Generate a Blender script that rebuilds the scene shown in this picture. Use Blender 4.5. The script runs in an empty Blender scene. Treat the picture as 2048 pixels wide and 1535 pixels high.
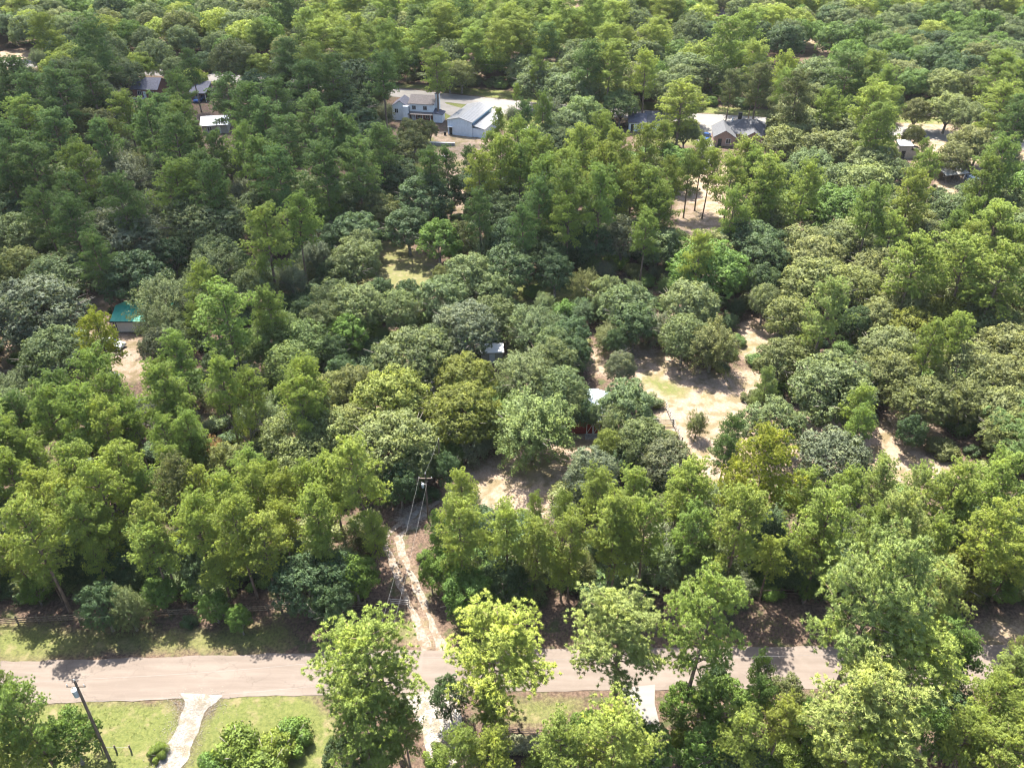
import bpy, bmesh, math, random
import numpy as np
from mathutils import Vector, Matrix

scene = bpy.context.scene
col = scene.collection
R = math.radians

# ------------------------------------------------------------------ camera
cam_d = bpy.data.cameras.new('camera')
cam_d.sensor_width = 36.0
cam_d.lens = 36.0 * 1600 / 2048
cam_d.clip_start = 1.0
cam_d.clip_end = 6000.0
cam = bpy.data.objects.new('camera', cam_d)
cam.location = (0, 0, 78)
cam.rotation_euler = (R(90 - 36), 0, 0)
col.objects.link(cam)
scene.camera = cam

# ------------------------------------------------------------------ light
SUN_EL, SUN_AZ = 64.0, -28.0            # azimuth from +Y (away from the camera), negative = left
sdir = Vector((math.sin(R(SUN_AZ)) * math.cos(R(SUN_EL)), math.cos(R(SUN_AZ)) * math.cos(R(SUN_EL)), math.sin(R(SUN_EL))))
world = bpy.data.worlds.new('World')
scene.world = world
world.use_nodes = True
wt = world.node_tree
wt.nodes.clear()
sky = wt.nodes.new('ShaderNodeTexSky')
sky.sky_type = 'NISHITA'
sky.sun_disc = False
sky.sun_elevation = R(SUN_EL)
sky.sun_rotation = R(SUN_AZ)
sky.air_density = 1.2
sky.dust_density = 2.0
wb = wt.nodes.new('ShaderNodeBackground')
wb.inputs['Strength'].default_value = 0.105
wo = wt.nodes.new('ShaderNodeOutputWorld')
wt.links.new(sky.outputs[0], wb.inputs[0])
wt.links.new(wb.outputs[0], wo.inputs[0])
sun_d = bpy.data.lights.new('sun', 'SUN')
sun_d.energy = 5.0
sun_d.angle = R(0.53)
sun_d.color = (1.0, 0.94, 0.82)
sun = bpy.data.objects.new('sun', sun_d)
sun.rotation_euler = sdir.to_track_quat('Z', 'Y').to_euler()
col.objects.link(sun)
scene.view_settings.view_transform = 'Standard'
scene.view_settings.look = 'None'
scene.view_settings.gamma = 1.0
scene.view_settings.use_curve_mapping = False
scene.view_settings.exposure = 2.2
scene.render.engine = 'CYCLES'
scene.cycles.max_bounces = 6
scene.cycles.diffuse_bounces = 3
scene.cycles.transparent_max_bounces = 24
scene.cycles.use_adaptive_sampling = True
scene.cycles.adaptive_threshold = 0.01
scene.cycles.use_denoising = True
scene.cycles.denoiser = 'OPENIMAGEDENOISE'
scene.cycles.denoising_input_passes = 'RGB_ALBEDO_NORMAL'
scene.cycles.denoising_prefilter = 'ACCURATE'
scene.cycles.sample_clamp_indirect = 4.0
scene.cycles.pixel_filter_type = 'BLACKMAN_HARRIS'
scene.cycles.filter_width = 1.15

TREES="""Pq -140.0 231.7 20.6 12.1|deep green pine in the far wood, top left, first of six from left
Pq -128.1 218.7 20.0 10.6|deep green pine in the far wood, top left, second of six from left
Dd -144.1 232.1 11.6 12.2|dark green dense leafy tree in the far wood, top left, first of three from left
Pq -119.2 216.0 21.8 11.0|deep green pine in the far wood, top left, third of six from left
Pq -120.0 234.0 19.8 11.8|deep green pine left of the dark slate-roofed house
Dd -122.9 241.5 11.8 12.6|dark green dense leafy tree left of the dark slate-roofed house
Og -126.3 269.0 11.0 11.2|grey-green round-headed oak left of the dark slate-roofed house
Dd -128.1 225.9 10.8 10.8|dark green dense leafy tree in the far wood, top left, second of three from left
Pm -117.0 192.0 21.4 10.8|mid-green pine in the far wood, top left
Pq -111.9 176.8 20.8 10.1|deep green pine in the wood, top left, second of five farther from left
Pq -102.7 167.3 19.7 9.7|deep green pine in the wood, top left, third of five farther from left
Pq -108.1 166.1 19.3 7.6|deep green pine in the wood, top left, first of five farther from left
Pq -107.8 188.3 19.6 9.8|deep green pine in the wood, top left, fourth of five farther from left
Pm -91.2 163.0 21.0 8.8|mid-green pine in the wood, top left, first of three from left
Pq -88.3 152.6 18.6 7.2|deep green pine in the wood, top left, third of six nearer from left
Pq -94.6 183.4 19.1 7.5|deep green pine in front of the dark slate-roofed house, first of three from left
Pm -100.0 209.4 18.2 8.6|mid-green pine in front of the dark slate-roofed house
Ob -114.1 218.9 10.6 10.4|brownish-green round-headed oak left of the dark slate-roofed house
Ev -90.6 181.0 12.6 14.1|grey-olive feathery-crowned tree in the wood, top left, left of the two
Pq -85.2 187.6 22.3 9.3|deep green pine in front of the dark slate-roofed house, second of three from left
Pq -87.3 201.6 19.9 9.5|deep green pine in front of the dark slate-roofed house, third of three from left
Pm -80.5 195.6 20.3 8.8|mid-green pine left of the white metal roof
Pq -75.7 178.3 21.7 9.8|deep green pine left of the white metal roof, left of the two
Pq -77.0 192.0 15.2 5.4|deep green pine left of the white metal roof, right of the two
Pq -68.2 181.1 17.4 6.6|deep green pine in front of the white metal roof, third of three from left
Pq -96.8 251.6 18.1 7.2|deep green pine right of the dark slate-roofed house, right of the two
Pq -89.7 220.3 20.0 8.0|deep green pine right of the dark slate-roofed house, left of the two
Pq -74.8 216.5 19.7 11.5|deep green pine beyond the white metal roof
Pq -65.9 199.9 22.5 9.8|deep green pine right of the white metal roof, first of four from left
Dd -79.4 255.3 11.1 11.4|dark green dense leafy tree right of the white metal roof
Pq -59.9 195.1 20.5 9.7|deep green pine right of the white metal roof, second of four from left
Pq -61.6 212.7 20.0 9.4|deep green pine right of the white metal roof, third of four from left
Pq -52.0 184.2 19.9 9.7|deep green pine right of the white metal roof, fourth of four from left
Pq -49.3 198.9 20.6 10.3|deep green pine in the far wood, top left, fifth of six from left
Pq -41.4 181.5 22.4 9.9|deep green pine in the wood, top left, fifth of five farther from left
Pq -57.0 229.6 20.1 11.1|deep green pine in the far wood, top left, fourth of six from left
Pq -50.0 231.1 21.5 11.1|deep green pine in the far wood, top left, sixth of six from left
Dd -50.1 236.4 11.0 11.2|dark green dense leafy tree in the far wood, top left, third of three from left
Pm -61.0 178.6 19.3 7.6|mid-green pine right of the white metal roof, left of the two
Ov -69.7 190.9 9.7 8.9|grey-olive round-headed oak in front of the white metal roof
Pm -53.4 166.3 20.8 9.3|mid-green pine right of the white metal roof, right of the two
Pq -48.1 159.4 21.4 9.0|deep green pine in the wood, top left, fifth of six nearer from left
Pq -64.7 159.6 19.7 8.6|deep green pine in front of the white metal roof, first of three from left
Pm -69.2 156.0 19.7 10.3|mid-green pine in front of the white metal roof
Pq -60.2 153.4 20.2 8.4|deep green pine in front of the white metal roof, second of three from left
Pq -39.2 161.4 21.9 9.4|deep green pine in the wood, top left, sixth of six nearer from left
Dd -39.0 173.9 9.6 8.7|dark green dense leafy tree in the wood, top centre, first of three from left
Dd -113.8 173.5 10.6 10.5|dark green dense leafy tree in the wood, top left, right of the two
Dd -109.0 162.1 9.4 8.3|dark green dense leafy tree in the wood, top left, left of the two
Og -99.9 147.8 11.4 12.0|grey-green round-headed oak in the wood, top left, first of four from left
Pq -89.8 142.9 19.0 7.4|deep green pine in the wood, top left, first of six nearer from left
Pq -82.5 138.5 19.4 7.7|deep green pine in the wood, top left, second of six nearer from left
Og -90.1 161.5 9.8 9.0|grey-green round-headed oak in the wood, top left, second of four from left
Pq -74.9 144.4 21.1 8.6|deep green pine in the wood, top left, fourth of six nearer from left
Ov -78.0 145.7 13.8 16.3|grey-olive round-headed oak in the wood, top left
Oo -63.3 153.1 13.7 16.1|olive round-headed oak in the wood, top left
Pm -60.4 157.1 14.8 5.3|mid-green pine in the wood, top left, second of three from left
Og -54.8 165.6 10.1 9.6|grey-green round-headed oak in the wood, top left, third of four from left
Pl -44.3 132.5 20.5 9.8|light green pine in the wood, top left
Og -48.1 173.0 10.3 10.0|grey-green round-headed oak in the wood, top left, fourth of four from left
Pm -40.4 139.6 19.2 7.5|mid-green pine in the wood, top left, third of three from left
Dn -40.8 162.9 10.1 9.6|fresh green dense leafy tree in the wood, top left
Dd -36.1 149.1 9.1 7.7|dark green dense leafy tree left of the grassy glade, second of three from left
Og -58.0 142.0 10.0 9.3|grey-green round-headed oak in the wood, left middle, second of four from left
Dd -67.3 143.1 9.0 7.5|dark green dense leafy tree in the wood, left middle, first of four from left
Ev -39.2 144.9 8.8 7.1|grey-olive feathery-crowned tree in the wood, top left, right of the two
Dd -46.2 251.1 14.9 18.0|dark green dense leafy tree left of the two-storey white house, second of four from left
Dd -46.3 231.9 12.5 14.0|dark green dense leafy tree left of the two-storey white house, first of four from left
Pq -36.0 230.0 21.9 10.0|deep green pine left of the two-storey white house
Py -22.3 243.0 20.4 10.5|yellow-green pine beyond the two-storey white house
Oy -20.5 271.2 10.0 9.3|yellow-green round-headed oak beyond the two-storey white house
Oy -16.6 271.2 10.0 9.3|yellow-green round-headed oak beyond the pale metal workshop
Pl 1.4 249.6 9.1 2.5|light green pine right of the pale metal workshop, first of three from left
Og 8.8 257.9 12.5 13.9|grey-green round-headed oak in the far wood, top centre, first of three from left
Og 13.8 251.2 11.3 11.7|grey-green round-headed oak in the far wood, top centre, second of three from left
Og 20.3 246.2 12.9 14.6|grey-green round-headed oak left of the half-hidden ranch house
Pm 8.1 255.6 17.1 6.3|mid-green pine in the far wood, top centre
Oy 14.1 267.4 9.9 9.2|yellow-green round-headed oak in the far wood, top centre
Pq 22.0 241.2 22.4 9.4|deep green pine in the far wood, top centre
Ox 30.7 246.8 10.9 11.0|bright lime round-headed oak beyond the half-hidden ranch house
Py 28.1 242.2 22.1 11.0|yellow-green pine beyond the half-hidden ranch house, left of the two
Oo 37.5 261.2 11.9 12.8|olive round-headed oak beyond the half-hidden ranch house
Py 38.9 240.8 20.5 8.9|yellow-green pine beyond the half-hidden ranch house, right of the two
Og 47.1 252.9 11.3 11.8|grey-green round-headed oak beyond the half-hidden ranch house, first of three from left
Og 53.6 260.0 11.5 12.1|grey-green round-headed oak beyond the half-hidden ranch house, second of three from left
Oy 49.7 237.4 11.3 11.8|yellow-green round-headed oak right of the half-hidden ranch house
Ev -37.4 237.9 7.6 5.8|grey-olive feathery-crowned tree left of the two-storey white house
Db -26.7 215.1 9.5 8.9|brownish-green dense leafy tree in front of the two-storey white house, first of three from left
Db -25.9 200.9 10.8 11.1|brownish-green dense leafy tree in front of the two-storey white house, second of three from left
Db -23.1 223.7 6.1 4.4|brownish-green dense leafy tree in front of the two-storey white house, third of three from left
Dd -41.7 222.6 10.1 9.6|dark green dense leafy tree left of the two-storey white house, third of four from left
Dd -36.4 203.4 11.7 12.5|dark green dense leafy tree left of the two-storey white house, fourth of four from left
Pq -37.3 181.6 20.1 8.0|deep green pine in the wood, top centre, first of four from left
Pq -29.1 176.3 19.9 8.5|deep green pine in front of the two-storey white house
Pq -32.9 164.1 21.0 8.8|deep green pine in the wood, top centre, second of four from left
Dd -26.4 178.0 11.8 12.6|dark green dense leafy tree in the wood, top centre, second of three from left
Dd -19.2 167.8 12.0 12.9|dark green dense leafy tree beyond the grassy glade, third of three from left
Pq -17.8 168.7 17.8 6.8|deep green pine in front of the pale metal workshop, first of three from left
Pq -14.1 173.2 16.5 6.1|deep green pine in front of the pale metal workshop, second of three from left
Pq -9.9 181.9 13.7 4.6|deep green pine in front of the pale metal workshop, third of three from left
Py -5.4 188.3 14.7 5.5|yellow-green pine in front of the pale metal workshop, second of three from left
Py -3.8 211.3 13.4 4.4|yellow-green pine right of the pale metal workshop
Ev -0.1 238.8 6.1 4.4|grey-olive feathery-crowned tree right of the pale metal workshop
Pq 2.8 204.1 17.2 6.4|deep green pine right of the pale metal workshop
Pl 1.8 186.0 19.0 7.4|light green pine right of the pale metal workshop, second of three from left
Pm 7.7 208.6 17.8 6.8|mid-green pine right of the pale metal workshop, right of the two
Ev 11.1 235.1 10.0 9.4|grey-olive feathery-crowned tree in the far wood, top centre
Og 8.6 203.6 10.8 10.9|grey-green round-headed oak in the wood, top centre, left of the two
Og 15.1 217.5 10.6 10.4|grey-green round-headed oak in the far wood, top centre, third of three from left
Ol 20.3 230.9 10.5 10.4|light green round-headed oak left of the half-hidden ranch house, left of the two
Og 12.6 204.5 10.3 9.9|grey-green round-headed oak in the wood, top centre, right of the two
Pl 4.8 177.3 19.4 7.7|light green pine right of the pale metal workshop, third of three from left
Py -2.8 169.5 20.2 8.1|yellow-green pine in front of the pale metal workshop, third of three from left
Py -6.9 166.8 17.8 6.7|yellow-green pine in front of the pale metal workshop, first of three from left
Pm 1.7 170.4 18.0 6.9|mid-green pine right of the pale metal workshop, left of the two
Pm 7.3 169.6 19.6 7.7|mid-green pine in the wood, top centre, second of five from left
Pl 14.7 170.7 21.7 9.0|light green pine left of the half-hidden ranch house
Py 20.3 182.1 20.9 8.5|yellow-green pine left of the half-hidden ranch house
Py 24.3 175.2 19.9 8.0|yellow-green pine in front of the half-hidden ranch house, second of three from left
Py 31.0 183.6 18.2 7.0|yellow-green pine in front of the half-hidden ranch house, third of three from left
Ol 31.8 237.5 10.2 10.0|light green round-headed oak left of the half-hidden ranch house, right of the two
Py 36.8 193.5 15.7 5.6|yellow-green pine right of the half-hidden ranch house, left of the two
Pl 12.2 158.6 20.8 8.5|light green pine in the wood, top centre
Py 19.0 159.7 21.8 9.3|yellow-green pine in front of the half-hidden ranch house, first of three from left
Pm 17.0 145.7 22.3 9.3|mid-green pine in the wood, top centre, fifth of five from left
Pm 11.2 147.9 21.9 9.1|mid-green pine in the wood, top centre, third of five from left
Pm 6.2 159.7 19.7 7.8|mid-green pine in the wood, top centre, first of five from left
Pq 5.2 148.8 18.8 7.3|deep green pine in the wood, top centre, fourth of four from left
Pl 24.4 156.0 19.2 7.5|light green pine in front of the half-hidden ranch house
Pm 28.1 152.7 19.6 9.1|mid-green pine left of the bare sand between trunks, second of four from left
Oy 26.2 186.5 9.6 8.7|yellow-green round-headed oak in front of the half-hidden ranch house
Ob 33.0 187.6 9.6 8.7|brownish-green round-headed oak in front of the half-hidden ranch house
Pl 34.6 168.9 15.7 5.6|light green pine left of the bare sand between trunks
Pm 29.9 148.5 17.5 6.6|mid-green pine left of the bare sand between trunks, third of four from left
Dn 40.1 190.7 10.5 10.4|fresh green dense leafy tree in front of the half-hidden ranch house
Dd -4.2 174.5 10.6 10.6|dark green dense leafy tree in front of the pale metal workshop, right of the two
Dd -10.4 174.2 10.1 9.6|dark green dense leafy tree in front of the pale metal workshop, left of the two
Dd -1.7 161.5 10.5 10.4|dark green dense leafy tree in the wood, top centre, third of three from left
Pq -6.0 147.8 16.9 6.2|deep green pine in the wood, top centre, third of four from left
Dd -0.2 148.3 10.4 10.1|dark green dense leafy tree beyond the green vine thicket, first of five from left
Pq 2.4 141.3 16.5 6.0|deep green pine beyond the green vine thicket
Dn -14.8 148.8 10.0 9.3|fresh green dense leafy tree right of the grassy glade
Db -10.8 151.1 8.7 7.0|brownish-green dense leafy tree right of the grassy glade, right of the two
Dd -21.6 154.0 10.3 10.0|dark green dense leafy tree beyond the grassy glade, second of three from left
Dd -32.2 151.4 10.5 10.3|dark green dense leafy tree left of the grassy glade, third of three from left
Dg -30.4 145.6 9.4 8.4|grey-green dense leafy tree left of the grassy glade
Db -28.5 162.6 9.6 8.7|brownish-green dense leafy tree beyond the grassy glade
Dd -33.9 167.0 11.2 11.5|dark green dense leafy tree beyond the grassy glade, first of three from left
Sx 9.8 159.4 2.9 4.8|bright lime low bush beyond the green vine thicket
Dd 6.0 147.3 8.6 6.9|dark green dense leafy tree beyond the green vine thicket, second of five from left
Pm 11.1 144.3 17.6 6.6|mid-green pine in the wood, top centre, fourth of five from left
Dd 16.0 147.0 10.1 9.6|dark green dense leafy tree beyond the green vine thicket, fifth of five from left
Ov 22.4 149.1 10.4 10.1|grey-olive round-headed oak in the wood, top centre
Pm 25.4 140.9 15.8 5.9|mid-green pine left of the bare sand between trunks, first of four from left
Dg 29.2 145.6 10.1 9.6|grey-green dense leafy tree left of the bare sand between trunks
Ol 33.3 148.8 8.0 5.7|light green round-headed oak in front of the bare sand between trunks
Dd 7.6 143.1 9.0 7.5|dark green dense leafy tree beyond the green vine thicket, third of five from left
Og 55.8 269.1 12.8 14.5|grey-green round-headed oak beyond the half-hidden ranch house, third of three from left
Py 44.7 214.1 18.9 11.7|yellow-green pine right of the half-hidden ranch house, right of the two
Og 47.1 216.8 8.9 8.4|grey-green round-headed oak left of the grey hip-roofed house
Pb 61.6 231.6 17.5 6.6|brownish-green pine beyond the grey hip-roofed house, left of the two
Pq 69.3 235.9 13.7 4.6|deep green pine beyond the grey hip-roofed house
Og 64.5 267.9 12.4 13.7|grey-green round-headed oak beyond the grey hip-roofed house
Pb 68.9 228.8 19.8 9.0|brownish-green pine beyond the grey hip-roofed house, right of the two
Py 77.9 237.6 20.4 8.2|yellow-green pine in the far wood, top right, left of the two
Oo 80.1 247.5 6.8 5.2|olive round-headed oak beyond the grey hip-roofed house
Pm 76.7 230.1 17.9 6.8|mid-green pine right of the grey hip-roofed house
Pb 73.5 209.6 22.6 9.7|brownish-green pine right of the grey hip-roofed house
Oo 92.3 247.6 9.6 8.6|olive round-headed oak in the far wood, top right, left of the two
Pq 92.9 230.7 22.4 12.6|deep green pine in the far wood, top right, left of the two
Pm 100.5 232.0 22.5 10.6|mid-green pine in the far wood, top right, second of four from left
Pm 101.2 223.9 20.5 8.4|mid-green pine beyond the tan metal shed
Oo 125.0 265.6 11.6 12.3|olive round-headed oak in the far wood, top right, right of the two
Oy 134.1 254.0 11.7 12.5|yellow-green round-headed oak in the far wood, top right
Ob 143.5 254.7 11.4 11.9|brownish-green round-headed oak in the far wood, top right
Pm 139.6 239.6 21.0 10.9|mid-green pine in the far wood, top right, third of four from left
Pm 140.6 229.7 20.8 9.0|mid-green pine in the far wood, top right, fourth of four from left
Pl 89.3 201.1 22.6 10.8|light green pine beyond the tan metal shed
Py 97.9 208.6 19.3 7.6|yellow-green pine beyond the tan metal shed
Ob 117.0 233.2 9.3 8.2|brownish-green round-headed oak beyond the tan metal shed, right of the two
Ob 109.2 215.6 7.6 5.1|brownish-green round-headed oak beyond the tan metal shed, left of the two
Oy 125.3 231.3 11.2 11.5|yellow-green round-headed oak right of the tan metal shed
Ey 129.4 225.7 11.7 12.4|yellow-green feathery-crowned tree beyond the porch-roofed house
Py 126.2 209.7 20.0 11.7|yellow-green pine in the far wood, top right, right of the two
Pq 124.2 197.3 20.1 8.9|deep green pine in the far wood, top right, right of the two
Pm 87.1 190.5 20.3 8.6|mid-green pine left of the tan metal shed, right of the two
Oo 77.3 222.9 11.6 12.3|olive round-headed oak right of the grey hip-roofed house, left of the two
Dg 74.2 222.7 8.3 6.6|grey-green dense leafy tree right of the grey hip-roofed house
Oo 78.0 211.4 12.5 13.9|olive round-headed oak right of the grey hip-roofed house, right of the two
Oy 70.5 203.2 11.1 11.4|yellow-green round-headed oak right of the grey hip-roofed house
Oo 76.9 199.6 11.0 11.2|olive round-headed oak in the wood, top right, second of four from left
Oo 88.1 216.2 10.5 10.3|olive round-headed oak left of the tan metal shed, first of four from left
Oo 90.7 210.7 11.3 11.7|olive round-headed oak left of the tan metal shed, third of four from left
Oo 83.1 197.5 11.5 12.1|olive round-headed oak left of the tan metal shed, second of four from left
Pm 81.3 211.3 18.1 6.9|mid-green pine in the far wood, top right, first of four from left
Pm 87.5 213.5 15.2 5.4|mid-green pine left of the tan metal shed, left of the two
Ox 96.0 201.6 8.2 6.5|bright lime round-headed oak left of the tan metal shed
Oo 119.0 204.5 10.6 10.9|olive round-headed oak beyond the porch-roofed house, right of the two
Oo 111.4 196.8 9.0 8.4|olive round-headed oak beyond the porch-roofed house, left of the two
Dg 121.1 204.1 9.7 8.9|grey-green dense leafy tree beyond the porch-roofed house
Pm 100.6 192.3 11.8 3.7|mid-green pine right of the tan metal shed
Og 72.3 187.1 10.7 10.6|grey-green round-headed oak in the wood, top right
Oo 87.4 188.9 11.0 11.2|olive round-headed oak left of the tan metal shed, fourth of four from left
Og 76.5 179.6 10.0 9.3|grey-green round-headed oak left of the tan metal shed
Oy 80.9 174.8 11.9 12.8|yellow-green round-headed oak left of the tan metal shed
Og 91.3 183.4 9.5 8.6|grey-green round-headed oak in front of the tan metal shed, second of three from left
Pm 90.4 169.8 16.7 6.1|mid-green pine in front of the tan metal shed, right of the two
Py 80.0 151.9 19.5 8.0|yellow-green pine in front of the tan metal shed
Pm 103.9 165.0 21.0 8.8|mid-green pine right of the porch-roofed house, right of the two
Pm 99.9 162.7 18.3 7.0|mid-green pine right of the porch-roofed house, left of the two
Og 110.3 171.7 10.5 10.4|grey-green round-headed oak right of the porch-roofed house, left of the two
Og 104.8 171.1 9.5 8.6|grey-green round-headed oak in front of the porch-roofed house, third of three from left
Og 109.5 163.8 10.1 9.5|grey-green round-headed oak right of the porch-roofed house, right of the two
Pl 51.4 172.1 18.6 9.2|light green pine in front of the grey hip-roofed house, left of the two
Pl 43.1 176.9 16.9 6.2|light green pine left of the grey hip-roofed house
Pl 44.0 172.5 16.0 5.7|light green pine beyond the bare sand between trunks, second of three from left
Pl 46.4 162.2 18.4 7.4|light green pine beyond the bare sand between trunks, third of three from left
Pm 52.6 168.6 17.9 6.8|mid-green pine in front of the grey hip-roofed house
Pl 53.0 157.0 20.7 8.4|light green pine in front of the grey hip-roofed house, right of the two
Pl 39.8 173.0 14.7 5.6|light green pine beyond the bare sand between trunks, first of three from left
Pm 36.8 173.3 10.3 3.0|mid-green pine left of the bare sand between trunks, fourth of four from left
Ol 64.9 183.4 8.8 7.2|light green round-headed oak right of the grey hip-roofed house
Bk 122.8 198.8 9.6 6.4|leafless grey thin-branched tree right of the porch-roofed house
Pm 43.5 146.7 18.0 6.8|mid-green pine right of the bare sand between trunks, left of the two
Pm 51.4 154.5 16.9 6.2|mid-green pine right of the bare sand between trunks, right of the two
Og 53.0 158.1 10.4 10.1|grey-green round-headed oak right of the bare sand between trunks
Py 58.4 154.0 20.4 8.2|yellow-green pine in the wood, top right
Ol 61.1 164.4 9.6 8.7|light green round-headed oak in the wood, top right
On 68.8 160.3 12.1 13.2|fresh green round-headed oak in the wood, top right
Og 77.2 167.4 9.5 8.4|grey-green round-headed oak in front of the tan metal shed, first of three from left
Oo 38.9 143.0 10.1 9.8|olive round-headed oak in front of the bare sand between trunks
Pl 33.5 129.6 16.3 5.9|light green pine in front of the bare sand between trunks
Dn 33.8 144.8 8.1 6.0|fresh green dense leafy tree in front of the bare sand between trunks
Dd 47.0 145.5 11.4 12.0|dark green dense leafy tree right of the bare sand between trunks, left of the two
Dd 52.6 147.6 9.1 7.7|dark green dense leafy tree in the wood, top right
Oo 58.5 145.6 10.1 9.5|olive round-headed oak in the wood, top right, first of four from left
Oo 63.3 145.6 10.1 9.5|olive round-headed oak in the wood, top right, third of four from left
Oo 68.9 149.9 9.7 8.9|olive round-headed oak in the wood, top right, fourth of four from left
Pm 68.9 143.3 19.7 7.9|mid-green pine in front of the tan metal shed, left of the two
Pl 72.0 139.0 15.6 5.9|light green pine in the wood, top right, left of the two
Oy 84.4 155.4 9.9 9.2|yellow-green round-headed oak in front of the porch-roofed house
Og 85.1 164.2 9.1 7.9|grey-green round-headed oak in front of the tan metal shed, third of three from left
Og 92.4 165.9 9.9 9.2|grey-green round-headed oak in front of the porch-roofed house, first of three from left
Og 94.5 161.2 10.0 9.4|grey-green round-headed oak in front of the porch-roofed house, second of three from left
Oo 85.5 149.4 9.5 8.5|olive round-headed oak in front of the porch-roofed house
Pm 83.8 138.9 16.1 5.8|mid-green pine in front of the porch-roofed house, left of the two
Pm 87.6 142.3 17.9 6.8|mid-green pine in front of the porch-roofed house, right of the two
Pl 87.6 134.4 19.7 9.6|light green pine in front of the porch-roofed house
Pl 81.1 129.7 18.1 6.9|light green pine in the wood, top right, right of the two
Ob 106.5 156.2 9.2 8.0|brownish-green round-headed oak in the wood, top right
Pm 89.8 130.6 17.0 6.3|mid-green pine in the wood, top right
Oy -93.4 134.6 10.8 10.8|yellow-green round-headed oak in the wood, left middle, first of three farther from left
Og -84.5 131.3 10.7 10.6|grey-green round-headed oak in the wood, left middle, first of four from left
Ov -81.8 117.0 13.4 15.6|grey-olive round-headed oak beyond the trodden trail
Dd -82.6 115.4 7.0 5.4|dark green dense leafy tree beyond the trodden trail
Og -72.7 106.7 10.4 10.1|grey-green round-headed oak right of the trodden trail
Dd -74.7 132.8 6.8 5.0|dark green dense leafy tree beyond the green-roofed garage, left of the two
Sd -74.4 129.4 2.1 3.1|dark green low bush left of the green-roofed garage
Dd -70.1 131.3 11.3 11.8|dark green dense leafy tree beyond the green-roofed garage, right of the two
Dd -84.3 137.6 8.0 5.8|dark green dense leafy tree left of the green-roofed garage
Pq -74.4 128.7 16.8 6.2|deep green pine beyond the green-roofed garage
Eg -61.5 123.1 12.0 12.9|grey-green feathery-crowned tree right of the green-roofed garage, right of the two
Eg -60.4 118.5 9.5 8.8|grey-green feathery-crowned tree right of the green-roofed garage, left of the two
Eg -56.8 136.6 11.5 12.1|grey-green feathery-crowned tree in the wood, left middle
Og -47.9 130.3 9.2 8.0|grey-green round-headed oak in the wood, left middle, third of four from left
Pl -50.9 117.7 16.8 6.1|light green pine in the wood, left middle, fourth of four from left
Pl -54.1 116.9 9.8 3.6|light green pine right of the green-roofed garage
Pm -43.3 104.1 20.0 9.1|mid-green pine in the wood, left middle, fifth of seven farther from left
Pm -39.3 111.9 15.5 5.9|mid-green pine in the wood, left middle, seventh of seven farther from left
Ev -42.2 135.4 8.8 7.2|grey-olive feathery-crowned tree in the wood, left middle
Dd -34.2 136.2 8.0 5.8|dark green dense leafy tree left of the grassy glade, first of three from left
Dd -36.1 121.6 8.1 6.0|dark green dense leafy tree in the wood, left middle, third of four from left
Og -31.9 125.4 9.1 7.8|grey-green round-headed oak in the wood, left middle, fourth of four from left
Dg -32.1 117.0 9.3 8.2|grey-green dense leafy tree in the wood, left middle
Px -62.5 102.1 16.5 6.0|bright lime pine left of the parked white car
Ov -58.9 111.5 7.6 5.8|grey-olive round-headed oak right of the green-roofed garage
Pm -49.2 98.2 15.4 5.9|mid-green pine right of the parked white car, third of three from left
Ol -39.7 112.2 9.9 9.2|light green round-headed oak in the wood, left middle, second of four from left
Ol -34.3 110.5 9.5 8.4|light green round-headed oak in the wood, left middle, fourth of four from left
Ol -35.2 104.4 9.1 7.8|light green round-headed oak in the wood, left middle, third of four from left
Ol -43.9 109.0 8.2 6.1|light green round-headed oak in the wood, left middle, first of four from left
Dd -46.4 105.2 8.1 6.0|dark green dense leafy tree in the wood, left middle, second of four from left
Dd -29.5 110.1 7.5 5.0|dark green dense leafy tree in the wood, left middle, fourth of four from left
Dd -27.1 104.3 7.4 4.8|dark green dense leafy tree in the wood, centre, first of three from left
Pm -57.7 90.8 17.3 6.4|mid-green pine in front of the parked white car, left of the two
Pq -62.3 87.8 16.2 5.8|deep green pine right of the trodden trail
Pm -54.4 87.4 15.8 5.9|mid-green pine in front of the parked white car, right of the two
Pm -52.8 96.7 12.0 4.4|mid-green pine right of the parked white car, first of three from left
Pm -47.0 88.4 17.3 6.5|mid-green pine right of the parked white car, second of three from left
Pm -40.5 90.7 16.6 6.0|mid-green pine in the wood, left middle, fourth of seven farther from left
Pm -37.9 92.6 12.8 4.8|mid-green pine in the wood, left middle, sixth of seven farther from left
By -38.3 89.6 10.6 7.0|yellow-green thin-branched tree in the wood, left middle
Bk -53.7 92.7 5.8 3.9|leafless grey thin-branched tree in the wood, left middle
Pq -67.2 85.0 14.6 4.9|deep green pine in front of the trodden trail
Pm -61.2 83.0 16.5 6.0|mid-green pine in front of the trodden trail
Pm -56.5 82.1 17.5 6.6|mid-green pine in the wood, left middle, first of seven farther from left
Py -53.4 81.5 15.8 5.6|yellow-green pine in the wood, left middle, second of seven farther from left
Pm -52.0 85.4 13.4 5.1|mid-green pine in the wood, left middle, second of seven farther from left
Pm -45.5 86.6 14.2 5.4|mid-green pine in the wood, left middle, third of seven farther from left
Py -28.6 90.3 16.6 6.0|yellow-green pine in the wood, left middle, sixth of seven farther from left
Py -28.9 86.8 16.0 5.9|yellow-green pine in the wood, left middle, fifth of seven farther from left
Oy -27.0 98.0 8.4 6.6|yellow-green round-headed oak in the wood, left middle, third of three farther from left
Oy -30.3 87.2 9.4 8.3|yellow-green round-headed oak in the wood, left middle, second of three farther from left
Oy -25.1 87.5 8.9 7.5|yellow-green round-headed oak in the wood, left middle, fourth of four nearer from left
Oy -28.5 82.6 8.6 6.9|yellow-green round-headed oak in the wood, left middle, third of four nearer from left
Pl -64.3 78.4 15.4 5.4|light green pine in the wood, left middle, first of four from left
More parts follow.
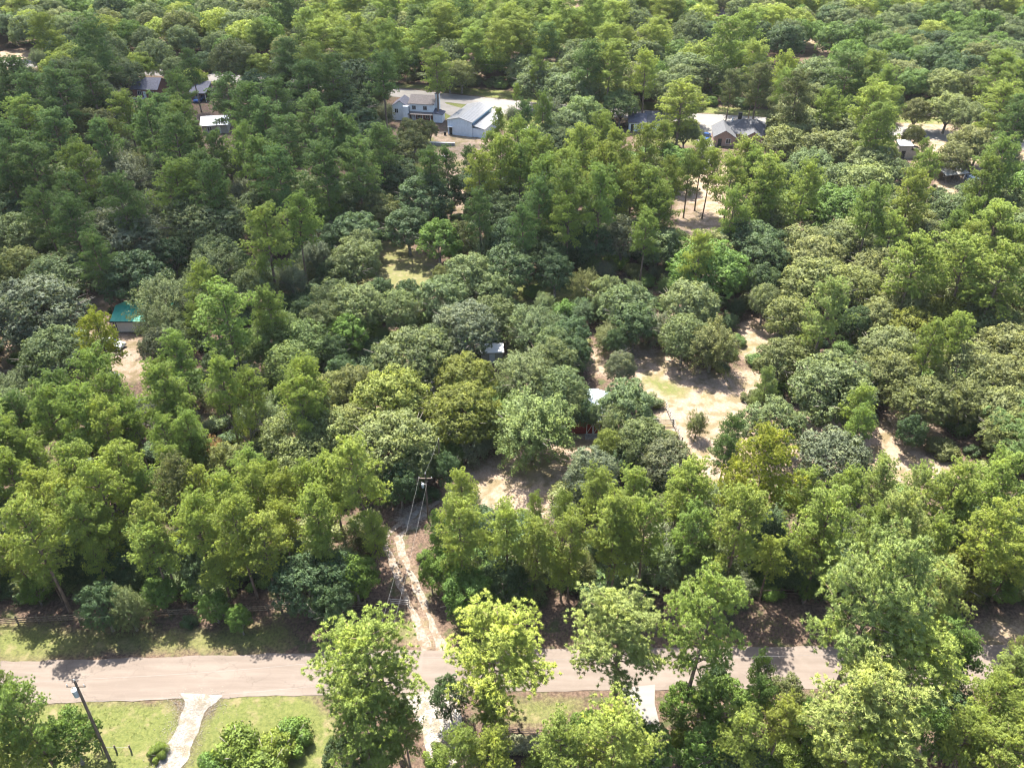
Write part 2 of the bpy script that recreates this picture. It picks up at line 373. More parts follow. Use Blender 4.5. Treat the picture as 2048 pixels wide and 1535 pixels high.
Pl -62.2 78.2 12.7 4.8|light green pine in the wood, left middle, second of four from left
Pm -62.5 73.5 13.8 5.3|mid-green pine in the wood, left middle, first of seven nearer from left
Og -75.0 95.1 7.4 5.5|grey-green round-headed oak in front of the trodden trail
Oy -54.6 83.8 8.4 6.5|yellow-green round-headed oak in the wood, left middle, first of four nearer from left
Pm -45.5 81.1 13.8 4.5|mid-green pine in the wood, left middle, third of seven nearer from left
Pm -42.8 82.9 13.3 4.7|mid-green pine in the wood, left middle, fifth of seven nearer from left
Pm -42.7 82.4 10.0 3.7|mid-green pine in the wood, left middle, sixth of seven nearer from left
Pm -44.2 77.7 12.1 4.2|mid-green pine in the wood, left middle, fourth of seven nearer from left
Er -41.5 84.9 7.4 4.7|rusty-tipped feathery-crowned tree in the wood, left middle
Oy -39.0 82.1 7.8 5.4|yellow-green round-headed oak in the wood, left middle, second of four nearer from left
Pm -32.9 75.5 12.8 4.9|mid-green pine in the wood, left middle, seventh of seven nearer from left
Py -30.6 75.8 10.7 3.1|yellow-green pine in the wood, left middle, fourth of seven farther from left
Py -52.0 71.6 17.1 6.3|yellow-green pine in the wood, left middle, first of seven farther from left
Py -46.9 71.9 16.4 5.9|yellow-green pine in the wood, left middle, third of seven farther from left
Pl -55.9 69.0 15.4 5.4|light green pine in the wood, left middle, third of four from left
Py -51.9 68.0 16.0 5.9|yellow-green pine in the wood, left middle, first of seven nearer from left
Py -47.7 68.1 17.0 6.3|yellow-green pine in the wood, left middle, second of seven nearer from left
Pm -45.1 71.3 12.6 4.7|mid-green pine in the wood, left middle, second of seven nearer from left
Pb -41.0 71.2 15.6 5.5|brownish-green pine in the wood, left middle
Py -38.1 71.4 13.3 4.7|yellow-green pine in the wood, left middle, third of seven nearer from left
Py -34.2 68.5 15.4 5.4|yellow-green pine in the wood, left middle, fourth of seven nearer from left
Py -31.7 70.6 14.0 5.1|yellow-green pine in the wood, left middle, fifth of seven nearer from left
Py -28.4 71.8 12.8 4.7|yellow-green pine in the wood, left middle, sixth of seven nearer from left
Py -25.1 71.7 13.8 4.6|yellow-green pine in the wood, left middle, seventh of seven nearer from left
Py -21.9 72.4 14.9 5.1|yellow-green pine in the wood, left middle, seventh of seven farther from left
Og -30.4 137.7 10.5 10.2|grey-green round-headed oak left of the grassy glade
Dd -24.5 129.6 7.4 5.9|dark green dense leafy tree in front of the grassy glade, left of the two
Og -27.5 121.3 10.2 9.7|grey-green round-headed oak in front of the grassy glade, left of the two
Og -20.1 122.0 8.8 7.3|grey-green round-headed oak in front of the grassy glade, right of the two
Dg -12.5 125.2 9.9 9.3|grey-green dense leafy tree right of the grassy glade, left of the two
Db -13.4 136.8 6.4 4.5|brownish-green dense leafy tree right of the grassy glade, left of the two
Dd -19.0 128.6 7.7 5.6|dark green dense leafy tree in front of the grassy glade, right of the two
Dg -7.9 133.2 10.2 9.7|grey-green dense leafy tree right of the grassy glade, right of the two
Dg -3.3 128.9 8.6 7.0|grey-green dense leafy tree left of the green vine thicket
Dd -0.8 135.4 10.6 10.6|dark green dense leafy tree left of the green vine thicket
Dd 8.3 136.0 8.8 7.2|dark green dense leafy tree beyond the green vine thicket, fourth of five from left
Eb 13.9 132.3 8.5 6.7|brownish-green feathery-crowned tree right of the green vine thicket
Sn 4.1 136.5 3.0 5.0|fresh green low bush left of the green vine thicket
Sn 10.3 128.8 3.6 6.1|fresh green low bush right of the green vine thicket
Eg 3.6 116.0 10.4 10.0|grey-green feathery-crowned tree in front of the green vine thicket
Og -3.8 120.1 9.0 7.6|grey-green round-headed oak beyond the small white shed roof
Ov -7.9 113.3 11.0 11.2|grey-olive round-headed oak beyond the small white shed roof
Og -12.6 110.6 8.8 7.1|grey-green round-headed oak left of the small white shed roof
Og -15.8 104.4 11.3 11.8|grey-green round-headed oak in the wood, centre
Dg 17.4 128.5 8.4 6.6|grey-green dense leafy tree right of the green vine thicket
Dg 20.4 122.2 9.8 9.1|grey-green dense leafy tree in the wood, centre
Dd 21.0 117.0 9.3 8.2|dark green dense leafy tree in the wood, centre, third of three from left
Dd 10.0 114.7 8.2 6.6|dark green dense leafy tree in front of the green vine thicket
Og 6.6 111.0 8.2 6.2|grey-green round-headed oak in front of the green vine thicket
Dd 10.2 109.2 7.6 5.5|dark green dense leafy tree beyond the red barn, left of the two
Dd 17.6 114.0 6.4 3.8|dark green dense leafy tree in the wood, centre, second of three from left
Ov 17.6 105.8 7.0 4.8|grey-olive round-headed oak beyond the red barn
Bk 18.2 111.9 5.3 3.5|leafless grey thin-branched tree beyond the red barn
Bk 23.6 89.5 4.2 2.8|leafless grey thin-branched tree in front of the sandy clearing
Bk -8.1 120.7 5.2 3.4|leafless grey thin-branched tree beyond the small white shed roof
Dn -28.0 114.6 8.3 6.4|fresh green dense leafy tree in the wood, centre
Oo -24.0 100.0 8.2 6.1|olive round-headed oak in the wood, centre
Ow -7.2 100.4 9.5 9.1|mustard-green round-headed oak in front of the small white shed roof, right of the two
Ox -17.9 94.4 10.9 11.0|bright lime round-headed oak in the wood, centre
Eg 2.5 101.5 10.9 11.0|grey-green feathery-crowned tree right of the small white shed roof
Dg 6.4 105.9 9.0 7.6|grey-green dense leafy tree right of the small white shed roof
Ow -7.1 91.7 10.2 9.7|mustard-green round-headed oak in front of the small white shed roof, left of the two
Og 7.7 98.2 8.8 7.2|grey-green round-headed oak left of the red barn, left of the two
El 2.8 88.4 12.1 13.1|light green feathery-crowned tree left of the red barn
Og 9.1 95.8 7.1 4.5|grey-green round-headed oak left of the red barn, right of the two
Dg 17.0 94.2 9.3 8.8|grey-green dense leafy tree right of the red barn, right of the two
Ey 15.4 91.3 8.0 5.7|yellow-green feathery-crowned tree right of the red barn
Dd 11.0 94.6 6.0 3.5|dark green dense leafy tree beyond the red barn, right of the two
Dg 13.8 94.2 6.7 4.3|grey-green dense leafy tree right of the red barn, left of the two
Og 18.4 86.2 8.3 7.1|grey-green round-headed oak right of the red barn
Ox 13.4 86.2 7.0 3.9|bright lime round-headed oak in front of the red barn
Ov 10.6 79.3 8.7 7.4|grey-olive round-headed oak right of the barn yard
Ov 21.3 81.6 8.6 6.9|grey-olive round-headed oak in the wood, centre
Oy -23.4 88.7 8.8 7.3|yellow-green round-headed oak in the wood, centre
Oy -16.1 83.6 10.9 11.0|yellow-green round-headed oak beyond the utility pole with a transformer
Og -13.3 82.4 7.9 5.6|grey-green round-headed oak beyond the utility pole with a transformer
Pl -17.9 70.0 19.3 7.6|light green pine left of the utility pole with a transformer
Dd -15.0 78.5 7.6 5.0|dark green dense leafy tree left of the utility pole with a transformer
Dd -8.8 81.7 6.8 3.6|dark green dense leafy tree beyond the utility pole with a transformer
Pl -6.1 71.1 13.0 4.2|light green pine right of the utility pole with a transformer, right of the two
Pl 2.9 71.9 8.8 2.4|light green pine left of the barn yard
Pm 6.6 70.6 10.1 3.0|mid-green pine in front of the barn yard
Pl 10.3 70.5 13.8 5.1|light green pine right of the barn yard
Pl 14.4 70.6 14.4 5.1|light green pine in the wood, centre, left of the two
Pl 20.7 72.5 11.9 4.3|light green pine in the wood, centre, right of the two
On 36.6 133.1 12.2 13.3|fresh green round-headed oak in front of the bare sand between trunks
Dd 47.2 133.0 8.5 6.7|dark green dense leafy tree in the wood, right middle, left of the two
Dd 48.0 139.5 10.8 10.8|dark green dense leafy tree right of the bare sand between trunks, right of the two
Oo 31.6 123.4 9.8 9.1|olive round-headed oak in the wood, right middle, first of six farther from left
Oo 45.8 125.9 8.0 5.7|olive round-headed oak in the wood, right middle, second of six farther from left
Eb 33.3 110.9 10.1 9.8|brownish-green feathery-crowned tree beyond the sandy clearing
Og 28.9 113.0 9.0 7.6|grey-green round-headed oak beyond the sandy clearing
Oo 58.8 140.0 10.3 10.0|olive round-headed oak in the wood, right middle, third of six farther from left
Oy 55.2 127.8 11.6 12.2|yellow-green round-headed oak in the wood, right middle, second of four from left
Oy 62.8 129.2 9.6 8.7|yellow-green round-headed oak in the wood, right middle, third of four from left
Oo 69.7 135.2 10.2 9.7|olive round-headed oak in the wood, right middle, fourth of six farther from left
Py 68.4 121.8 19.6 8.9|yellow-green pine in the wood, right middle, right of the two
Pl 76.6 120.6 19.6 10.1|light green pine in the wood, right middle, fourth of six from left
Pl 80.1 116.5 20.5 9.8|light green pine in the wood, right middle, fifth of six from left
Oo 74.2 129.3 10.8 10.9|olive round-headed oak in the wood, right middle, sixth of six farther from left
Oo 70.1 124.0 9.9 9.1|olive round-headed oak in the wood, right middle, fifth of six farther from left
Oy 48.4 119.2 9.3 8.2|yellow-green round-headed oak in the wood, right middle, first of four from left
Pz 48.5 107.2 19.1 7.5|pale green pine in the wood, right middle
Ox 50.7 114.2 7.1 4.1|bright lime round-headed oak in the wood, right middle
Oo 64.2 119.9 8.6 6.9|olive round-headed oak in the wood, right middle, first of seven nearer from left
Ow 67.9 115.8 8.9 7.4|mustard-green round-headed oak in the wood, right middle, first of three from left
Ow 75.5 119.2 9.3 8.2|mustard-green round-headed oak in the wood, right middle, second of three from left
Oo 82.3 121.6 11.7 12.5|olive round-headed oak in the wood, right middle, fourth of seven nearer from left
Og 82.3 114.6 9.6 8.6|grey-green round-headed oak in the wood, right middle, right of the two
Pl 64.1 102.4 15.0 5.1|light green pine in the wood, right middle, second of six from left
Pl 68.3 103.8 15.4 5.4|light green pine in the wood, right middle, third of six from left
Dd 59.9 119.1 7.7 5.2|dark green dense leafy tree in the wood, right middle, right of the two
Oo 61.4 108.2 9.7 8.9|olive round-headed oak in the wood, right middle, second of seven nearer from left
Ob 58.9 101.7 9.5 8.6|brownish-green round-headed oak in the wood, right middle, third of four from left
Ob 43.5 106.1 9.2 8.2|brownish-green round-headed oak in the wood, right middle, first of four from left
Ob 47.5 107.5 7.7 5.2|brownish-green round-headed oak in the wood, right middle, second of four from left
Og 47.8 96.3 11.8 12.7|grey-green round-headed oak in the wood, right middle, left of the two
Pl 49.3 89.0 12.4 4.4|light green pine beyond the pink sandy patch
Pm 47.3 85.1 12.0 4.0|mid-green pine left of the pink sandy patch
Pz 37.4 94.7 11.5 3.3|pale green pine right of the sandy clearing
Oy 38.5 99.6 4.8 2.7|yellow-green round-headed oak right of the sandy clearing
Dg 37.3 89.4 9.5 8.5|grey-green dense leafy tree in the wood, right middle
Eb 27.7 93.4 5.4 3.6|brownish-green feathery-crowned tree in front of the sandy clearing
Pq 29.2 83.1 12.6 4.1|deep green pine in front of the sandy clearing
Pq 28.5 80.7 10.8 3.9|deep green pine in the wood, right middle
Ob 61.2 94.8 9.3 8.2|brownish-green round-headed oak beyond the pink sandy patch
Oo 70.6 102.5 10.2 9.8|olive round-headed oak in the wood, right middle, third of seven nearer from left
Oo 80.1 107.6 10.4 10.2|olive round-headed oak in the wood, right middle, sixth of seven nearer from left
Oo 76.7 100.1 9.8 9.1|olive round-headed oak in the wood, right middle, seventh of seven nearer from left
Ob 67.9 95.1 8.4 6.5|brownish-green round-headed oak in the wood, right middle, fourth of four from left
Oo 72.2 92.4 9.2 8.0|olive round-headed oak in the wood, right middle, fifth of seven nearer from left
Ow 71.9 99.7 6.9 3.7|mustard-green round-headed oak in the wood, right middle, third of three from left
Bk 46.4 82.7 5.1 3.4|leafless grey thin-branched tree left of the pink sandy patch
Bk 58.0 94.6 3.3 2.2|leafless grey thin-branched tree beyond the pink sandy patch
Dd 58.1 90.1 6.6 4.1|dark green dense leafy tree beyond the pink sandy patch
Sd 67.9 89.5 1.8 3.0|dark green low bush right of the pink sandy patch
Oy 70.8 87.8 8.5 6.7|yellow-green round-headed oak in the wood, right middle, fourth of four from left
Ov 43.8 81.9 9.6 9.0|grey-olive round-headed oak left of the pink sandy patch
Px 29.4 70.8 19.8 7.9|bright lime pine in the wood, right middle, right of the two
Px 27.7 73.2 12.9 4.8|bright lime pine in the wood, right middle, left of the two
Pl 21.8 69.4 16.0 6.0|light green pine in the wood, right middle, first of six from left
Py 36.0 71.0 13.8 5.1|yellow-green pine in the wood, right middle, left of the two
Pl 40.6 70.9 14.0 4.8|light green pine left of the pink sandy patch
Pz 44.9 71.0 14.4 4.9|pale green pine in front of the pink sandy patch, left of the two
Pz 50.5 71.7 13.6 4.6|pale green pine in front of the pink sandy patch, right of the two
Pl 51.7 69.0 16.3 5.9|light green pine right of the pink sandy patch
Pl 57.9 69.6 17.0 6.3|light green pine in the wood, right middle, sixth of six from left
Pl -52.7 61.3 17.5 6.6|light green pine in the wood, bottom left, second of five from left
Pl -56.9 62.8 11.2 4.7|light green pine beyond the rail fence along the left verge
Dd -64.4 73.1 6.9 3.8|dark green dense leafy tree in the wood, bottom left, first of four from left
Dv -61.7 67.9 7.3 4.6|grey-olive dense leafy tree in the wood, bottom left
Pm -54.3 62.8 7.4 3.4|mid-green pine beyond the rail fence along the left verge
Dn -56.5 62.2 4.6 3.0|fresh green dense leafy tree beyond the rail fence along the left verge
Pm -48.9 64.8 15.8 5.6|mid-green pine in the wood, bottom left, right of the two
Py -47.7 66.2 11.2 3.8|yellow-green pine in the wood, bottom left, second of four nearer from left
Py -47.9 62.9 10.6 2.8|yellow-green pine in the wood, bottom left, first of four nearer from left
Pl -41.4 64.8 14.2 5.3|light green pine in the wood, bottom left, third of five from left
Pl -41.2 62.8 12.6 5.3|light green pine in the wood, bottom left, fourth of five from left
Dn -41.6 61.7 4.6 4.1|fresh green dense leafy tree in the wood, bottom left, first of three from left
Eg -43.7 58.6 7.5 4.8|grey-green feathery-crowned tree right of the rail fence along the left verge
Dd -46.4 58.5 7.5 4.9|dark green dense leafy tree right of the rail fence along the left verge
Py -35.9 63.8 15.7 5.5|yellow-green pine in the wood, bottom left, first of four farther from left
Py -30.8 63.2 16.2 5.9|yellow-green pine in the wood, bottom left, second of four farther from left
Py -28.2 62.8 14.5 5.9|yellow-green pine in the wood, bottom left, fourth of four nearer from left
Py -34.0 62.8 7.4 5.6|yellow-green pine in the wood, bottom left, third of four nearer from left
Dn -34.5 59.7 4.6 3.8|fresh green dense leafy tree in the wood, bottom left, second of three from left
Dn -31.1 58.0 4.6 2.9|fresh green dense leafy tree in the wood, bottom left, third of three from left
Py -27.4 67.3 12.2 4.5|yellow-green pine in the wood, bottom left, third of four farther from left
Py -22.6 65.2 15.2 5.7|yellow-green pine in the wood, bottom left, fourth of four farther from left
Pl -21.9 64.1 10.0 3.6|light green pine in the wood, bottom left, fifth of five from left
Dd -23.9 60.6 8.8 7.2|dark green dense leafy tree in the wood, bottom left, second of four from left
Dd -20.2 62.0 8.1 5.9|dark green dense leafy tree in the wood, bottom left, fourth of four from left
Dd -20.2 58.4 7.3 4.4|dark green dense leafy tree in the wood, bottom left, third of four from left
Sd -37.7 59.4 1.6 2.2|dark green low bush in the wood, bottom left
Pm -49.4 45.4 11.3 3.1|mid-green pine in the wood, bottom left, left of the two
Pm -44.1 40.7 15.0 5.1|mid-green pine left of the leaning utility pole
Pl -45.7 39.4 11.6 4.4|light green pine in the wood, bottom left, first of five from left
Dn -43.1 42.6 7.5 4.9|fresh green dense leafy tree left of the leaning utility pole
Sx -27.1 43.0 4.1 6.8|bright lime low bush right of the white gravel drive, left of the two
Sn -22.4 44.6 3.1 5.2|fresh green low bush in the wood, bottom left
Sx -24.1 41.9 3.8 6.4|bright lime low bush right of the white gravel drive, right of the two
Sn -29.4 41.9 2.6 4.4|fresh green low bush in front of the white gravel drive
Sx -23.5 43.3 3.1 5.1|bright lime low bush in the wood, bottom left
Sx -35.7 43.4 1.6 2.4|bright lime low bush left of the white gravel drive
Pl -13.2 42.9 19.9 9.6|light green pine in the wood, bottom centre, first of five from left
Pm -13.5 39.9 16.1 7.0|mid-green pine in the wood, bottom centre, left of the two
Pm -10.0 41.7 11.4 3.9|mid-green pine in the wood, bottom centre, right of the two
Py -16.4 66.0 10.4 3.6|yellow-green pine left of the utility pole with a transformer
Pn -9.1 66.6 10.7 2.9|fresh green pine in front of the utility pole with a transformer
Pl -5.9 63.2 16.6 6.1|light green pine right of the utility pole with a transformer, left of the two
Pl -0.5 63.6 15.5 5.5|light green pine in front of the barn yard, left of the two
Pl 2.8 62.8 13.1 4.9|light green pine in the wood, bottom centre, second of five from left
Pl 6.7 62.8 14.8 5.1|light green pine in front of the barn yard, right of the two
Py 5.9 62.8 7.9 4.2|yellow-green pine in the wood, bottom centre, second of four from left
Pl 11.5 63.5 17.0 6.3|light green pine in the wood, bottom centre, third of five from left
Py 11.7 62.8 13.1 5.4|yellow-green pine in the wood, bottom centre, third of four from left
Py 15.4 63.6 15.6 5.5|yellow-green pine in the wood, bottom centre, fourth of four from left
Dg 18.2 64.2 7.6 5.1|grey-green dense leafy tree in the wood, bottom centre
Dn 0.9 62.2 4.6 3.3|fresh green dense leafy tree in the wood, bottom centre, second of three from left
Dn -7.8 64.0 7.0 5.1|fresh green dense leafy tree right of the gravel two-track drive, left of the two
Dn -4.8 59.3 8.4 6.4|fresh green dense leafy tree right of the gravel two-track drive, right of the two
Eg -5.1 57.5 6.6 3.3|grey-green feathery-crowned tree right of the gravel two-track drive
Sn -10.9 69.1 1.7 2.8|fresh green low bush beyond the gravel two-track drive
Dn -9.7 63.9 6.3 2.7|fresh green dense leafy tree beyond the gravel two-track drive
Dn -18.4 62.4 7.6 5.1|fresh green dense leafy tree left of the gravel two-track drive
Dd -0.9 61.6 7.8 5.5|dark green dense leafy tree in the wood, bottom centre, third of three from left
Sd 10.0 62.0 3.2 5.3|dark green low bush in the wood, bottom centre, left of the two
Sd 14.5 62.0 3.2 5.3|dark green low bush in the wood, bottom centre, right of the two
Py -3.0 45.8 18.0 10.5 0.098 0.048|yellow-green pine in the wood, bottom centre, first of four from left
Dd -6.4 47.4 6.8 3.6|dark green dense leafy tree in the wood, bottom centre, second of three from left
Py -2.2 43.9 10.2 3.8|yellow-green pine left of the bottom rail fence
Py -1.7 39.8 10.6 3.9|yellow-green pine left of the pale hedge
Pz 10.9 47.2 18.5 9.9 -0.039 0.046|pale green pine in the wood, bottom centre
Pl 9.2 38.1 16.1 7.0|light green pine in the wood, bottom centre, fourth of five from left
Pl 4.9 37.3 14.5 5.3|light green pine right of the pale hedge
Pm -4.2 39.4 10.8 3.9|mid-green pine left of the pale hedge
Sx 17.2 45.0 1.6 2.6|bright lime low bush in the wood, bottom centre, right of the two
Dn -12.6 41.4 7.0 3.9|fresh green dense leafy tree in the wood, bottom centre, first of three from left
Dd -15.9 40.8 7.2 4.3|dark green dense leafy tree in the wood, bottom centre, first of three from left
Sx -7.6 42.9 2.0 3.4|bright lime low bush in the wood, bottom centre, left of the two
Dd -2.1 40.6 6.8 3.6|dark green dense leafy tree left of the pale hedge
Dn 7.4 43.0 7.2 4.4|fresh green dense leafy tree right of the bottom rail fence
Dn 13.1 41.6 7.4 4.7|fresh green dense leafy tree in the wood, bottom centre, third of three from left
Pl 10.8 38.8 10.3 3.9|light green pine in the wood, bottom centre, fifth of five from left
Sx 2.6 41.6 2.4 4.0|bright lime low bush in front of the pale hedge
Pl 24.9 62.3 18.7 7.2|light green pine in the wood, bottom right, second of four farther from left
Pm 20.7 64.7 13.9 5.0|mid-green pine in the wood, bottom right, first of three from left
Og 23.3 64.1 8.4 6.4|grey-green round-headed oak in the wood, bottom right
Py 29.9 62.8 10.8 4.3|yellow-green pine beyond the open road shoulder
Pl 35.2 62.7 17.8 6.7|light green pine in the wood, bottom right, third of four farther from left
Pl 35.3 62.8 13.1 5.3|light green pine beyond the open road shoulder
Dn 35.0 62.4 4.6 2.3|fresh green dense leafy tree beyond the open road shoulder
Pm 40.8 62.8 15.4 5.2|mid-green pine in the wood, bottom right, second of three from left
Pz 43.1 62.8 17.1 6.4|pale green pine in the wood, bottom right, second of five from left
Py 47.6 62.8 14.0 4.9|yellow-green pine in the wood, bottom right, second of five from left
Pm 52.8 67.4 12.8 4.5|mid-green pine in the wood, bottom right, third of three from left
Py 52.9 61.5 17.2 6.4|yellow-green pine in the wood, bottom right, fourth of five from left
Py 57.9 62.8 11.2 4.8|yellow-green pine in the wood, bottom right, fifth of five from left
Dn 58.0 62.9 4.6 4.4|fresh green dense leafy tree in the wood, bottom right, third of four farther from left
Ow 53.1 62.5 7.6 5.0|mustard-green round-headed oak in the wood, bottom right, right of the two
Ow 51.8 63.9 7.2 4.4|mustard-green round-headed oak in the wood, bottom right, left of the two
Pl 17.4 46.2 22.7 7.8 0.045 0.038|light green pine in the wood, bottom right, first of four farther from left
Pz 31.5 45.6 27.4 9.2 0.021 0.031|pale green pine right of the open road shoulder
Pz 42.7 53.2 16.9 6.2|pale green pine in the wood, bottom right, third of five from left
Dn 48.4 56.8 4.6 5.0|fresh green dense leafy tree in the wood, bottom right, second of four farther from left
Pl 35.8 43.3 19.5 9.3|light green pine in the wood, bottom right, fourth of four farther from left
Pz 31.3 38.6 19.9 9.6|pale green pine in the wood, bottom right, first of five from left
Pn 45.1 48.4 12.7 4.6|fresh green pine in the wood, bottom right, right of the two
Pz 54.3 52.5 7.2 2.0|pale green pine in the wood, bottom right, fourth of five from left
Pz 50.1 47.8 10.7 3.7|pale green pine in the wood, bottom right, fifth of five from left
Pl 44.2 42.3 14.9 5.1|light green pine in the wood, bottom right, third of five nearer from left
Pl 47.7 42.6 9.9 3.7|light green pine in the wood, bottom right, fifth of five nearer from left
Py 41.3 39.8 12.4 4.3|yellow-green pine in the wood, bottom right, third of five from left
Pl 43.3 38.0 13.3 4.9|light green pine in the wood, bottom right, fourth of five nearer from left
Pn 25.2 47.7 10.2 2.4|fresh green pine in front of the open road shoulder
Pn 23.6 44.6 11.1 3.1|fresh green pine in the wood, bottom right, left of the two
Dn 21.3 45.7 8.0 5.8|fresh green dense leafy tree in the wood, bottom right, second of five nearer from left
Db 27.6 46.9 7.2 4.4|brownish-green dense leafy tree in the wood, bottom right
Pl 21.1 40.3 12.8 4.5|light green pine in the wood, bottom right, first of five nearer from left
Py 25.6 42.4 11.4 4.0|yellow-green pine in the wood, bottom right, first of five from left
Sx 28.2 43.5 3.0 5.0|bright lime low bush in the wood, bottom right, third of four from left
Sx 17.6 45.0 1.6 2.6|bright lime low bush in the wood, bottom right, first of four from left
Sn 17.8 42.5 2.2 3.7|fresh green low bush in the wood, bottom right, left of the two
Sn 24.5 42.1 2.8 4.7|fresh green low bush in the wood, bottom right, right of the two
Pl 30.3 36.9 15.7 5.5|light green pine in the wood, bottom right, second of five nearer from left
Dn 17.4 46.2 7.1 4.1|fresh green dense leafy tree in the wood, bottom right, first of four farther from left
Dn 18.9 41.8 7.4 4.7|fresh green dense leafy tree in the wood, bottom right, first of five nearer from left
Dn 29.8 43.9 7.5 4.8|fresh green dense leafy tree in the wood, bottom right, third of five nearer from left
Sx 30.5 42.5 2.8 4.7|bright lime low bush in the wood, bottom right, fourth of four from left
Dd 21.6 40.4 7.4 4.6|dark green dense leafy tree in the wood, bottom right, second of three from left
Sx 27.0 42.4 2.4 4.1|bright lime low bush in the wood, bottom right, second of four from left
Dn 36.2 41.8 7.4 4.7|fresh green dense leafy tree in the wood, bottom right, fourth of five nearer from left
Dn 41.0 43.3 7.4 4.8|fresh green dense leafy tree in the wood, bottom right, fifth of five nearer from left
Dd 44.5 45.4 7.3 4.5|dark green dense leafy tree in the wood, bottom right, third of three from left
Dn 50.5 47.0 7.5 4.9|fresh green dense leafy tree in the wood, bottom right, fourth of four farther from left
Dd 21.2 49.1 6.5 3.1|dark green dense leafy tree in the wood, bottom right, first of three from left"""
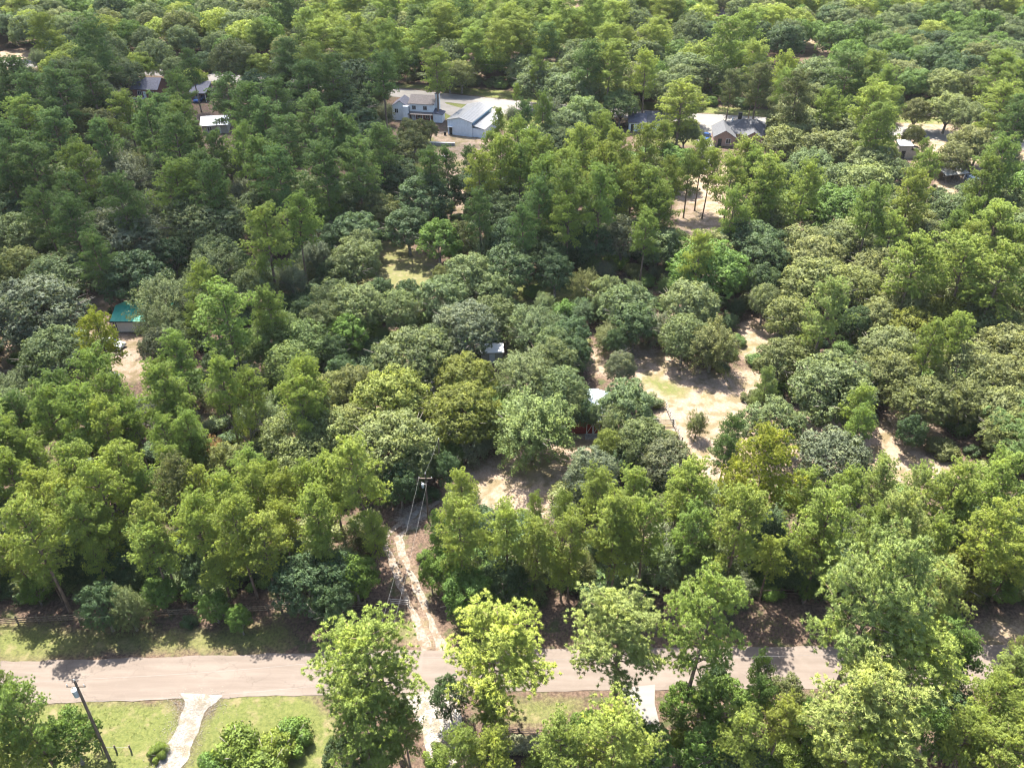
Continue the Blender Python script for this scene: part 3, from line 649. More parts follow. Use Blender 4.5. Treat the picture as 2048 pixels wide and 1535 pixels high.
ZONES=[('g',1,[(-58.1,49.3),(-35.1,49.8),(-33.9,42.1),(-34.3,37.0),(-52.3,37.0)]),('g',1,[(-32.3,49.9),(-21.6,50.3),(-17.5,46.7),(-17.2,37.0),(-32.4,37.0),(-32.7,42.1)]),('s',0.5,[(-0.8,50.6),(9.0,51.0),(8.8,48.4),(-0.7,47.8)]),('g',0.75,[(-0.8,50.5),(9.0,50.9),(9.2,46.7),(-1.2,46.1)]),('s',0.6,[(-1.3,47.2),(8.2,47.2),(7.5,44.5),(-2.3,44.5)]),('s',0.6,[(16.6,50.9),(36.8,50.9),(33.4,47.2),(16.2,47.8)]),('g',0.4,[(16.6,50.9),(36.8,50.9),(33.4,47.2),(16.2,47.8)]),('g',0.7,[(-63.9,60.0),(-42.6,59.6),(-25.0,60.0),(-23.9,55.0),(-60.7,54.0)]),('s',0.35,[(-54.2,59.2),(-47.7,59.2),(-48.7,54.8),(-53.1,54.6)]),('s',0.35,[(-46.0,57.9),(-40.5,57.2),(-40.7,54.5),(-44.6,54.5)]),('g',0.7,[(-17.0,60.0),(-10.4,61.4),(-8.8,55.8),(-16.1,55.5)]),('s',0.45,[(-17.0,60.0),(-10.4,61.4),(-8.8,55.8),(-16.1,55.5)]),('s',0.25,[(-24.9,59.2),(-16.6,59.2),(-16.1,55.5),(-23.9,55.0)]),('s',0.3,[(27.6,62.9),(40.9,62.9),(39.8,56.5),(26.1,56.4)]),('s',0.7,[(53.6,60.3),(69.8,60.7),(66.5,55.2),(51.5,55.8)]),('s',1,[(15.3,115.1),(23.7,119.9),(31.9,111.3),(43.6,110.6),(41.5,105.6),(35.3,103.6),(30.4,95.3),(23.1,92.9),(23.1,102.9),(19.2,104.2)]),('g',0.75,[(21.0,112.1),(27.2,108.4),(31.5,104.9),(26.2,102.2),(21.1,106.3)]),('g',0.4,[(12.2,120.7),(15.6,119.1),(15.9,108.4),(12.2,108.4)]),('s',0.6,[(11.3,120.7),(16.5,119.1),(16.8,108.4),(11.4,108.4)]),('s',1,[(42.5,127.6),(49.9,127.6),(48.1,117.5),(39.1,112.8)]),('s',1,[(48.8,90.6),(56.9,94.1),(63.7,87.2),(66.4,83.5),(61.2,81.5),(50.1,85.6)]),('s',0.85,[(24.5,96.5),(38.4,102.9),(61.2,95.3),(52.8,85.1),(42.6,80.0),(26.8,84.1)]),('s',0.7,[(61.7,107.0),(68.3,102.9),(65.2,90.6),(56.1,94.1)]),('s',0.9,[(-6.8,87.2),(9.6,94.7),(15.7,94.1),(14.3,87.2),(8.0,80.0),(6.5,76.2),(-4.3,77.1),(-10.1,82.0)]),('s',0.8,[(9.6,94.7),(13.5,95.3),(15.3,90.6),(10.1,90.6)]),('s',0.6,[(-17.2,74.4),(-13.1,73.5),(-11.2,66.7),(-7.6,57.9),(-6.7,55.0),(-11.2,55.0),(-11.4,60.0),(-14.3,66.7)]),('b',0.55,[(-17.6,80.0),(-10.7,81.0),(-9.5,74.4),(-16.7,73.0)]),('s',0.6,[(-10.2,84.1),(-4.6,84.1),(-8.2,74.4),(-12.2,74.4)]),('s',0.8,[(-88.6,135.0),(-79.6,137.9),(-71.6,124.1),(-62.6,119.1),(-59.9,107.0),(-69.1,109.1),(-80.8,124.1)]),('b',0.5,[(-85.7,135.0),(-80.7,136.9),(-70.3,120.7),(-63.7,117.5),(-63.2,111.3),(-71.3,114.3)]),('g',0.6,[(-72.6,123.0),(-65.8,123.0),(-64.9,120.7),(-71.7,120.7)]),('s',1,[(-91.0,119.1),(-87.9,119.1),(-77.1,105.6),(-79.3,103.6),(-85.1,108.4)]),('s',0.6,[(-105.1,136.9),(-98.3,136.9),(-86.6,117.5),(-89.3,115.9)]),('s',0.95,[(-32.0,162.5),(-24.5,159.3),(-16.2,151.7),(-15.0,142.0),(-24.3,139.9),(-31.7,143.0)]),('g',0.6,[(-36.1,163.8),(-22.5,161.3),(-15.0,149.5),(-14.9,135.0),(-24.1,124.1),(-33.7,143.0)]),('g',1,[(-2.4,145.1),(15.1,147.3),(14.7,129.4),(-2.3,131.2)]),('s',0.8,[(-0.9,142.0),(2.7,145.5),(6.2,144.7),(3.6,138.9),(-0.4,137.3)]),('s',0.2,[(12.0,131.2),(20.9,135.0),(15.5,117.5),(11.2,119.1)]),('g',0.9,[(-37.7,225.8),(-22.3,230.1),(-19.9,199.3),(-33.7,195.9)]),('s',1,[(-24.1,233.6),(-2.0,230.1),(-4.5,206.3),(-7.5,174.5),(-19.4,177.3),(-19.4,210.0),(-25.5,217.7)]),('g',0.7,[(-23.3,223.8),(-14.7,223.8),(-14.5,218.5),(-22.8,218.5)]),('s',1,[(41.5,202.8),(59.3,206.3),(52.9,183.2),(45.8,161.3),(37.0,161.3)]),('s',0.9,[(63.3,206.3),(71.3,206.3),(66.7,189.4),(59.2,189.4)]),('s',0.9,[(108.0,195.9),(121.1,199.3),(113.5,183.2),(103.2,181.7)]),('g',0.4,[(108.0,195.9),(121.1,199.3),(113.5,183.2),(103.2,181.7)]),('s',1,[(116.6,248.4),(142.1,243.6),(127.1,206.3),(114.1,201.0),(103.4,213.8)]),('s',1,[(128.0,213.8),(149.3,217.7),(139.3,199.3),(121.1,199.3)]),('g',1,[(-106.9,282.0),(-34.4,277.3),(9.0,260.6),(59.9,250.4),(81.9,245.5),(130.9,239.0),(133.9,245.5),(61.3,257.5),(9.3,271.5),(-34.9,282.0),(-110.4,293.2)]),('s',0.3,[(-106.9,282.0),(-34.4,277.3),(9.0,260.6),(59.9,250.4),(81.9,245.5),(130.9,239.0),(133.9,245.5),(61.3,257.5),(9.3,271.5),(-34.9,282.0),(-110.4,293.2)]),('g',0.95,[(-31.7,266.5),(-3.8,257.5),(10.3,250.9),(9.7,233.6),(-3.5,234.5),(-18.8,243.6),(-30.3,252.4)]),('g',0.6,[(36.1,246.0),(77.6,240.8),(71.6,217.7),(33.2,221.7)]),('s',0.7,[(60.6,242.2),(74.6,240.8),(72.8,233.6),(59.2,235.3)]),('s',1,[(14.8,465.8),(35.9,465.8),(29.1,400.6),(15.3,402.8)]),('s',1,[(-205.2,324.7),(-185.8,328.6),(-171.9,299.8),(-190.0,296.5)]),('s',0.9,[(89.0,376.7),(100.6,379.7),(96.2,360.6),(85.3,358.8)]),('s',1,[(122.1,362.4),(130.5,362.4),(121.2,332.5),(113.3,332.5)]),('s',0.5,[(-33.8,87.2),(-27.9,87.2),(-26.7,81.0),(-33.7,81.0)]),('s',0.35,[(-64.7,68.4),(-49.5,66.7),(-47.1,60.7),(-60.6,60.3)]),('s',0.4,[(25.3,76.2),(31.1,78.1),(30.0,73.5),(24.6,72.6)]),('s',0.5,[(56.6,77.1),(62.2,76.2),(55.8,65.2),(52.6,70.9)])]
FAR_ROAD=[(-219.8,313.6),(-150.76,305.17),(-102.19,289.41),(-72.87,283.24),(-33.74,270.41),(-10.32,262.21),(8.85,255.93),(35.03,249.9),(58.89,245.05),(80.62,240.81),(113.88,233.57),(144.13,221.7),(167.67,213.81)]
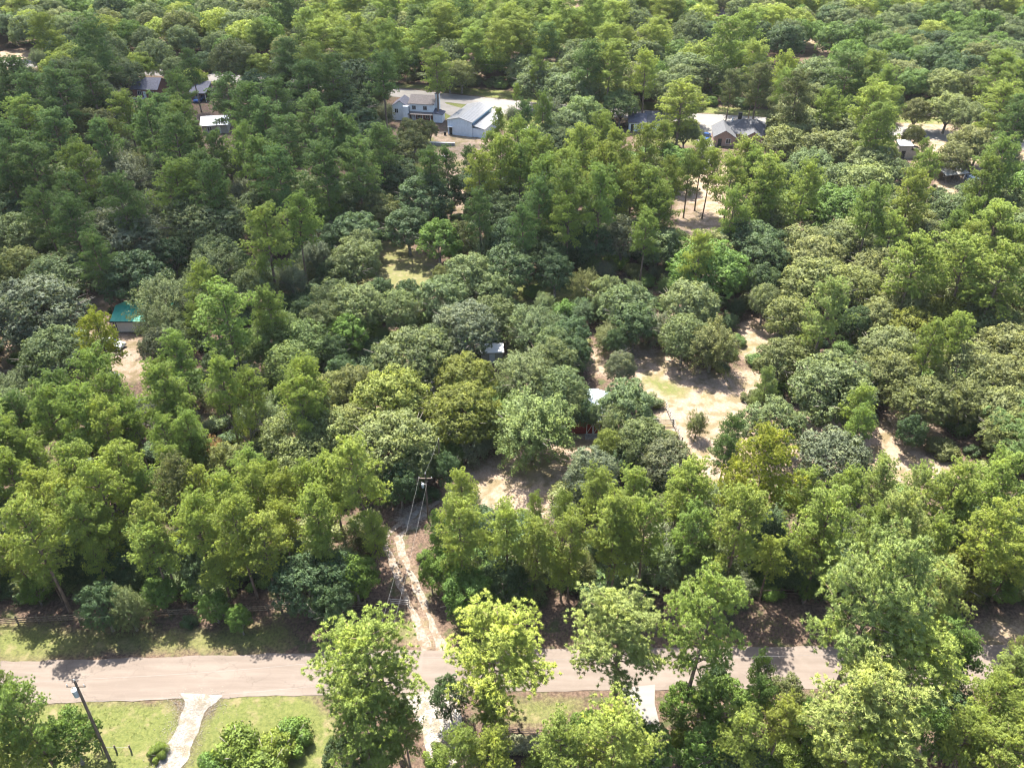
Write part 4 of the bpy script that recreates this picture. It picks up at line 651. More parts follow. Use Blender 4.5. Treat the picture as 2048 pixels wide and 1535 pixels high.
FAR="-47,458 4,383 131,358 296,350 281,405 -200,466 309,370 -289,440 308,426 -262,395 379,451 262,285 -8,330 282,477 -110,359 -104,279 -363,411 -41,369 254,246 367,427 -126,256 -221,298 267,336 -190,435 232,267 141,373 -236,252 -55,402 231,248 218,389 189,251 -106,343 297,368 -180,362 -183,257 -119,308 -161,420 -218,355 -300,317 -286,293 39,413 -326,464 -53,435 226,354 4,328 358,402 207,316 102,407 -98,331 -193,244 -199,294 181,251 138,448 -25,303 274,296 40,473 -88,307 2,349 3,280 -247,240 120,418 -111,327 -297,476 108,411 173,241 104,453 237,413 256,431 278,376 143,401 -273,287 130,387 -334,352 194,429 -318,395 -188,414 -223,412 362,415 -79,353 90,422 -307,391 -136,267 -149,416 -342,372 -154,399 -24,359 -254,347 -245,453 368,475 369,435 -153,342 47,283 -307,468 7,435 165,452 232,288 -319,352 -131,343 -302,440 176,462 -172,455 -68,323 76,480 -45,320 -270,299 262,301 -211,358 289,323 253,451 299,388 41,465 -340,410 -37,413 111,418 145,304 -202,474 -146,394 -74,369 -190,272 -189,354 407,457 -238,342 -233,278 -254,315 -142,290 -67,417 16,333 -103,324 -315,472 -228,446 -35,330 291,468 -386,448 -22,454 -354,377 273,328 281,436 -212,473 184,465 193,392 34,344 245,288 144,389 57,361 -176,327 121,470 172,470 -292,307 118,355 -158,335 313,397 -224,401 -200,356 -158,472 -212,435 151,285 274,304 -48,286 330,396 -59,267 273,283 -247,265 313,455 377,413 -141,463 247,276 -357,417 -89,396 -279,272 -89,300 -246,471 265,323 201,333 -225,239 304,417 -141,315 98,469 129,296 110,459 -396,466 -14,288 380,469 -159,327 -4,337 -262,462 187,431 216,436 -123,382 -327,426 144,279 -256,292 296,311 396,451 -247,296 265,417 -278,396 -164,440 -89,372 -150,292 213,268 -122,375 315,329 120,432 -338,478 213,349 330,440 -169,260 70,473 -106,463 -41,447 165,295 85,379 59,294 -217,393 -233,400 37,429 -209,246 32,329 -297,390 109,271 -140,332 41,308 -52,319 202,231 208,336 247,332 -224,345 291,360 -213,279 396,466 -300,351 -93,462 -269,436 -216,426 223,331 -251,437 36,380 -140,387 54,335 103,336 -41,342 -178,352 215,421 -212,345 -262,348 -38,262 -313,358 211,413 -304,358 308,353 -275,459 335,427 -262,419 -184,454 -281,434 285,356 -136,282 -123,357 -164,239 293,400 160,272 -102,389 45,448 270,375 266,256 -76,387 -184,429 166,320 -344,416 351,390 116,376 -305,308 -180,238 -49,384 270,358 -349,393 -209,377 -18,386 240,264 -206,291 228,448 -152,330 -105,371 -41,391 194,464 238,292 -169,331 -297,465 62,280 202,242 167,426 174,232 -26,416 -229,286 155,314 257,404 -176,408 -238,471 -157,295 339,416 -132,417 -139,450 267,404 147,339 -135,373 71,283 217,249 -261,266 231,257 -235,237 177,404 200,321 309,435 365,459 -252,258 249,442 235,389 -154,388 -216,255 -226,419 -47,310 3,471 95,443 179,339 128,317 -196,364 -329,446 -260,435 200,353 -1,405 74,257 214,404 -68,330 -337,453 1,455 244,325 -23,288 175,363 -108,317 191,269 178,396 61,423 -213,451 -113,278 -232,361 193,474 249,255 250,476 -49,413 -297,327 187,330 -27,388 155,331 -57,457 175,373 -176,335 287,411 155,424 144,443 -33,390 -181,387 -29,336 -65,385 -86,425 320,352 150,365 95,358 289,333 168,328 -278,319 -60,299 129,335 140,286 174,285 -184,328 151,262 105,432 41,347 249,435 -137,347 -260,367 -115,438 -186,443 -205,337 -12,305 233,456 183,265 229,233 -192,255 161,288 201,382 264,427 110,279 166,363 251,340 -164,369 251,365 250,396 -356,470 99,389 320,401 -10,358 -380,454 94,410 224,315 -16,322 186,361 -37,283 35,336 -76,437 -155,356 52,305 206,389 37,451 -156,232 90,460 212,395 91,384 72,404 -213,400 -307,421 -262,275 320,424 226,436 59,433 310,378 -21,475 -257,333 -209,391 -269,268 254,260 197,252 -194,410 -237,413 -315,412 151,387 287,345 -331,434 202,271 47,322 164,266 91,321 237,466 -145,372 245,406 65,313 -136,380 117,324 -170,432 289,433 307,401 207,368 -220,463 -195,346 148,294 -31,428 163,252 -206,423 60,349 -175,277 -107,479 -267,427 -110,379 -328,360 252,238 -11,447 -57,425 223,467 -183,280 258,369 -358,457 -73,380 38,294 -79,397 413,471 331,456 -360,439 -185,244 183,378 -360,399 220,239 313,447 102,441 -18,436 -258,387 -53,297 -132,440 247,310 309,321 362,480 -156,412 -409,475 -125,432 -231,458 -254,373 153,275 -3,382 -249,281 290,440 188,277 -212,322 60,323 117,260 160,325 -4,469 -225,276 187,293 -207,238 -297,406 175,447 -234,331 256,378 346,437 -51,327 283,329 -125,424 315,339 323,431 274,434 -296,363 3,338 233,472 302,432 -170,390 -168,400 -45,360 -177,468 12,469 -20,297 -242,363 -201,261 88,440 105,373 120,280 -6,369 293,301 165,304 -48,448 154,340 200,470 251,384 185,415 -19,420 -306,459 -400,448 -58,373 -86,382 -28,343 272,427 -38,355 -291,375 270,441 -229,233 344,365 280,318 -11,471 -133,479 217,363 275,475 -265,358 155,454 387,435 -64,452 3,358 75,388 -332,389 116,307 69,441 36,354 -255,246 -137,423 -110,409 -75,342 324,376 -155,434 -65,291 -210,410 229,307 -192,291 -269,370 -79,363 -279,331 -159,318 -123,278 -116,396 221,341 139,318 72,455 -305,448 100,326 -264,327 100,310 0,320 -263,304 293,451 -109,396 -188,405 -230,387 224,259 161,414 -73,306 56,440 -311,317 158,258 239,283 251,417 -63,467 159,463 -351,420 229,406 28,295 -173,366 -193,333 128,407 -123,464 195,313 -28,380 -19,311 213,478 54,475 119,460 314,387 341,441 192,438 -142,436 162,435 -250,402 -245,252 -375,411 97,301 -54,359 -38,315 240,397 -34,304 344,473 -346,433 81,399 240,316 -39,400 -239,293 238,340 -296,419 -281,424 -342,424 305,459 138,272 -69,261 -286,381 -181,399 -260,258 31,276 -226,325 -406,467 253,355 -363,430 180,276 -85,441 90,448 -323,377 51,347 322,345 0,298 314,362 -396,478 189,370 151,465 7,415 -65,368 -89,350 187,232 -243,272 -132,464 -170,250 344,375 351,413 -300,380 21,277 113,449 -69,392 -3,314 -173,379 53,461 -376,477 161,383 -199,269 -316,422 198,408 -148,424 302,361 104,349 -106,424 -231,477 -187,237 -222,369 -179,267 320,414 -113,389 126,257 234,330 106,466 -39,296 300,305 -101,301 263,351 221,282 176,320 -255,446 -304,401 260,315 -344,402 188,451 -193,298 114,402 34,366 307,335 -421,480 -369,457 -131,404 36,392 289,309 8,443 351,378 -92,416 -80,408 77,362 148,348 -368,447 211,325 -297,434 -272,343 -98,400 -306,325 -324,439 260,389 -288,323 -87,341 96,332 -255,461 178,473 -265,312 210,455 -68,440 40,400 208,422 49,418 -13,408 270,480 -286,448 11,314 246,232 243,447 -195,444 -257,281 -87,364 -7,346 -95,376 -235,430 177,298 127,303 72,431 -344,446 -227,379 -1,430 129,398 350,426 -277,440 375,430 27,286 -285,400 -3,418 -337,462 244,351 -218,441 -386,461 333,380 -282,370 -78,318 -225,267 218,290 133,373 -142,360 -187,375 -329,408 -388,476 138,385 -403,460 -73,465 145,471 -279,416 201,456 240,438 -162,448 27,470 242,472 200,293 -174,344 275,353 156,401 143,428 271,465 -198,234 -64,433 216,318 225,395 100,260 -115,469 282,383 -263,477 -343,362 205,344 301,341 300,321 165,342 327,468 -55,366 229,374 -273,449 -250,415 -273,308 388,472 119,370 -172,418 136,418 340,391 -67,315 211,276 239,356 57,397 47,331 206,298 276,392 84,406 231,381 351,399 -110,431 -319,405 195,282 259,479 -143,470 -363,477 -245,349 135,279 350,467 74,271 -165,478 250,319 242,458 -214,262 6,371 334,408 -53,475 -147,281 -284,340 -67,348 -21,403 -311,380 285,290 175,388 252,290 -195,460 339,452 213,379 -316,329 -124,322 -380,422 72,332 225,413 277,458 -353,409 136,340 130,475 393,439 167,312 175,256 24,322 -285,471 103,363 245,302 369,409 193,417 158,472 -55,306 -307,412 -372,438 -99,476 51,393 -86,326 -252,340 -204,253 -235,260 -313,444 21,466 -32,461 -323,413 -120,343 -239,320 11,393 -1,289 108,381 -106,444 57,287 332,353 -204,385 -237,438 -37,480 -27,294 264,395 -193,469 311,472 -139,259 -258,471 210,249 122,361 298,332 64,466 258,422 349,406 80,435 300,442 -162,350 -217,244 -120,412 -85,403 236,429 -277,376 -121,285 135,309 312,463 -94,360 -205,397 359,462 -48,423 -323,473 -151,381 -143,444 60,446 -80,296 -93,324 -247,325 192,242 -31,367 287,426 -228,248 -266,337 323,407 143,312 -247,429 42,458 372,455 -48,466 361,390 3,309 183,442 -81,460 126,378 -112,349 -155,365 160,245 274,417 205,448 -243,406 148,318 191,340 -34,374 82,450 299,466 152,231 12,426 160,372 -146,324 250,427 -344,461 213,463 145,267 286,373 -231,299 -162,394 203,432 -271,417 -330,400 -21,346 269,316 -206,276 -22,462 -194,426 -239,377 -107,452 404,470 45,265 -129,367 46,387 -205,368 134,439 151,478 227,297 -80,472 -210,298 105,478 -248,393 43,374 -198,419 -204,436 -125,336 -107,306 -218,337 118,442 -246,314 -49,397 367,402 -3,397 261,463 286,299 -325,339 -290,409 109,325 -155,479 11,279 -196,377 155,351 344,398 -8,297 297,408 -52,340 253,300 -97,423 -67,340 203,280 53,376 -285,311 89,311 209,290 -309,430 -287,283 12,405 228,323 -119,363 121,396 78,351 -32,321 -239,446 -132,455 -273,386 71,368 233,400 114,339 44,276 -258,403 -247,479 -120,328 -75,453 -24,441 -230,314 -244,334 -302,334 273,341 -243,286 -163,253 -168,410 -143,339 149,356 332,475 376,478 46,432 -220,384 137,392 -91,470 255,277 -29,478 -228,470 190,261 154,432 22,269 196,373 65,257 -274,473 45,292 27,313 -356,449 60,405 -157,372 198,264 137,363 -134,311 -59,347 -73,476 -37,434 119,288 222,373 -96,308 59,412 9,293 150,417 260,338 -221,283 -141,275 16,306 320,461 -333,470 193,326 27,305 -346,381 -282,299 204,479 135,454 -288,431 98,345 -13,460 43,359 65,394 173,353 -345,473 355,448 221,405 -230,370 12,455 -74,420 225,428 17,295 282,339 113,387 212,304 -132,395 -276,365 -119,451 -72,403 104,398 -100,436 142,298 -329,476 262,274 359,472 243,370 -277,408 76,419 275,367 -92,480 100,416 140,462 -215,230 66,305 344,460 -94,315 262,441 233,423 -3,479 88,413 38,287 326,446 -196,398 127,452 -49,352 168,407 423,477 -241,307 -288,351 235,239 79,468 204,307 -296,456 195,359 -58,418 -220,449 -122,473 84,479 -248,233 51,454 320,439 -209,465 -369,406 -319,449 219,456 -30,407 -252,306 34,439 -266,320 334,464 114,425 122,387 -91,275 -165,462 -169,358 184,306 -171,235 265,454 62,333 33,420 202,416 -104,270 -189,388 -370,418 129,414 158,442 -281,347 277,276 385,446 331,387 290,419 -311,367 -46,301 236,274 157,294 139,410 229,344 272,263 69,375 213,259 320,368 -85,477 135,325 -83,274 -21,335 324,454 334,366 165,279 306,314 -13,278 -307,479 94,256 -375,467 298,425 205,401 -135,410 147,409 235,365 153,372 -333,421 -275,352 68,338 191,410 -297,300 -93,453 -106,415 41,441 -287,332 -156,285 205,359 194,347 245,248 307,410 285,454 -96,442 -158,462 239,306 -310,404 -295,343 72,317 -63,409 48,405 -152,456 -60,325 -147,451 -309,341 -71,298 -326,456 -141,480 111,438 -269,256 157,238 -262,409 198,301 131,288 -284,391 -74,445 175,421 -279,283 -49,265 40,323 -227,338 -173,448 53,318 302,381 264,473 68,360 -392,434 169,382 -13,396 110,353 -65,399 -255,360 190,381 -71,356 206,466 -30,451 -223,430 -140,403 -61,256 -126,398 33,405 -186,466 9,301 212,230 297,459 322,336 -282,356 -263,377 -265,290 -340,390 97,379 185,321 14,286 -117,423 -238,388 180,244 -211,271 -63,306 -25,326 51,368 -182,230 29,479 -117,337 163,354 -41,425 221,275 -168,321 267,383 -93,433 -128,287 -285,459 45,300 -336,428 -191,281 -184,344 -327,350 -18,355 182,286 -10,419 6,463 147,377 59,373 140,479 243,240 -241,397 -290,358 -212,366 121,296 347,452 291,380 131,424 -236,270 119,479 -94,345 168,479 -210,444 -133,325 130,462 127,343 -319,428 379,441 359,440 293,293 170,438 92,432 -180,377 -335,367 -271,393 -81,376 -165,378 -157,243 96,453 -53,391 249,460 158,362 -364,393 -267,455 -353,384 -317,372 53,447 108,259 255,348 35,301 254,325 -151,468 -100,468 -253,454 394,480 -21,281 84,392 -170,470 67,385 186,404 266,295 -59,334 -318,342 260,448 225,385 68,325 -36,468 -195,478 -368,466 -146,269 280,413 195,401 -189,397 -197,285 236,348 -135,354 -103,354 181,354 -84,390 139,347 -143,412 -229,255 178,429 67,415 172,413 59,382 47,469 -7,284 -230,307 -380,436 -295,334 221,267 278,310 -246,375 -204,328 360,423 172,274 93,401 81,371 -81,429 -290,465 -191,451 110,332 -186,367 -3,439 -269,443 137,470 207,441 43,424 50,357 123,310 -239,463 62,476 334,447 -260,427 409,478 -30,285 -81,447 169,396 72,465 -120,315 174,305 237,230 -15,370 220,474 -220,477 -269,466 77,343 -187,422 185,394 -122,443 126,274 -17,428 -237,421 -217,328 -190,341 241,256 -49,376 -250,384 -58,289 265,265 323,384 319,392 93,476 243,383 -80,336 228,241 375,462 -10,379 383,429 82,256 304,480 273,450 -294,449 182,313 42,339 -190,263 -161,342 286,394 6,400 101,318 -31,399 -6,452 197,445 18,317 -144,379 -150,317 -114,369 83,425 -326,394 -9,433 340,383 -330,382 14,437 -170,350 112,364 69,346 -133,274 236,322 9,321 31,268 326,361 -216,291 112,477 64,457 357,382 163,392 144,453 -62,357 114,468 -300,371 -27,313 -239,231 -354,435 40,269 -198,339 14,480 285,366 221,308 173,249 -371,428 132,350 59,340 328,415 267,368 -20,376 314,407 138,262 -164,428 -327,368 -70,269 -47,430 -123,390 -335,375 -203,455 284,282 -191,230 -257,326 -216,418 -101,457 15,326 179,330 -34,441 -14,340 261,250 -412,460 -116,461 85,67 95,100 -157,513 -98,19 -137,579 -59,43 -97,43 -126,147 -52,17 341,568 -133,106 84,81 -136,204 140,196 -99,585 -159,115 -113,156 352,482 190,198 148,206 -238,512 160,109 107,81 353,559 -148,545 362,568 -445,511 197,566 -84,550 -171,585 228,362 32,493 -245,225 -124,96 82,21 355,432 193,185 -123,86 463,553 -13,558 41,599 327,533 125,66 -69,428 358,596 108,101 191,162 201,187 -146,132 -157,129 122,506 125,530 95,488 166,492 -151,190 -404,567 445,561 -226,567 161,508 62,546 356,491 -417,566 138,158 -211,519 319,579 252,540 -152,96 -260,502 54,24 143,137 86,547 -201,204 -62,32 -73,39 -301,562 -77,30 -455,576 -241,543 -132,169 -147,90 -337,589 150,151 155,157 92,23 -223,207 303,508 -103,77 194,217 417,523 -416,524 48,554 -166,122 -2,569 281,499 124,113 -252,525 -182,179 146,114 27,597 72,29 124,122 253,562 -124,115 -470,561 180,173 110,40 -337,441 295,529 -202,227 -231,587 -156,202 -46,552 244,584 -78,20 -279,489 -110,598 -89,509 217,223 -155,168 -211,193 -35,348 90,93 -297,551 189,497 -157,141 -318,489 449,551 175,536 -428,587 -105,544 -208,573 104,26 102,107 -240,590 500,592 -299,517 -53,527 -235,491 -143,152 106,136 -60,479 -128,505 247,512 -182,165 -11,493 -190,531 139,125 221,568 308,586 116,166 -91,24 188,529 40,510 -116,102 345,542 99,429 133,67 -188,223 153,128 -407,545 157,193 304,562 153,96 -308,506 -114,73 246,524 58,536 144,580 -210,225 9,561 -279,595 312,535 -380,500 250,596 90,118 -371,557 160,578 -417,581 440,589 197,584 -327,531 -122,516 231,573 435,552 320,520 -87,81 -141,180 170,175 -393,578 120,88 42,10 144,166 -216,508 -253,558 181,236 140,151 -222,548 96,599 -35,565 -444,528 173,163 -179,440 76,74 -95,84 229,208 -186,199 -231,204 -108,35 -169,495 217,514 -196,504 21,506 -146,218 -165,145 -266,403 8,502 171,197 7,490 119,74 -200,565 -15,572 100,74 -329,500 -329,521 176,156 -170,539 56,32 209,593 206,262 78,46 112,590 479,596 118,127 -67,10 161,131 -431,540 -37,593 -141,502 63,36 402,529 -159,221 -394,563 -111,498 134,103 -267,537 431,503 206,572 30,533 208,200 -269,279 113,142 130,140 -258,583 -150,148 151,186 328,588 80,494 -49,490 -83,40 -150,598 451,568 181,206 -179,516 349,593 181,579 -132,430 -112,133 -112,91 -177,219 208,497 413,539 -449,544 88,38 210,218 370,515 -405,530 202,525 -391,527 -3,507 71,63 427,494 200,508 85,580 -168,168 -391,550 263,565 9,513 166,541 243,572 463,584 137,534 -104,528 -24,596 -70,63 167,235 281,420 -184,209 -204,163 82,563 129,187 -309,517 -51,513 104,35 274,491 -103,97 -172,568 -82,13 40,522 -45,405 416,496 -77,81 -427,497 -157,154 -87,99 -283,531 264,527 -263,561 -220,189 -161,107 46,27 176,493 123,147 -111,118 -78,327 131,179 -445,568 -114,82 -83,91 188,149 -6,390 -100,108 94,10 -429,487 71,16 44,537 -316,460 -189,144 168,137 134,84 -155,444 110,123 294,515 161,230 -178,195 384,587 248,498 34,546 -179,141 108,521 153,550 -137,118 -56,591 -285,581 -136,137 -245,357 -351,491 123,549 -370,511 366,501 -232,548 -189,552 118,273 389,508 -174,162 112,73 -147,158 264,488 218,185 -136,162 167,191 -433,526 272,515 -204,511 -275,514 -182,544 -103,26 169,183 206,546 -219,587 339,487 -59,545 -291,588 -172,524 -420,556 372,527 267,597 -374,590 280,347 -68,529 -201,524 126,588 -131,129 427,543 -170,195 214,205 -484,569 -124,158 -223,496 -305,572 -212,489 -62,20 -173,211 153,302 283,513 -359,499 210,534 235,593 109,111 490,592 -501,597 367,549 -34,515 -137,532 333,579 128,161 -462,589 98,42 122,157 -94,68 -20,514 -89,582 -139,81 146,86 203,179 98,552 -212,184 177,561 -366,565 14,539 167,225 -182,479 -189,517 -175,226 -160,538 -28,504 -150,121 -109,140 432,516 236,517 -113,536 -116,145 147,532 225,487 -123,135 -352,400 -126,595 -78,71 -352,598 102,120 -122,124 -134,92 230,219 -342,534 -42,498 221,536 -116,488 182,218 -338,575 361,526 341,521 -128,65 -128,495 -311,453 -194,171 66,511 311,551 367,576 116,62 -402,589 -125,179 145,180 -319,550 -179,156 73,525 125,171 -194,185 146,102 -77,511 -69,30 -120,64 290,581 -146,102 -428,575 -270,497 96,85 93,109 -215,213 47,314 451,523 121,98 386,542 33,559 224,196 -137,542 -370,497 327,490 -132,184 12,600 -85,492 -61,520 -244,530 154,118 166,150 479,581 394,599 337,558 -258,489 105,570 150,497 338,600 382,517 -137,144 -332,490 -98,536 -225,537 127,517 286,527 -5,517 114,495 -313,582 -205,350 -110,45 213,239 78,537 -133,587 113,91 -164,209 -21,533 418,555 131,75 346,498 170,573 -462,556 21,301 447,514 56,489 145,520 65,26 -153,572 -136,71 380,568 -356,516 -133,569 113,152 178,133 -81,522 290,564 -87,536 -211,598 145,506 213,583 51,591 408,490 175,593 412,600 -67,580 65,596 56,17 99,582 -270,547 -355,556 31,587 -349,501 -107,70 167,459 91,71 -441,581 263,585 -334,544 -196,390 -78,582 -398,508 193,306 176,145 323,560 -300,530 68,77 -223,197 130,565 -390,588 -139,127 -97,502 133,545 -474,598 -4,551 -100,559 -5,533 -369,539 240,376 -382,577 -474,588 141,108 305,523 100,461 37,315 235,212 -490,580 -295,506 239,537 -2,582 -180,500 -453,525 -144,197 353,512 80,92 25,333 -104,128 400,496 191,171 195,599 -121,579 -403,492 -46,24 -448,599 -287,566 -350,583 -343,509 -211,564 -119,45 -416,511 66,489 105,89 -320,508 188,483 -118,561 84,30 -91,110 188,208 278,533 100,62 -168,132 -203,194 240,223 -143,187 74,586 -342,557 199,197 -85,65 88,506 -148,181 26,573 164,519 153,136 -179,421 277,580 118,118 314,496 -313,529 -65,502 -320,360 317,568 -170,115 -126,166 116,104 -185,152 125,495 253,268 -203,534 -22,579 109,531 -201,494 -169,551 -393,488 -45,570 160,562 19,550 330,502 485,571 141,598 404,518 -228,213 79,594 -146,489 149,196 295,541 -23,560 384,421 -228,518 279,361 -269,585 -249,571 -353,478 -93,570 -206,174 -190,576 64,67 -398,519 262,545 -110,573 178,521 -284,512 139,95 -69,70 -431,555 -55,559 75,551 -181,526 -30,528 -212,203 -259,544 442,530 -91,10 -211,543 -174,485 -468,577 200,213 -490,597 -294,487 -201,212 177,346 -279,557 63,498 388,464 -117,588 -181,585 -246,598 5,273 157,588 425,564 479,558 274,403 -58,571 351,575 -233,408 249,552 198,173 68,43 -170,598 230,509 -115,523 87,15 175,124 -140,561 11,584 193,517 106,544 -16,501 162,179 -108,471 -255,535 -166,153 -306,496 226,460 -126,480 -180,318 405,566 75,576 -235,349 325,551 -138,192 -13,599 372,590 139,186 131,113 -132,83 219,592 -244,500 -46,476 78,35 386,455 121,598 172,205 31,503 278,570 -255,600 234,557 -49,580 173,221 -98,489 196,225 94,564 -282,545 304,498 124,81 175,188 -420,490 293,483 -97,368 -162,194 108,65 373,537 -303,590 144,329 -320,568 -225,438 355,542 401,506 242,479 -109,149 -366,520 -308,350 175,507 161,600 260,329 96,528 156,539 -410,596 -146,526 -196,217 -109,107 92,30 28,518 46,576 -98,33 278,556 243,420 266,576 163,204 189,423 -391,538 -167,228 -355,566 317,507 -198,548 183,457 367,490 -416,536 317,599 -226,598 -136,522 100,129 425,597 -345,454 98,93 -131,555 108,506 -442,550 49,10 306,390 -99,410 187,543 -74,552 393,552 -54,29 -162,525 167,125 -190,192 379,550 132,506 396,536 -348,541 -156,212 385,528 220,548 439,543 -129,77 253,466 67,11 -411,556 292,597 378,489 221,230 -311,557 -182,289 220,215 -172,186 -243,555 2,540 -94,548 -421,600 209,556 -146,111 -204,186 119,46 -24,542 -323,385 455,597 -175,132 452,541 -4,275 114,579 312,486 107,559 -112,126 371,444 -158,498 -17,548 178,180 -110,514 -160,591 148,172 400,588 409,465 -355,527 -38,540 -135,599 215,194 160,141 -362,581 -381,546 430,573 211,187 -249,510 44,18 -117,110 160,484 144,545 -102,89 131,150 -44,524 71,562 456,577 230,529 283,467 -181,600 -142,96 -40,16 -341,521 61,568 475,570 -119,404 261,360 -104,119 41,487 -308,542 -425,515 -240,576 -147,140 159,172 -272,333 -88,33 50,568 -231,527 -72,539 -163,563 292,497 229,277 -31,490 -66,45 344,507 42,586 114,82 331,346 404,549 -102,137 214,443 -381,522 260,503 422,531 -124,527 -94,519 -172,149 450,587 128,366 416,583 280,592 -36,455 416,571 136,490 139,117 60,44 207,517 91,518 141,79 -384,470 304,451 234,300 497,582 -59,12 -159,180 298,575 -142,513 128,90 -237,211 214,371 -193,160 -42,329 -205,303 155,103 51,501 150,396 -464,539 319,469 184,187 -69,486 -206,588 101,19 -213,553 -132,197 141,567 -193,540 -95,116 134,167 -149,203 -159,383 391,567 146,159 -104,63 184,597 152,164 89,46 -24,431 127,441 131,132 164,335 192,556 -413,468 -238,245 442,580 -359,543 127,105 181,225 -202,405 172,549 -175,173 77,13 251,372 -147,579 -41,376 -102,361 90,468 182,140 -451,588 76,411 208,210 119,136 -387,511 166,115 -328,557 -159,549 -343,567 -160,163 -265,519 -418,500 -143,172 240,547 4,480 20,565 -289,521 147,122 421,511 464,569 139,176 -207,480 23,541 327,569 -145,165 -109,336 106,149 -221,376 55,514 435,598 -195,199 83,529 283,547 -99,338 -283,499 -223,362 -123,105 163,163 -70,589 213,488 -213,531 258,412 104,493 167,585 110,394 20,474 115,569 186,569 472,588 144,558 -330,567 75,509 58,557 -70,78 246,358 308,572 -79,499 340,531 164,468 61,578 -219,222 52,524 405,577 -33,579 68,534 -263,529 362,585 236,488 -88,596 158,281 46,479 -387,428 202,163 62,521 -421,544 -294,291 153,513 183,162 -462,569 146,144 -70,22 350,371 -34,420 -408,575 -231,223 -432,565 22,492 140,72 -255,238 76,84 182,198 -161,187 316,433 135,556 -273,571 -380,600 -57,448 -118,549 160,529 -189,594 77,381 -363,490 116,410 -131,332 -83,560 220,505 -225,506 -96,76 94,124 21,583 87,101 10,346 -188,562 -9,588 9,548 -395,456 -79,569 300,550 -86,315 463,539 -115,38 335,548 256,520 301,396 321,482 -17,524 -57,383 20,526"
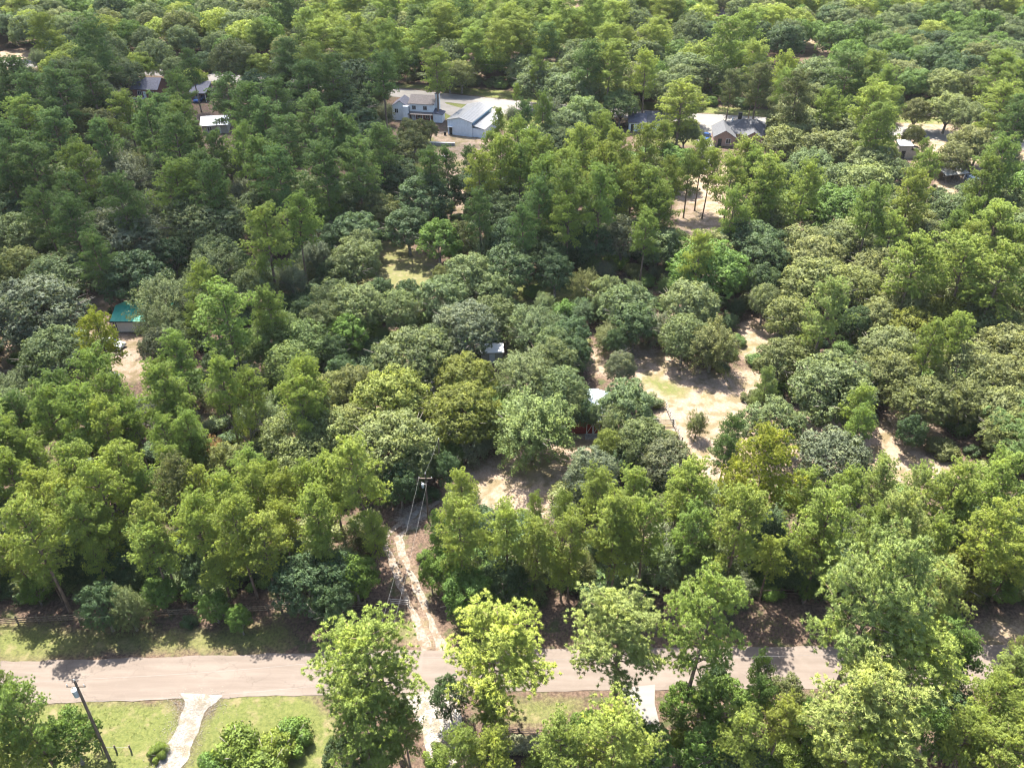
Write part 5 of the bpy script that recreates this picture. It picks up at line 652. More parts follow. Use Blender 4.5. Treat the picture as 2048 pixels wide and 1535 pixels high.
UNDER="-52,157 186,214 -83,148 -41,114 -188,239 27,233 49,294 -199,297 -20,102 -77,78 -51,122 -4,287 87,296 139,273 -113,138 139,143 -207,279 -134,135 47,116 -39,215 126,119 92,112 -163,179 -74,164 134,249 26,154 -108,269 -57,142 126,135 78,194 16,281 -156,193 -41,144 -161,225 61,81 -86,98 131,289 23,238 2,101 88,66 70,192 218,257 -56,260 -54,118 67,69 30,137 -81,90 195,287 111,115 -74,87 193,291 -11,125 81,293 17,182 39,285 -46,95 -62,187 20,170 25,81 83,116 135,283 95,260 128,140 -97,229 -33,106 -103,231 -58,153 106,155 136,199 -51,101 -56,78 -113,226 -149,156 61,110 106,117 -90,96 -55,188 157,266 193,231 -28,90 6,67 -60,299 -6,284 103,298 -144,149 57,261 105,284 69,131 212,261 175,273 152,299 12,66 68,185 -75,104 -136,232 41,294 5,293 -46,178 85,229 -153,200 -157,258 -147,161 -116,194 -232,294 -107,199 89,281 87,220 -2,69 171,248 98,123 -25,98 19,90 -160,218 -170,204 25,175 62,151 172,261 -119,168 179,257 -58,101 -172,197 -45,110 207,251 76,197 0,195 166,224 -58,115 -7,129 51,118 64,135 176,217 -83,209 -203,272 55,271 90,147 -75,171 -105,106 53,152 117,108 -165,207 88,105 -104,94 -57,120 95,139 -116,179 116,266 -141,285 -37,178 -28,291 -128,163 -84,159 125,256 17,134 -109,213 22,199 112,106 -36,200 -11,91 95,206 166,297 104,133 -108,184 94,131 76,105 184,233 -131,168 -148,245 -32,289 172,279 154,291 161,196 60,104 -46,120 116,184 81,278 2,165 -187,260 -217,296 32,202 -85,165 94,149 75,136 -190,284 12,80 90,119 67,292 -94,204 75,101 -48,158 -76,84 -233,282 25,125 167,257 -36,122 2,170 -206,291 -93,129 -29,127 29,289 42,78 65,288 -76,154 95,167 37,202 133,194 -16,177 114,175 14,177 -98,97 78,156 -80,70 -57,208 170,235 16,211 -123,125 -90,192 19,299 63,116 125,151 43,280 60,136 -179,199 -204,263 219,281 -86,194 119,278 -149,226 -156,219 3,205 -157,254 94,211 -42,79 -16,103 143,175 -61,295 121,190 -80,179 -185,236 -120,235 -115,198 25,119 -162,277 -178,288 -224,272 4,124 -193,258 -197,224 93,157 119,173 -42,257 -41,128 39,133 85,109 75,208 57,125 -26,297 -137,204 -171,218 -133,237 -44,73 172,244 -55,69 -51,80 -89,205 131,275 76,169 -62,160 51,264 -75,177 65,265 178,284 98,290 11,73 162,223 -17,171 21,150 -103,204 -166,217 1,187 83,130 -83,113 -7,139 -97,199 -113,186 -91,257 81,83 -15,126 185,282 141,189 16,234 211,283 -115,239 2,74 88,261 75,94 149,178 144,194 118,131 211,267 14,299 15,85 5,298 -89,124 -30,174 -47,195 101,176 79,165 77,178 -94,107 102,86 28,131 -82,204 3,157 -177,236 108,94 64,73 55,159 -100,101 -44,218 111,129 20,210 -76,243 -69,231 72,144 124,176 -72,264 -83,118 -37,193 -167,244 -74,195 6,130 96,97 158,258 -174,191 75,74 104,227 163,207 -103,223 170,192 -150,261 214,295 -88,107 -84,248 -145,191 -12,281 -169,224 35,112 120,121 -101,219 -49,126 -164,254 137,267 -88,147 -118,136 -11,150 -29,118 -36,91 158,290 -44,293 -200,264 -126,119 6,208 210,253 146,245 51,113 108,177 -69,153 -85,83 50,149 149,234 38,115 -41,196 164,243 -40,165 15,72 -147,256 166,232 -139,178 -124,218 -11,285 72,115 -61,132 -63,98 -139,253 119,255 124,263 170,267 -52,251 -149,205 -129,153 -142,197 -117,163 182,210 34,74 16,216 -41,107 -98,297 156,299 -161,237 -38,219 123,196 -214,253 -5,89 5,107 132,183 149,282 -58,136 65,80 -134,249 -39,185 -11,81 117,155 -1,156 130,175 -197,252 -122,214 -34,166 -137,267 -110,224 -34,139 39,267 201,294 -93,142 137,147 -1,182 199,289 -102,170 80,120 -66,224 83,73 -95,89 -106,138 -129,264 -126,184 -131,177 -108,220 -25,73 -53,142 -239,291 125,279 -98,157 -138,160 43,205 -135,195 -61,92 -71,71 -108,146 79,130 -111,161 -136,151 111,123 80,204 48,103 18,101 138,175 125,166 -59,81 -70,219 11,204 -169,239 157,201 -17,117 -111,121 -68,94 145,170 -177,282 121,251 -53,85 24,192 -71,268 22,164 -58,93 -57,166 -41,159 71,287 11,180 234,288 -81,294 -70,161 -11,114 100,149 24,210 55,76 166,264 -233,277 80,112 97,111 -117,112 -160,229 109,142 -32,102 100,153 -69,212 55,119 -124,147 173,220 -105,153 -64,143 -164,290 64,142 63,160 -114,220 18,121 -54,74 168,181 -121,200 -42,183 236,296 205,288 72,80 91,69 -97,146 -194,274 -38,95 -195,266 48,298 -158,249 25,145 153,206 -11,131 129,154 156,279 -37,114 36,129 108,150 -183,211 159,169 70,120 10,112 -135,180 -44,68 -175,284 86,207 4,288 154,284 169,288 -181,214 63,67 30,117 46,142 -94,171 18,158 35,188 -77,186 202,270 -3,177 14,198 -152,164 -41,90 -227,284 -58,192 -13,165 -114,128 151,273 -40,133 -148,273 0,281 -39,147 75,264 39,289 38,214 93,123 -48,188 -110,206 15,161 176,229 -21,96 188,235 -221,298 78,123 107,289 65,122 -147,213 145,230 14,168 -65,248 -120,116 38,141 134,279 207,281 -143,212 145,260 192,249 -105,131 116,127 78,230 -93,196 9,290 -131,255 -145,202 -96,80 -33,185 191,266 -59,245 -62,148 111,286 -75,150 52,71 -115,173 160,191 -2,96 26,267 25,201 -36,68 75,69 -40,138 83,275 186,249 73,158 90,177 119,261 57,177 188,218 99,157 133,258 -181,219 -244,294 59,142 -124,142 91,256 -180,247 195,251 -96,94 98,222 51,138 -40,174 83,143 68,170 -20,281 -226,295 -76,274 -75,145 -57,86 59,147 -114,244 -141,155 86,272 166,188 110,260 -154,216 -101,163 142,162 18,142 -99,191 168,246 33,176 101,131 187,242 52,67 46,132 -53,134 -167,191 -109,177 63,259 -64,204 -72,235 -92,299 -35,189 7,179 -80,190 233,280 -60,177 -188,273 32,283 147,264 80,200 -56,147 -126,236 -6,97 80,258 188,286 -51,150 153,175 -196,231 -86,75 187,291 -7,103 126,157 27,220 -35,149 -137,169 -122,165 -56,177 -110,106 21,76 -36,73 27,186 -54,96 -88,172 43,144 45,70 115,161 -48,85 -152,290 -169,248 -185,228 138,196 56,300 100,281 -60,233 -71,156 17,79 17,245 -79,95 81,146 -5,134 155,184 -213,260 -216,293 -187,249 79,77 190,228 1,208 -68,171 -124,161 171,224 139,248 -26,87 -22,92 -48,104 -197,262 22,102 -105,258 120,290 -95,189 -205,252 -104,210 -25,110 38,207 174,269 -205,247 -154,269 -41,123 -98,110 -147,167 -112,146 -28,164 -46,146 104,145 -128,172 97,89 -56,111 -72,142 1,94 -99,168 -173,263 -98,116 169,253 -85,91 -101,107 20,70 214,290 -5,155 180,273 -141,292 -62,79 43,272 207,264 -2,171 196,296 220,273 -159,287 19,273 -91,76 242,296 -106,157 187,263 -85,180 67,76 68,116 113,295 6,171 117,149 45,110 56,102 24,73 141,261 113,149 30,73 137,261 -156,295 118,272 -110,229 103,123 -222,281 -76,232 -215,266 63,77 -104,113 84,136 80,191 72,171 21,242 -45,129 -204,239 28,199 89,73 -78,197 -71,252 117,285 -185,207 -31,95 -71,223 -46,199 158,176 154,268 119,177 9,282 184,271 -135,257 -120,143 182,266 -125,177 92,214 -63,211 -78,201 -48,183 -170,184 -206,275 131,264 24,281 104,256 32,181 -175,243 114,279 60,172 -138,282 27,208 121,114 39,67 56,110 -103,252 -197,288 -31,193 -116,156 -171,255 -119,150 -187,213 -141,209 -177,268 10,176 24,93 27,67 -38,159 47,66 88,266 -149,232 88,285 -116,108 -58,220 -51,257 -84,104 -174,215 -43,251 -89,90 -110,234 73,108 9,70 -125,193 -82,155 186,224 -98,186 -33,125 135,154 -165,260 -144,247 -102,85 100,166 -50,200 95,272 222,297 -28,68 20,296 93,104 47,274 16,69 -101,199 -73,92 61,155 -2,164 114,253 40,74 -202,259 84,261 -159,190 -93,138 -52,244 -38,83 -54,227 213,257 -63,175 104,279 -181,276 62,124 -66,82 -90,67 218,285 -129,214 120,127 6,111 -76,270 -52,285 136,137 -91,111 -110,111 192,240 -168,273 -86,65 86,300 81,289 -146,280 -118,221 43,212 -40,290 154,231 77,188 84,95 -49,166 144,252 55,98 11,120 -101,152 74,273 87,113 23,214 -65,89 -140,143 -53,234 -63,201 156,295 -127,158 173,197 -158,180 -5,148 63,90 114,170 71,297 201,243 32,141 -153,228 -154,206 97,229 -69,271 -65,184 144,155 158,242 -95,100 -50,177 166,204 128,184 -112,103 -46,241 -100,237 -157,212 128,253 167,272 194,220 -129,146 -62,85 -63,231 -72,187 167,200 95,142 -104,174 -52,89 66,177 60,280 -96,162 -11,142 -158,173 -65,191 181,239 -110,100 9,191 -59,250 202,281 -99,91 -191,265 -49,140 67,273 64,139 85,291 -31,66 -97,126 -117,228 -82,175 54,143 118,294 125,127 94,119 -52,162 -159,233 -132,218 176,250 -124,223 25,296 -41,75 108,101 171,294 201,231 140,255 -218,273 72,200 67,162 129,150 -204,282 23,139 144,282 -23,120 -66,208 19,130 103,96 122,131 141,266 -63,65 93,293 -53,181 -154,283 -34,84 177,297 42,129 -119,173 -56,216 100,251 -9,170 -151,218 -69,74 155,172 86,101 -215,300 47,145 91,77 35,137 -156,278 82,158 -51,154 78,174 61,296 106,263 198,261 -13,117 140,288 -45,78 -110,170 -215,285 -35,293 227,277 -90,83 -104,165 -42,203 -133,189 173,188 -43,176 20,226 -49,110 -110,131 34,121 104,162 -181,241 54,133 23,85 58,284 -190,220 104,128 84,69 -65,239 -58,186 72,259 188,238 -98,241 137,166 97,115 -77,206 143,298 178,264 -210,269 -90,261 24,243 213,277 6,195 -47,251 84,287 -39,153 94,86 69,96 -151,185 93,275 80,223 -88,164 145,206 -53,213 67,279 185,206 95,161 29,192 -39,99 -30,78 -22,68 98,136 155,250 5,190 80,139 145,290 91,188 -84,171 89,162 -35,175 -71,239 -69,190 63,147 -188,244 218,262 -126,189 -125,229 157,227 128,170 -44,149 -87,188 -17,86 -91,184 -11,95 124,268 116,119 -106,234 10,197 105,251 7,159 25,271 -147,153 182,244 48,76 -111,150 -162,172 -184,267 -103,127 -79,66 -141,186 -6,160 -18,107 -110,117 191,256 -130,131 -45,208 130,127 115,139 -135,245 -146,207 -96,220 -201,278 -110,246 -59,269 77,148 2,65 -63,220 151,184 85,177 122,142 69,262 -143,172 64,129 -188,228 153,189 98,277 176,193 85,146 -59,171 105,166 79,68 -73,76 140,184 -126,135 150,200 147,159 161,181 21,66 8,278 -129,222 -156,265 38,151 -178,260 124,161 84,153 -71,199 -99,204 132,197 182,203 25,166 3,146 72,186 204,299 93,286 18,206 104,112 -61,126 -135,279 113,157 -87,211 45,289 130,294 -49,68 -173,212 32,212 78,221 -49,264 -131,139 37,298 -120,188 135,298 -192,225 162,291 -142,234 110,172 -112,202 140,277 -111,156 -9,87 -163,285 -71,146 -106,97 62,276 -207,267 -145,219 24,130 181,235 -63,154 208,299 -153,254 -71,182 89,128 -14,122 -19,72 -119,181 -68,292 -176,273 184,237 -198,241 -79,163 239,288 -55,104 -47,288 191,281 61,198 -74,260 112,154 29,240 160,239 -147,291 177,278 211,272 -61,72 163,174 -74,203 -44,265 -104,148 -91,103 -155,168 -25,126 44,296 -165,187 -130,186 -200,230 -122,241 124,146 -89,214 81,97 -5,180 -52,296 174,285 87,166 90,151 -140,164 -97,216 86,77 -72,81 -98,138 -119,209 -83,259 -35,88 -158,204 -146,295 -122,154 7,167 -193,248 89,142 -69,86 -39,297 -157,184 -70,178 195,273 -200,235 161,275 -46,88 29,227 11,151 -104,182 97,101 -210,265 155,168 103,268 90,99 -61,265 71,90 -164,225 -209,282 72,65 -74,98 -140,221 -220,291 -144,262 147,213 -128,128 -152,173 54,122 -67,198 6,100 207,245 195,236 152,245 -16,288 -79,115 -132,160 -66,253 -149,240 -107,121 -12,110 62,132 -115,208 84,105 -174,208 103,272 2,284 69,140 -73,210 -99,177 101,294 -127,139 -57,241 45,217 61,183 216,276 74,124 61,165 75,278 -37,78 -88,70 90,227 -141,218 -140,241 -92,160 -180,207 -120,134 188,269 -53,126 -42,103 207,239 -33,112 -35,283 -103,139 66,111 -3,298 154,263 132,270 -137,147 -81,187 -17,93 71,153 132,161 -228,276 -64,180 -160,245 -210,256 82,124 57,279 85,190 -37,170 -81,244 -133,208 -211,298 105,103 57,265 -120,126 -76,73 198,245 -176,255 -120,245 23,219 -135,287 -22,184 156,194 -20,65 228,291 74,193 15,290 7,118 -130,229 7,286 -65,139 70,195 -33,117 134,168 -124,173 86,194 88,91 -64,164 199,265 101,106 -8,280 13,209 -108,125 152,236 -59,203 134,245 -161,291 -45,138 68,106 -13,86 -19,290 178,199 -61,194 -101,131 -51,115 -182,282 -215,289 -178,223 182,218 -78,250 -83,86 -79,172 23,160 224,272 74,181 194,225 -33,170 58,116 99,213 32,267 -150,278 -72,299 -192,292 32,206 -163,232 76,142 29,272 152,211 70,127 -166,268 25,226 79,285 59,68 -154,244 -167,233 -95,75 -126,150 -157,274 87,156 161,262 -171,259 104,139 -10,159 -90,153 16,153 111,165 -104,192 195,256 -34,134 -32,69 133,253 49,289 -201,252 31,279 160,251 -182,223 30,184 127,188 -174,228 223,283 -41,230 -27,122 -9,118 32,170 -9,135 -77,295 -179,210 180,213 -53,108 -134,165 -136,173 -93,224 -148,176 185,256 18,175 17,230 91,204 -161,269 95,177 -210,287 159,246 97,127 177,209 -164,239 48,82 -15,98 115,103 -143,159 119,164 -81,82 140,155 10,155 -135,212 -172,231 70,176 97,146 -23,296 166,277 137,217 -117,132 43,106 -59,286 15,188 -58,225 -181,272 93,171 38,103 -130,210 -168,199 -95,134 -143,265 200,277 82,88 -147,268 -148,251 32,126 112,144 -182,263 103,156 -54,194 32,197 -139,139 80,153 -47,172 -6,123 -46,160 82,211 146,270 96,76 86,140 -119,216 91,138 -77,100 178,289 97,81 -60,259 71,103 -153,276 17,117 -126,198 93,282 -199,249 222,264 85,120 -41,246 -50,231 -114,169 -197,270 -114,235 -57,130 -72,247 168,284 181,226 -69,140 53,162 -130,206 145,149 190,277 -22,169 181,248 -144,183 109,110 116,135 72,269 -67,158 82,173 -50,290 -55,265 39,124 86,213 20,281 69,180 146,188 69,165 82,268 151,159 96,296 150,155 -82,77 -124,245 98,285 -85,127 -64,270 57,171 85,160 31,80 207,259 149,290 -45,297 -139,259 -47,261 -235,290 -225,269 -116,122 -38,65 29,144 -9,175 -193,296 -93,72 -161,200 89,109 -65,71 111,277 120,267 -172,278 -10,99 -165,296 -64,288 179,222 -147,186 142,233 -182,254 85,200 16,145 145,200 -129,271 126,173 88,84 69,85 164,281 -58,75 -111,135 -40,240 -67,144 -93,201 81,297 32,70 -24,285 -135,226 145,179 111,135 -203,293 -61,138 74,164 -161,298 -88,297 -20,127 143,166 93,197 -86,176 -89,253 -129,246 -3,101 54,292 -196,292 -154,251 -90,179 -15,298 -107,141 -112,216 79,94 -136,272 207,292 15,294 19,191 -167,211 -23,178 -16,280 -2,124 103,289 -111,276 202,236 129,269 -152,298 -87,141 22,288 -104,102 57,130 124,181 -45,106 -29,181 127,288 -62,242 -176,233 103,172 21,135 -176,250 -48,296 -68,299 146,294 183,295 25,291 81,218 -94,155 -58,237 14,126 0,191 -117,191 224,291 169,196 104,108 -89,128 200,252 124,284 97,172 -68,65 131,135 160,185 -182,203 -77,168 157,207 -148,172 30,298 122,185 175,255 -62,254 228,296 173,239 -190,232 -58,160 63,271 -237,298 108,298 48,129 -35,145 -114,281 101,117 -245,298 14,223 -117,224 118,298 75,118 -219,285 201,247 74,129 -46,116 -93,146 -140,270 110,253 2,151 52,289 -67,242 139,292 91,220 121,169 82,180 -78,240 13,279 217,297 100,226 140,179 79,161 -72,294 150,164 140,283 -14,293 -192,280 200,256 -68,262 -15,131 3,70 -214,276 -77,91 108,280 -29,187 41,149 -25,172 -5,65 212,247 -109,166 -134,199 112,257 93,82 -36,129 245,299 -141,275 -139,289 141,251 -45,132 133,173 91,231 120,159 80,134 -131,242 135,293 -106,227 93,224 55,114 -90,135 61,264 74,213 100,266 -80,257 63,268 -85,198 31,295 56,154 164,253 177,203 6,153 -165,197 -168,181 -98,87 -139,226 34,270 -58,212 170,299 -75,226 150,239 -125,211 -2,294 -101,226 164,192 16,286 94,264 168,280 -162,194 -95,234 -107,298 -208,241 -83,124 -29,72 -15,112 -76,237 4,184 -35,205 136,158 -6,294 -123,182 56,106 139,169 -138,237 28,150 130,283 82,168 12,194 13,148 77,65 68,101 -150,189 132,142 52,155 101,126 -193,234 61,120 -157,241 -180,234 -102,145 114,179 -48,210 -135,184 103,220 -24,79 27,71 -103,90 198,239 19,218 -89,200 59,161 31,160 -223,266 -84,152 171,256 -19,299 4,176 100,258 -122,207 -105,215 117,116 9,201 -57,124 -60,215 -125,130 2,121 90,299 -34,80 -176,196 -78,210 93,73 67,151 197,282 127,197 -92,117 -97,209 151,192 218,293 96,268 -212,292 18,164 -136,156 -93,181 12,184 21,124 90,134 75,296 62,178 -164,248 -145,276 34,146 96,217 -178,229 -209,245 -30,108 -116,146 -32,298 -149,195 -40,69 -48,215 -110,242 50,142 -206,297 -124,258 -105,239 -89,218 33,115 -24,105 15,239 -103,118 -52,93 -132,222 7,96 121,294 -142,281 -44,214 227,284 54,81 94,108 -131,267 -8,143 -151,210 83,185 172,208 72,98 215,252 147,257 65,181 128,145 -1,130 -114,118 128,124 -49,73 -127,123 37,70 47,267 -40,210 -120,121 -121,249 234,299 151,287 -43,171 17,202 -197,278 220,269 -153,224 21,97 -199,274 -184,247 -63,227 -84,108 66,297 -187,266 109,97 127,131 -67,148 156,245 -41,119 20,235 114,130 -138,193 -12,103 -105,243 86,183 -83,73 -82,196 -43,237 74,256 -195,283 8,148 75,88 79,73 -219,262 9,186 215,285 -237,283 118,142 34,274 149,278 -1,200 79,102 -53,65 -233,286 -71,207 -139,263 -13,172 18,196 175,293 -9,106 -24,116 -108,202 -103,178 166,228 -45,100 -167,284 -170,189 -152,240 178,246 -69,203 120,136 -3,75 -58,66 12,172 64,189 -170,236 -6,71 -50,130 182,290 190,214 210,288 -102,246 171,273 172,200 22,156 -192,253 1,117 137,192 -71,171 -120,159 146,183 -186,219 189,252 70,112 -164,220 36,293 235,285 -57,295 69,135 -106,206 -44,232 -88,79 -84,95 137,288 157,270 -95,122 -88,168 157,254 -104,188 -98,121 -100,231 -150,282 124,273 -67,79 -219,277 52,100 21,186 -74,183 -188,223 50,124 86,254 47,137 156,234 -21,111 -38,232 191,262 32,166 -168,228 88,94 45,209 148,253 228,270 -159,196 -28,283 21,203 -2,104 73,149 203,265 215,270 -78,261 68,269 -108,190 52,296 -122,196 181,279 -130,233 -92,175 -171,270 -166,278 29,123 -131,144 189,246 -69,99 -58,199 -107,261 -79,158 27,162 -41,283 -71,227 106,170 -206,256 -3,139 -125,169 71,76 61,289 -47,227 187,231 3,278 -39,190 143,241 11,84 -48,235 -229,272 96,154 40,278 -203,243 -147,223 87,174 -131,260 84,225 223,288 113,241 -119,176 33,290 -97,181 -95,168 -116,183 -146,287 117,123 53,127 -159,263 222,278 57,166 -188,289 40,120 160,282 150,295 -118,205 -98,196 -153,235 159,287 -19,179 187,295 87,170 38,80 205,274 -92,93 51,109 -87,132 10,295 -223,285 176,234 -102,157 -128,203 107,293 49,284 18,269 -18,284 10,299 -152,247 58,293 98,272 126,247 -51,220 54,276 207,255 152,252 -44,224 -112,181 36,195 26,300 -211,272 7,75 -49,204 -98,83 -97,104 -54,208 64,172 -140,230 141,147 123,156 100,102 122,258 -114,159 -186,276 -217,282 -76,107 21,182 43,139 80,263 -127,251 -64,235 116,249 -107,195 51,271 -218,268 -167,263 -64,258 150,169 156,274 139,139 -167,251 -188,256 -92,208 150,269 98,209 11,115 -43,97 -57,230 -43,93 -152,272 -68,267 241,291 172,229 44,65 77,216 182,260 -75,160 130,300 -74,255 -53,172 -140,201 155,164 -9,297 -191,269 202,286 118,181 -100,215 -46,81 -44,153 129,194 -12,155 -197,246 153,258 132,131 95,252 -36,103 51,300 100,142 164,235 -149,199 57,184 32,66 197,230 -163,281 -122,186 -184,287 -155,176 -62,168 109,138 -148,264 89,292 -55,248 -156,164 -192,240 -133,147 -38,226 66,157 -120,139 -4,93 -27,94 161,201 200,299 -92,164 181,253 89,194 27,141 -53,138 231,296 177,240 75,285 194,300 35,284 234,292 -19,81 40,299 -161,176 -15,82 -175,278 -129,192 149,173 -133,172 176,225 -76,139 24,277 124,193 -54,291 -214,256 15,272 -65,135 174,300 -162,257 92,91 114,291 129,180 -211,249 -61,122 209,276 -93,86 160,230 76,289 160,295 -139,183 -129,226 20,146 102,262 -145,230 -57,254 132,216 196,268 6,163 -22,87 -151,181 112,264 -75,69 -65,295 71,281 -231,300 8,79 -185,232 -112,196 -163,272 -5,185 -28,169 -82,299 -144,272 120,152 -30,133 -4,143 -27,101 1,111 -116,141 -228,289 24,179 -48,91 -172,288 30,154 -96,150 -175,204 -100,148 140,200 25,134 84,65 21,80 -82,252 -20,164 107,275 188,273 -19,121 222,260 -135,142 -191,275 196,278 186,299 -24,292 -192,288 -96,237 -155,188 -67,217 91,208 -223,276 -48,65 28,169 -86,121 -88,86 -49,144 -204,236 -144,242 -174,222 162,269 -75,65 146,236 -35,98 -194,221 -162,214 -27,114 -32,178 -94,213 178,269 33,150 -38,141 -8,93 33,193 73,177 -21,174 162,299 -47,247 -168,220 53,166 -112,125 96,256 165,196 -228,280 -209,260 50,278 -98,224 170,185 -47,257 128,161 102,92 114,273 -114,231 133,190 -92,295 8,126 229,274 -87,158 3,198 -154,261 112,250 -178,263 -27,178 192,296 35,211 107,271 81,254 -240,296 129,259 -53,240 -130,182 21,231 44,264 -200,284 113,283 -45,164 107,159 -102,98 36,281 -186,294 67,146 59,271 -1,160 -45,142 -168,299 133,149 187,210 -126,262 72,205 153,277 -37,162 149,207 77,109 -114,149 2,296 -75,213 -6,77 0,288 42,113 14,157 -4,119 -70,167 76,82 100,113 163,248 170,241 146,286 56,137 136,183 63,292 -1,204 28,277 -69,194 79,271 28,76 -98,142 138,280 -119,231 -38,109 113,268 72,138 162,285 81,107 -41,85 135,179 115,262 45,74 -64,75 142,245 -10,290 -132,156 -4,278 -64,265 22,268 -123,253 85,282 11,165 142,197 -106,110 204,261 126,299 -183,258 225,267 78,211 -120,192 -95,112 -21,68 39,65 61,67 43,65 -1,64 -30,68 43,66 71,64 63,65 22,68 42,69 63,67 -20,65 29,67 -26,68 -57,68 35,64 -67,65 32,64 -58,66 58,68 66,67 13,65 45,65 23,66 -22,64 -38,64 -58,64 -21,66 38,67 -69,67 -38,67 -29,68 60,67 -70,66 21,64 -60,68 -39,67 46,68 50,64 15,66 16,68 -47,64 56,69 10,65 17,69 -32,67 -55,68 42,65 73,65 -46,66 -72,67 27,64 33,67 59,64 -32,68 47,66 -25,68 17,68 14,66 -61,65 -23,64 -74,67 53,69 8,66 64,64 35,68 57,65 67,66 -49,66 -57,66 54,68 -0,67 47,68 -58,67 7,67 60,67 60,67 -62,67 -1,65 -23,66 9,65 -27,67 -22,64 62,65 -53,66 72,67 9,68 12,69 51,68 -72,69 43,64 36,68 -44,65 -75,64 29,65 24,67 -22,65 17,68 30,68 -44,65 9,65 -60,66 28,68 -72,68 -48,68 -27,68 45,67 11,67 -25,65 -25,68 -42,67 32,68 23,68 -23,66 -29,69 29,66 -59,65 43,67 -42,66 70,67 57,66 -20,64 27,66 2,65 65,66 -73,67 32,69 -36,64 8,66 16,65 74,65 6,67 -6,67 71,68 25,65 -63,68"

# ------------------------------------------------------------------ helpers
def tag(o, label=None, cat=None, group=None, kind=None):
    if label: o['label'] = label
    if cat: o['category'] = cat
    if group: o['group'] = group
    if kind: o['kind'] = kind
    return o

def link(name, me, parent=None, loc=None):
    o = bpy.data.objects.new(name, me)
    col.objects.link(o)
    if parent is not None: o.parent = parent
    if loc is not None: o.location = loc
    return o

def empty(name, loc, rz=0.0):
    o = bpy.data.objects.new(name, None)
    o.empty_display_size = 0.5
    o.location = loc
    o.rotation_euler = (0, 0, rz)
    col.objects.link(o)
    return o

def np_mesh(name, verts, faces, mat=None, attrs=None, smooth=False):
    """verts (n,3); faces: (m,3) or (m,4) int array"""
    me = bpy.data.meshes.new(name)
    verts = np.asarray(verts, dtype=np.float32)
    faces = np.asarray(faces, dtype=np.int32)
    m, k = faces.shape
    me.vertices.add(len(verts)); me.loops.add(m * k); me.polygons.add(m)
    me.vertices.foreach_set('co', verts.ravel())
    me.loops.foreach_set('vertex_index', faces.ravel())
    me.polygons.foreach_set('loop_start', np.arange(0, m * k, k, dtype=np.int32))
    if smooth: me.polygons.foreach_set('use_smooth', np.ones(m, dtype=bool))
    me.update(calc_edges=True)
    if attrs:
        for an, arr in attrs.items():
            arr = np.asarray(arr, dtype=np.float32)
            if an == 'cn':
                a = me.attributes.new(an, 'FLOAT_VECTOR', 'POINT'); a.data.foreach_set('vector', arr.ravel())
            elif arr.ndim == 1:
                a = me.attributes.new(an, 'FLOAT', 'POINT'); a.data.foreach_set('value', arr)
            else:
                a = me.attributes.new(an, 'FLOAT_COLOR', 'POINT'); a.data.foreach_set('color', arr.ravel())
    if mat: me.materials.append(mat)
    return me

class MB:
    """collects boxes, prisms and tubes into one mesh"""
    def __init__(s): s.v = []; s.f = []
    def add(s, vs, fs):
        n = len(s.v); s.v += [tuple(v) for v in vs]; s.f += [tuple(i + n for i in f) for f in fs]; return s
    def box(s, x0, x1, y0, y1, z0, z1):
        return s.add([(x0,y0,z0),(x1,y0,z0),(x1,y1,z0),(x0,y1,z0),(x0,y0,z1),(x1,y0,z1),(x1,y1,z1),(x0,y1,z1)],
                     [(0,3,2,1),(4,5,6,7),(0,1,5,4),(1,2,6,5),(2,3,7,6),(3,0,4,7)])
    def tube(s, pts, rads, n=6):
        pts = [Vector(p) for p in pts]; vs = []; k = len(pts)
        for i, p in enumerate(pts):
            t = (pts[min(i + 1, k - 1)] - pts[max(i - 1, 0)]).normalized()
            a = t.orthogonal().normalized(); b = t.cross(a)
            r = rads[i] if isinstance(rads, (list, tuple)) else rads
            for j in range(n):
                w = 2 * math.pi * j / n
                vs.append(p + a * (math.cos(w) * r) + b * (math.sin(w) * r))
        fs = [(i*n+j, i*n+(j+1)%n, (i+1)*n+(j+1)%n, (i+1)*n+j) for i in range(k-1) for j in range(n)]
        fs += [tuple(range(n-1, -1, -1)), tuple(range((k-1)*n, k*n))]
        return s.add(vs, fs)
    def slab(s, quad, th):
        """a plate: quad corners (ccw seen from above) with thickness th below"""
        q = [Vector(p) for p in quad]
        nrm = (q[1]-q[0]).cross(q[2]-q[0]).normalized()
        b = [p - nrm*th for p in q]; n = len(q)
        fs = [tuple(range(n)), tuple(range(2*n-1, n-1, -1))] + [(i, n+i, n+(i+1)%n, (i+1)%n) for i in range(n)]
        return s.add(q + b, fs)
    def build(s, name, mat, parent=None, smooth=False, bevel=0):
        me = bpy.data.meshes.new(name)
        me.from_pydata(s.v, [], s.f)
        bm = bmesh.new(); bm.from_mesh(me)
        if bevel: bmesh.ops.bevel(bm, geom=bm.edges[:], offset=bevel, segments=1, affect='EDGES')
        bmesh.ops.recalc_face_normals(bm, faces=bm.faces[:])
        bm.to_mesh(me); bm.free()
        if smooth:
            me.polygons.foreach_set('use_smooth', [True]*len(me.polygons))
        if mat: me.materials.append(mat)
        return link(name, me, parent)

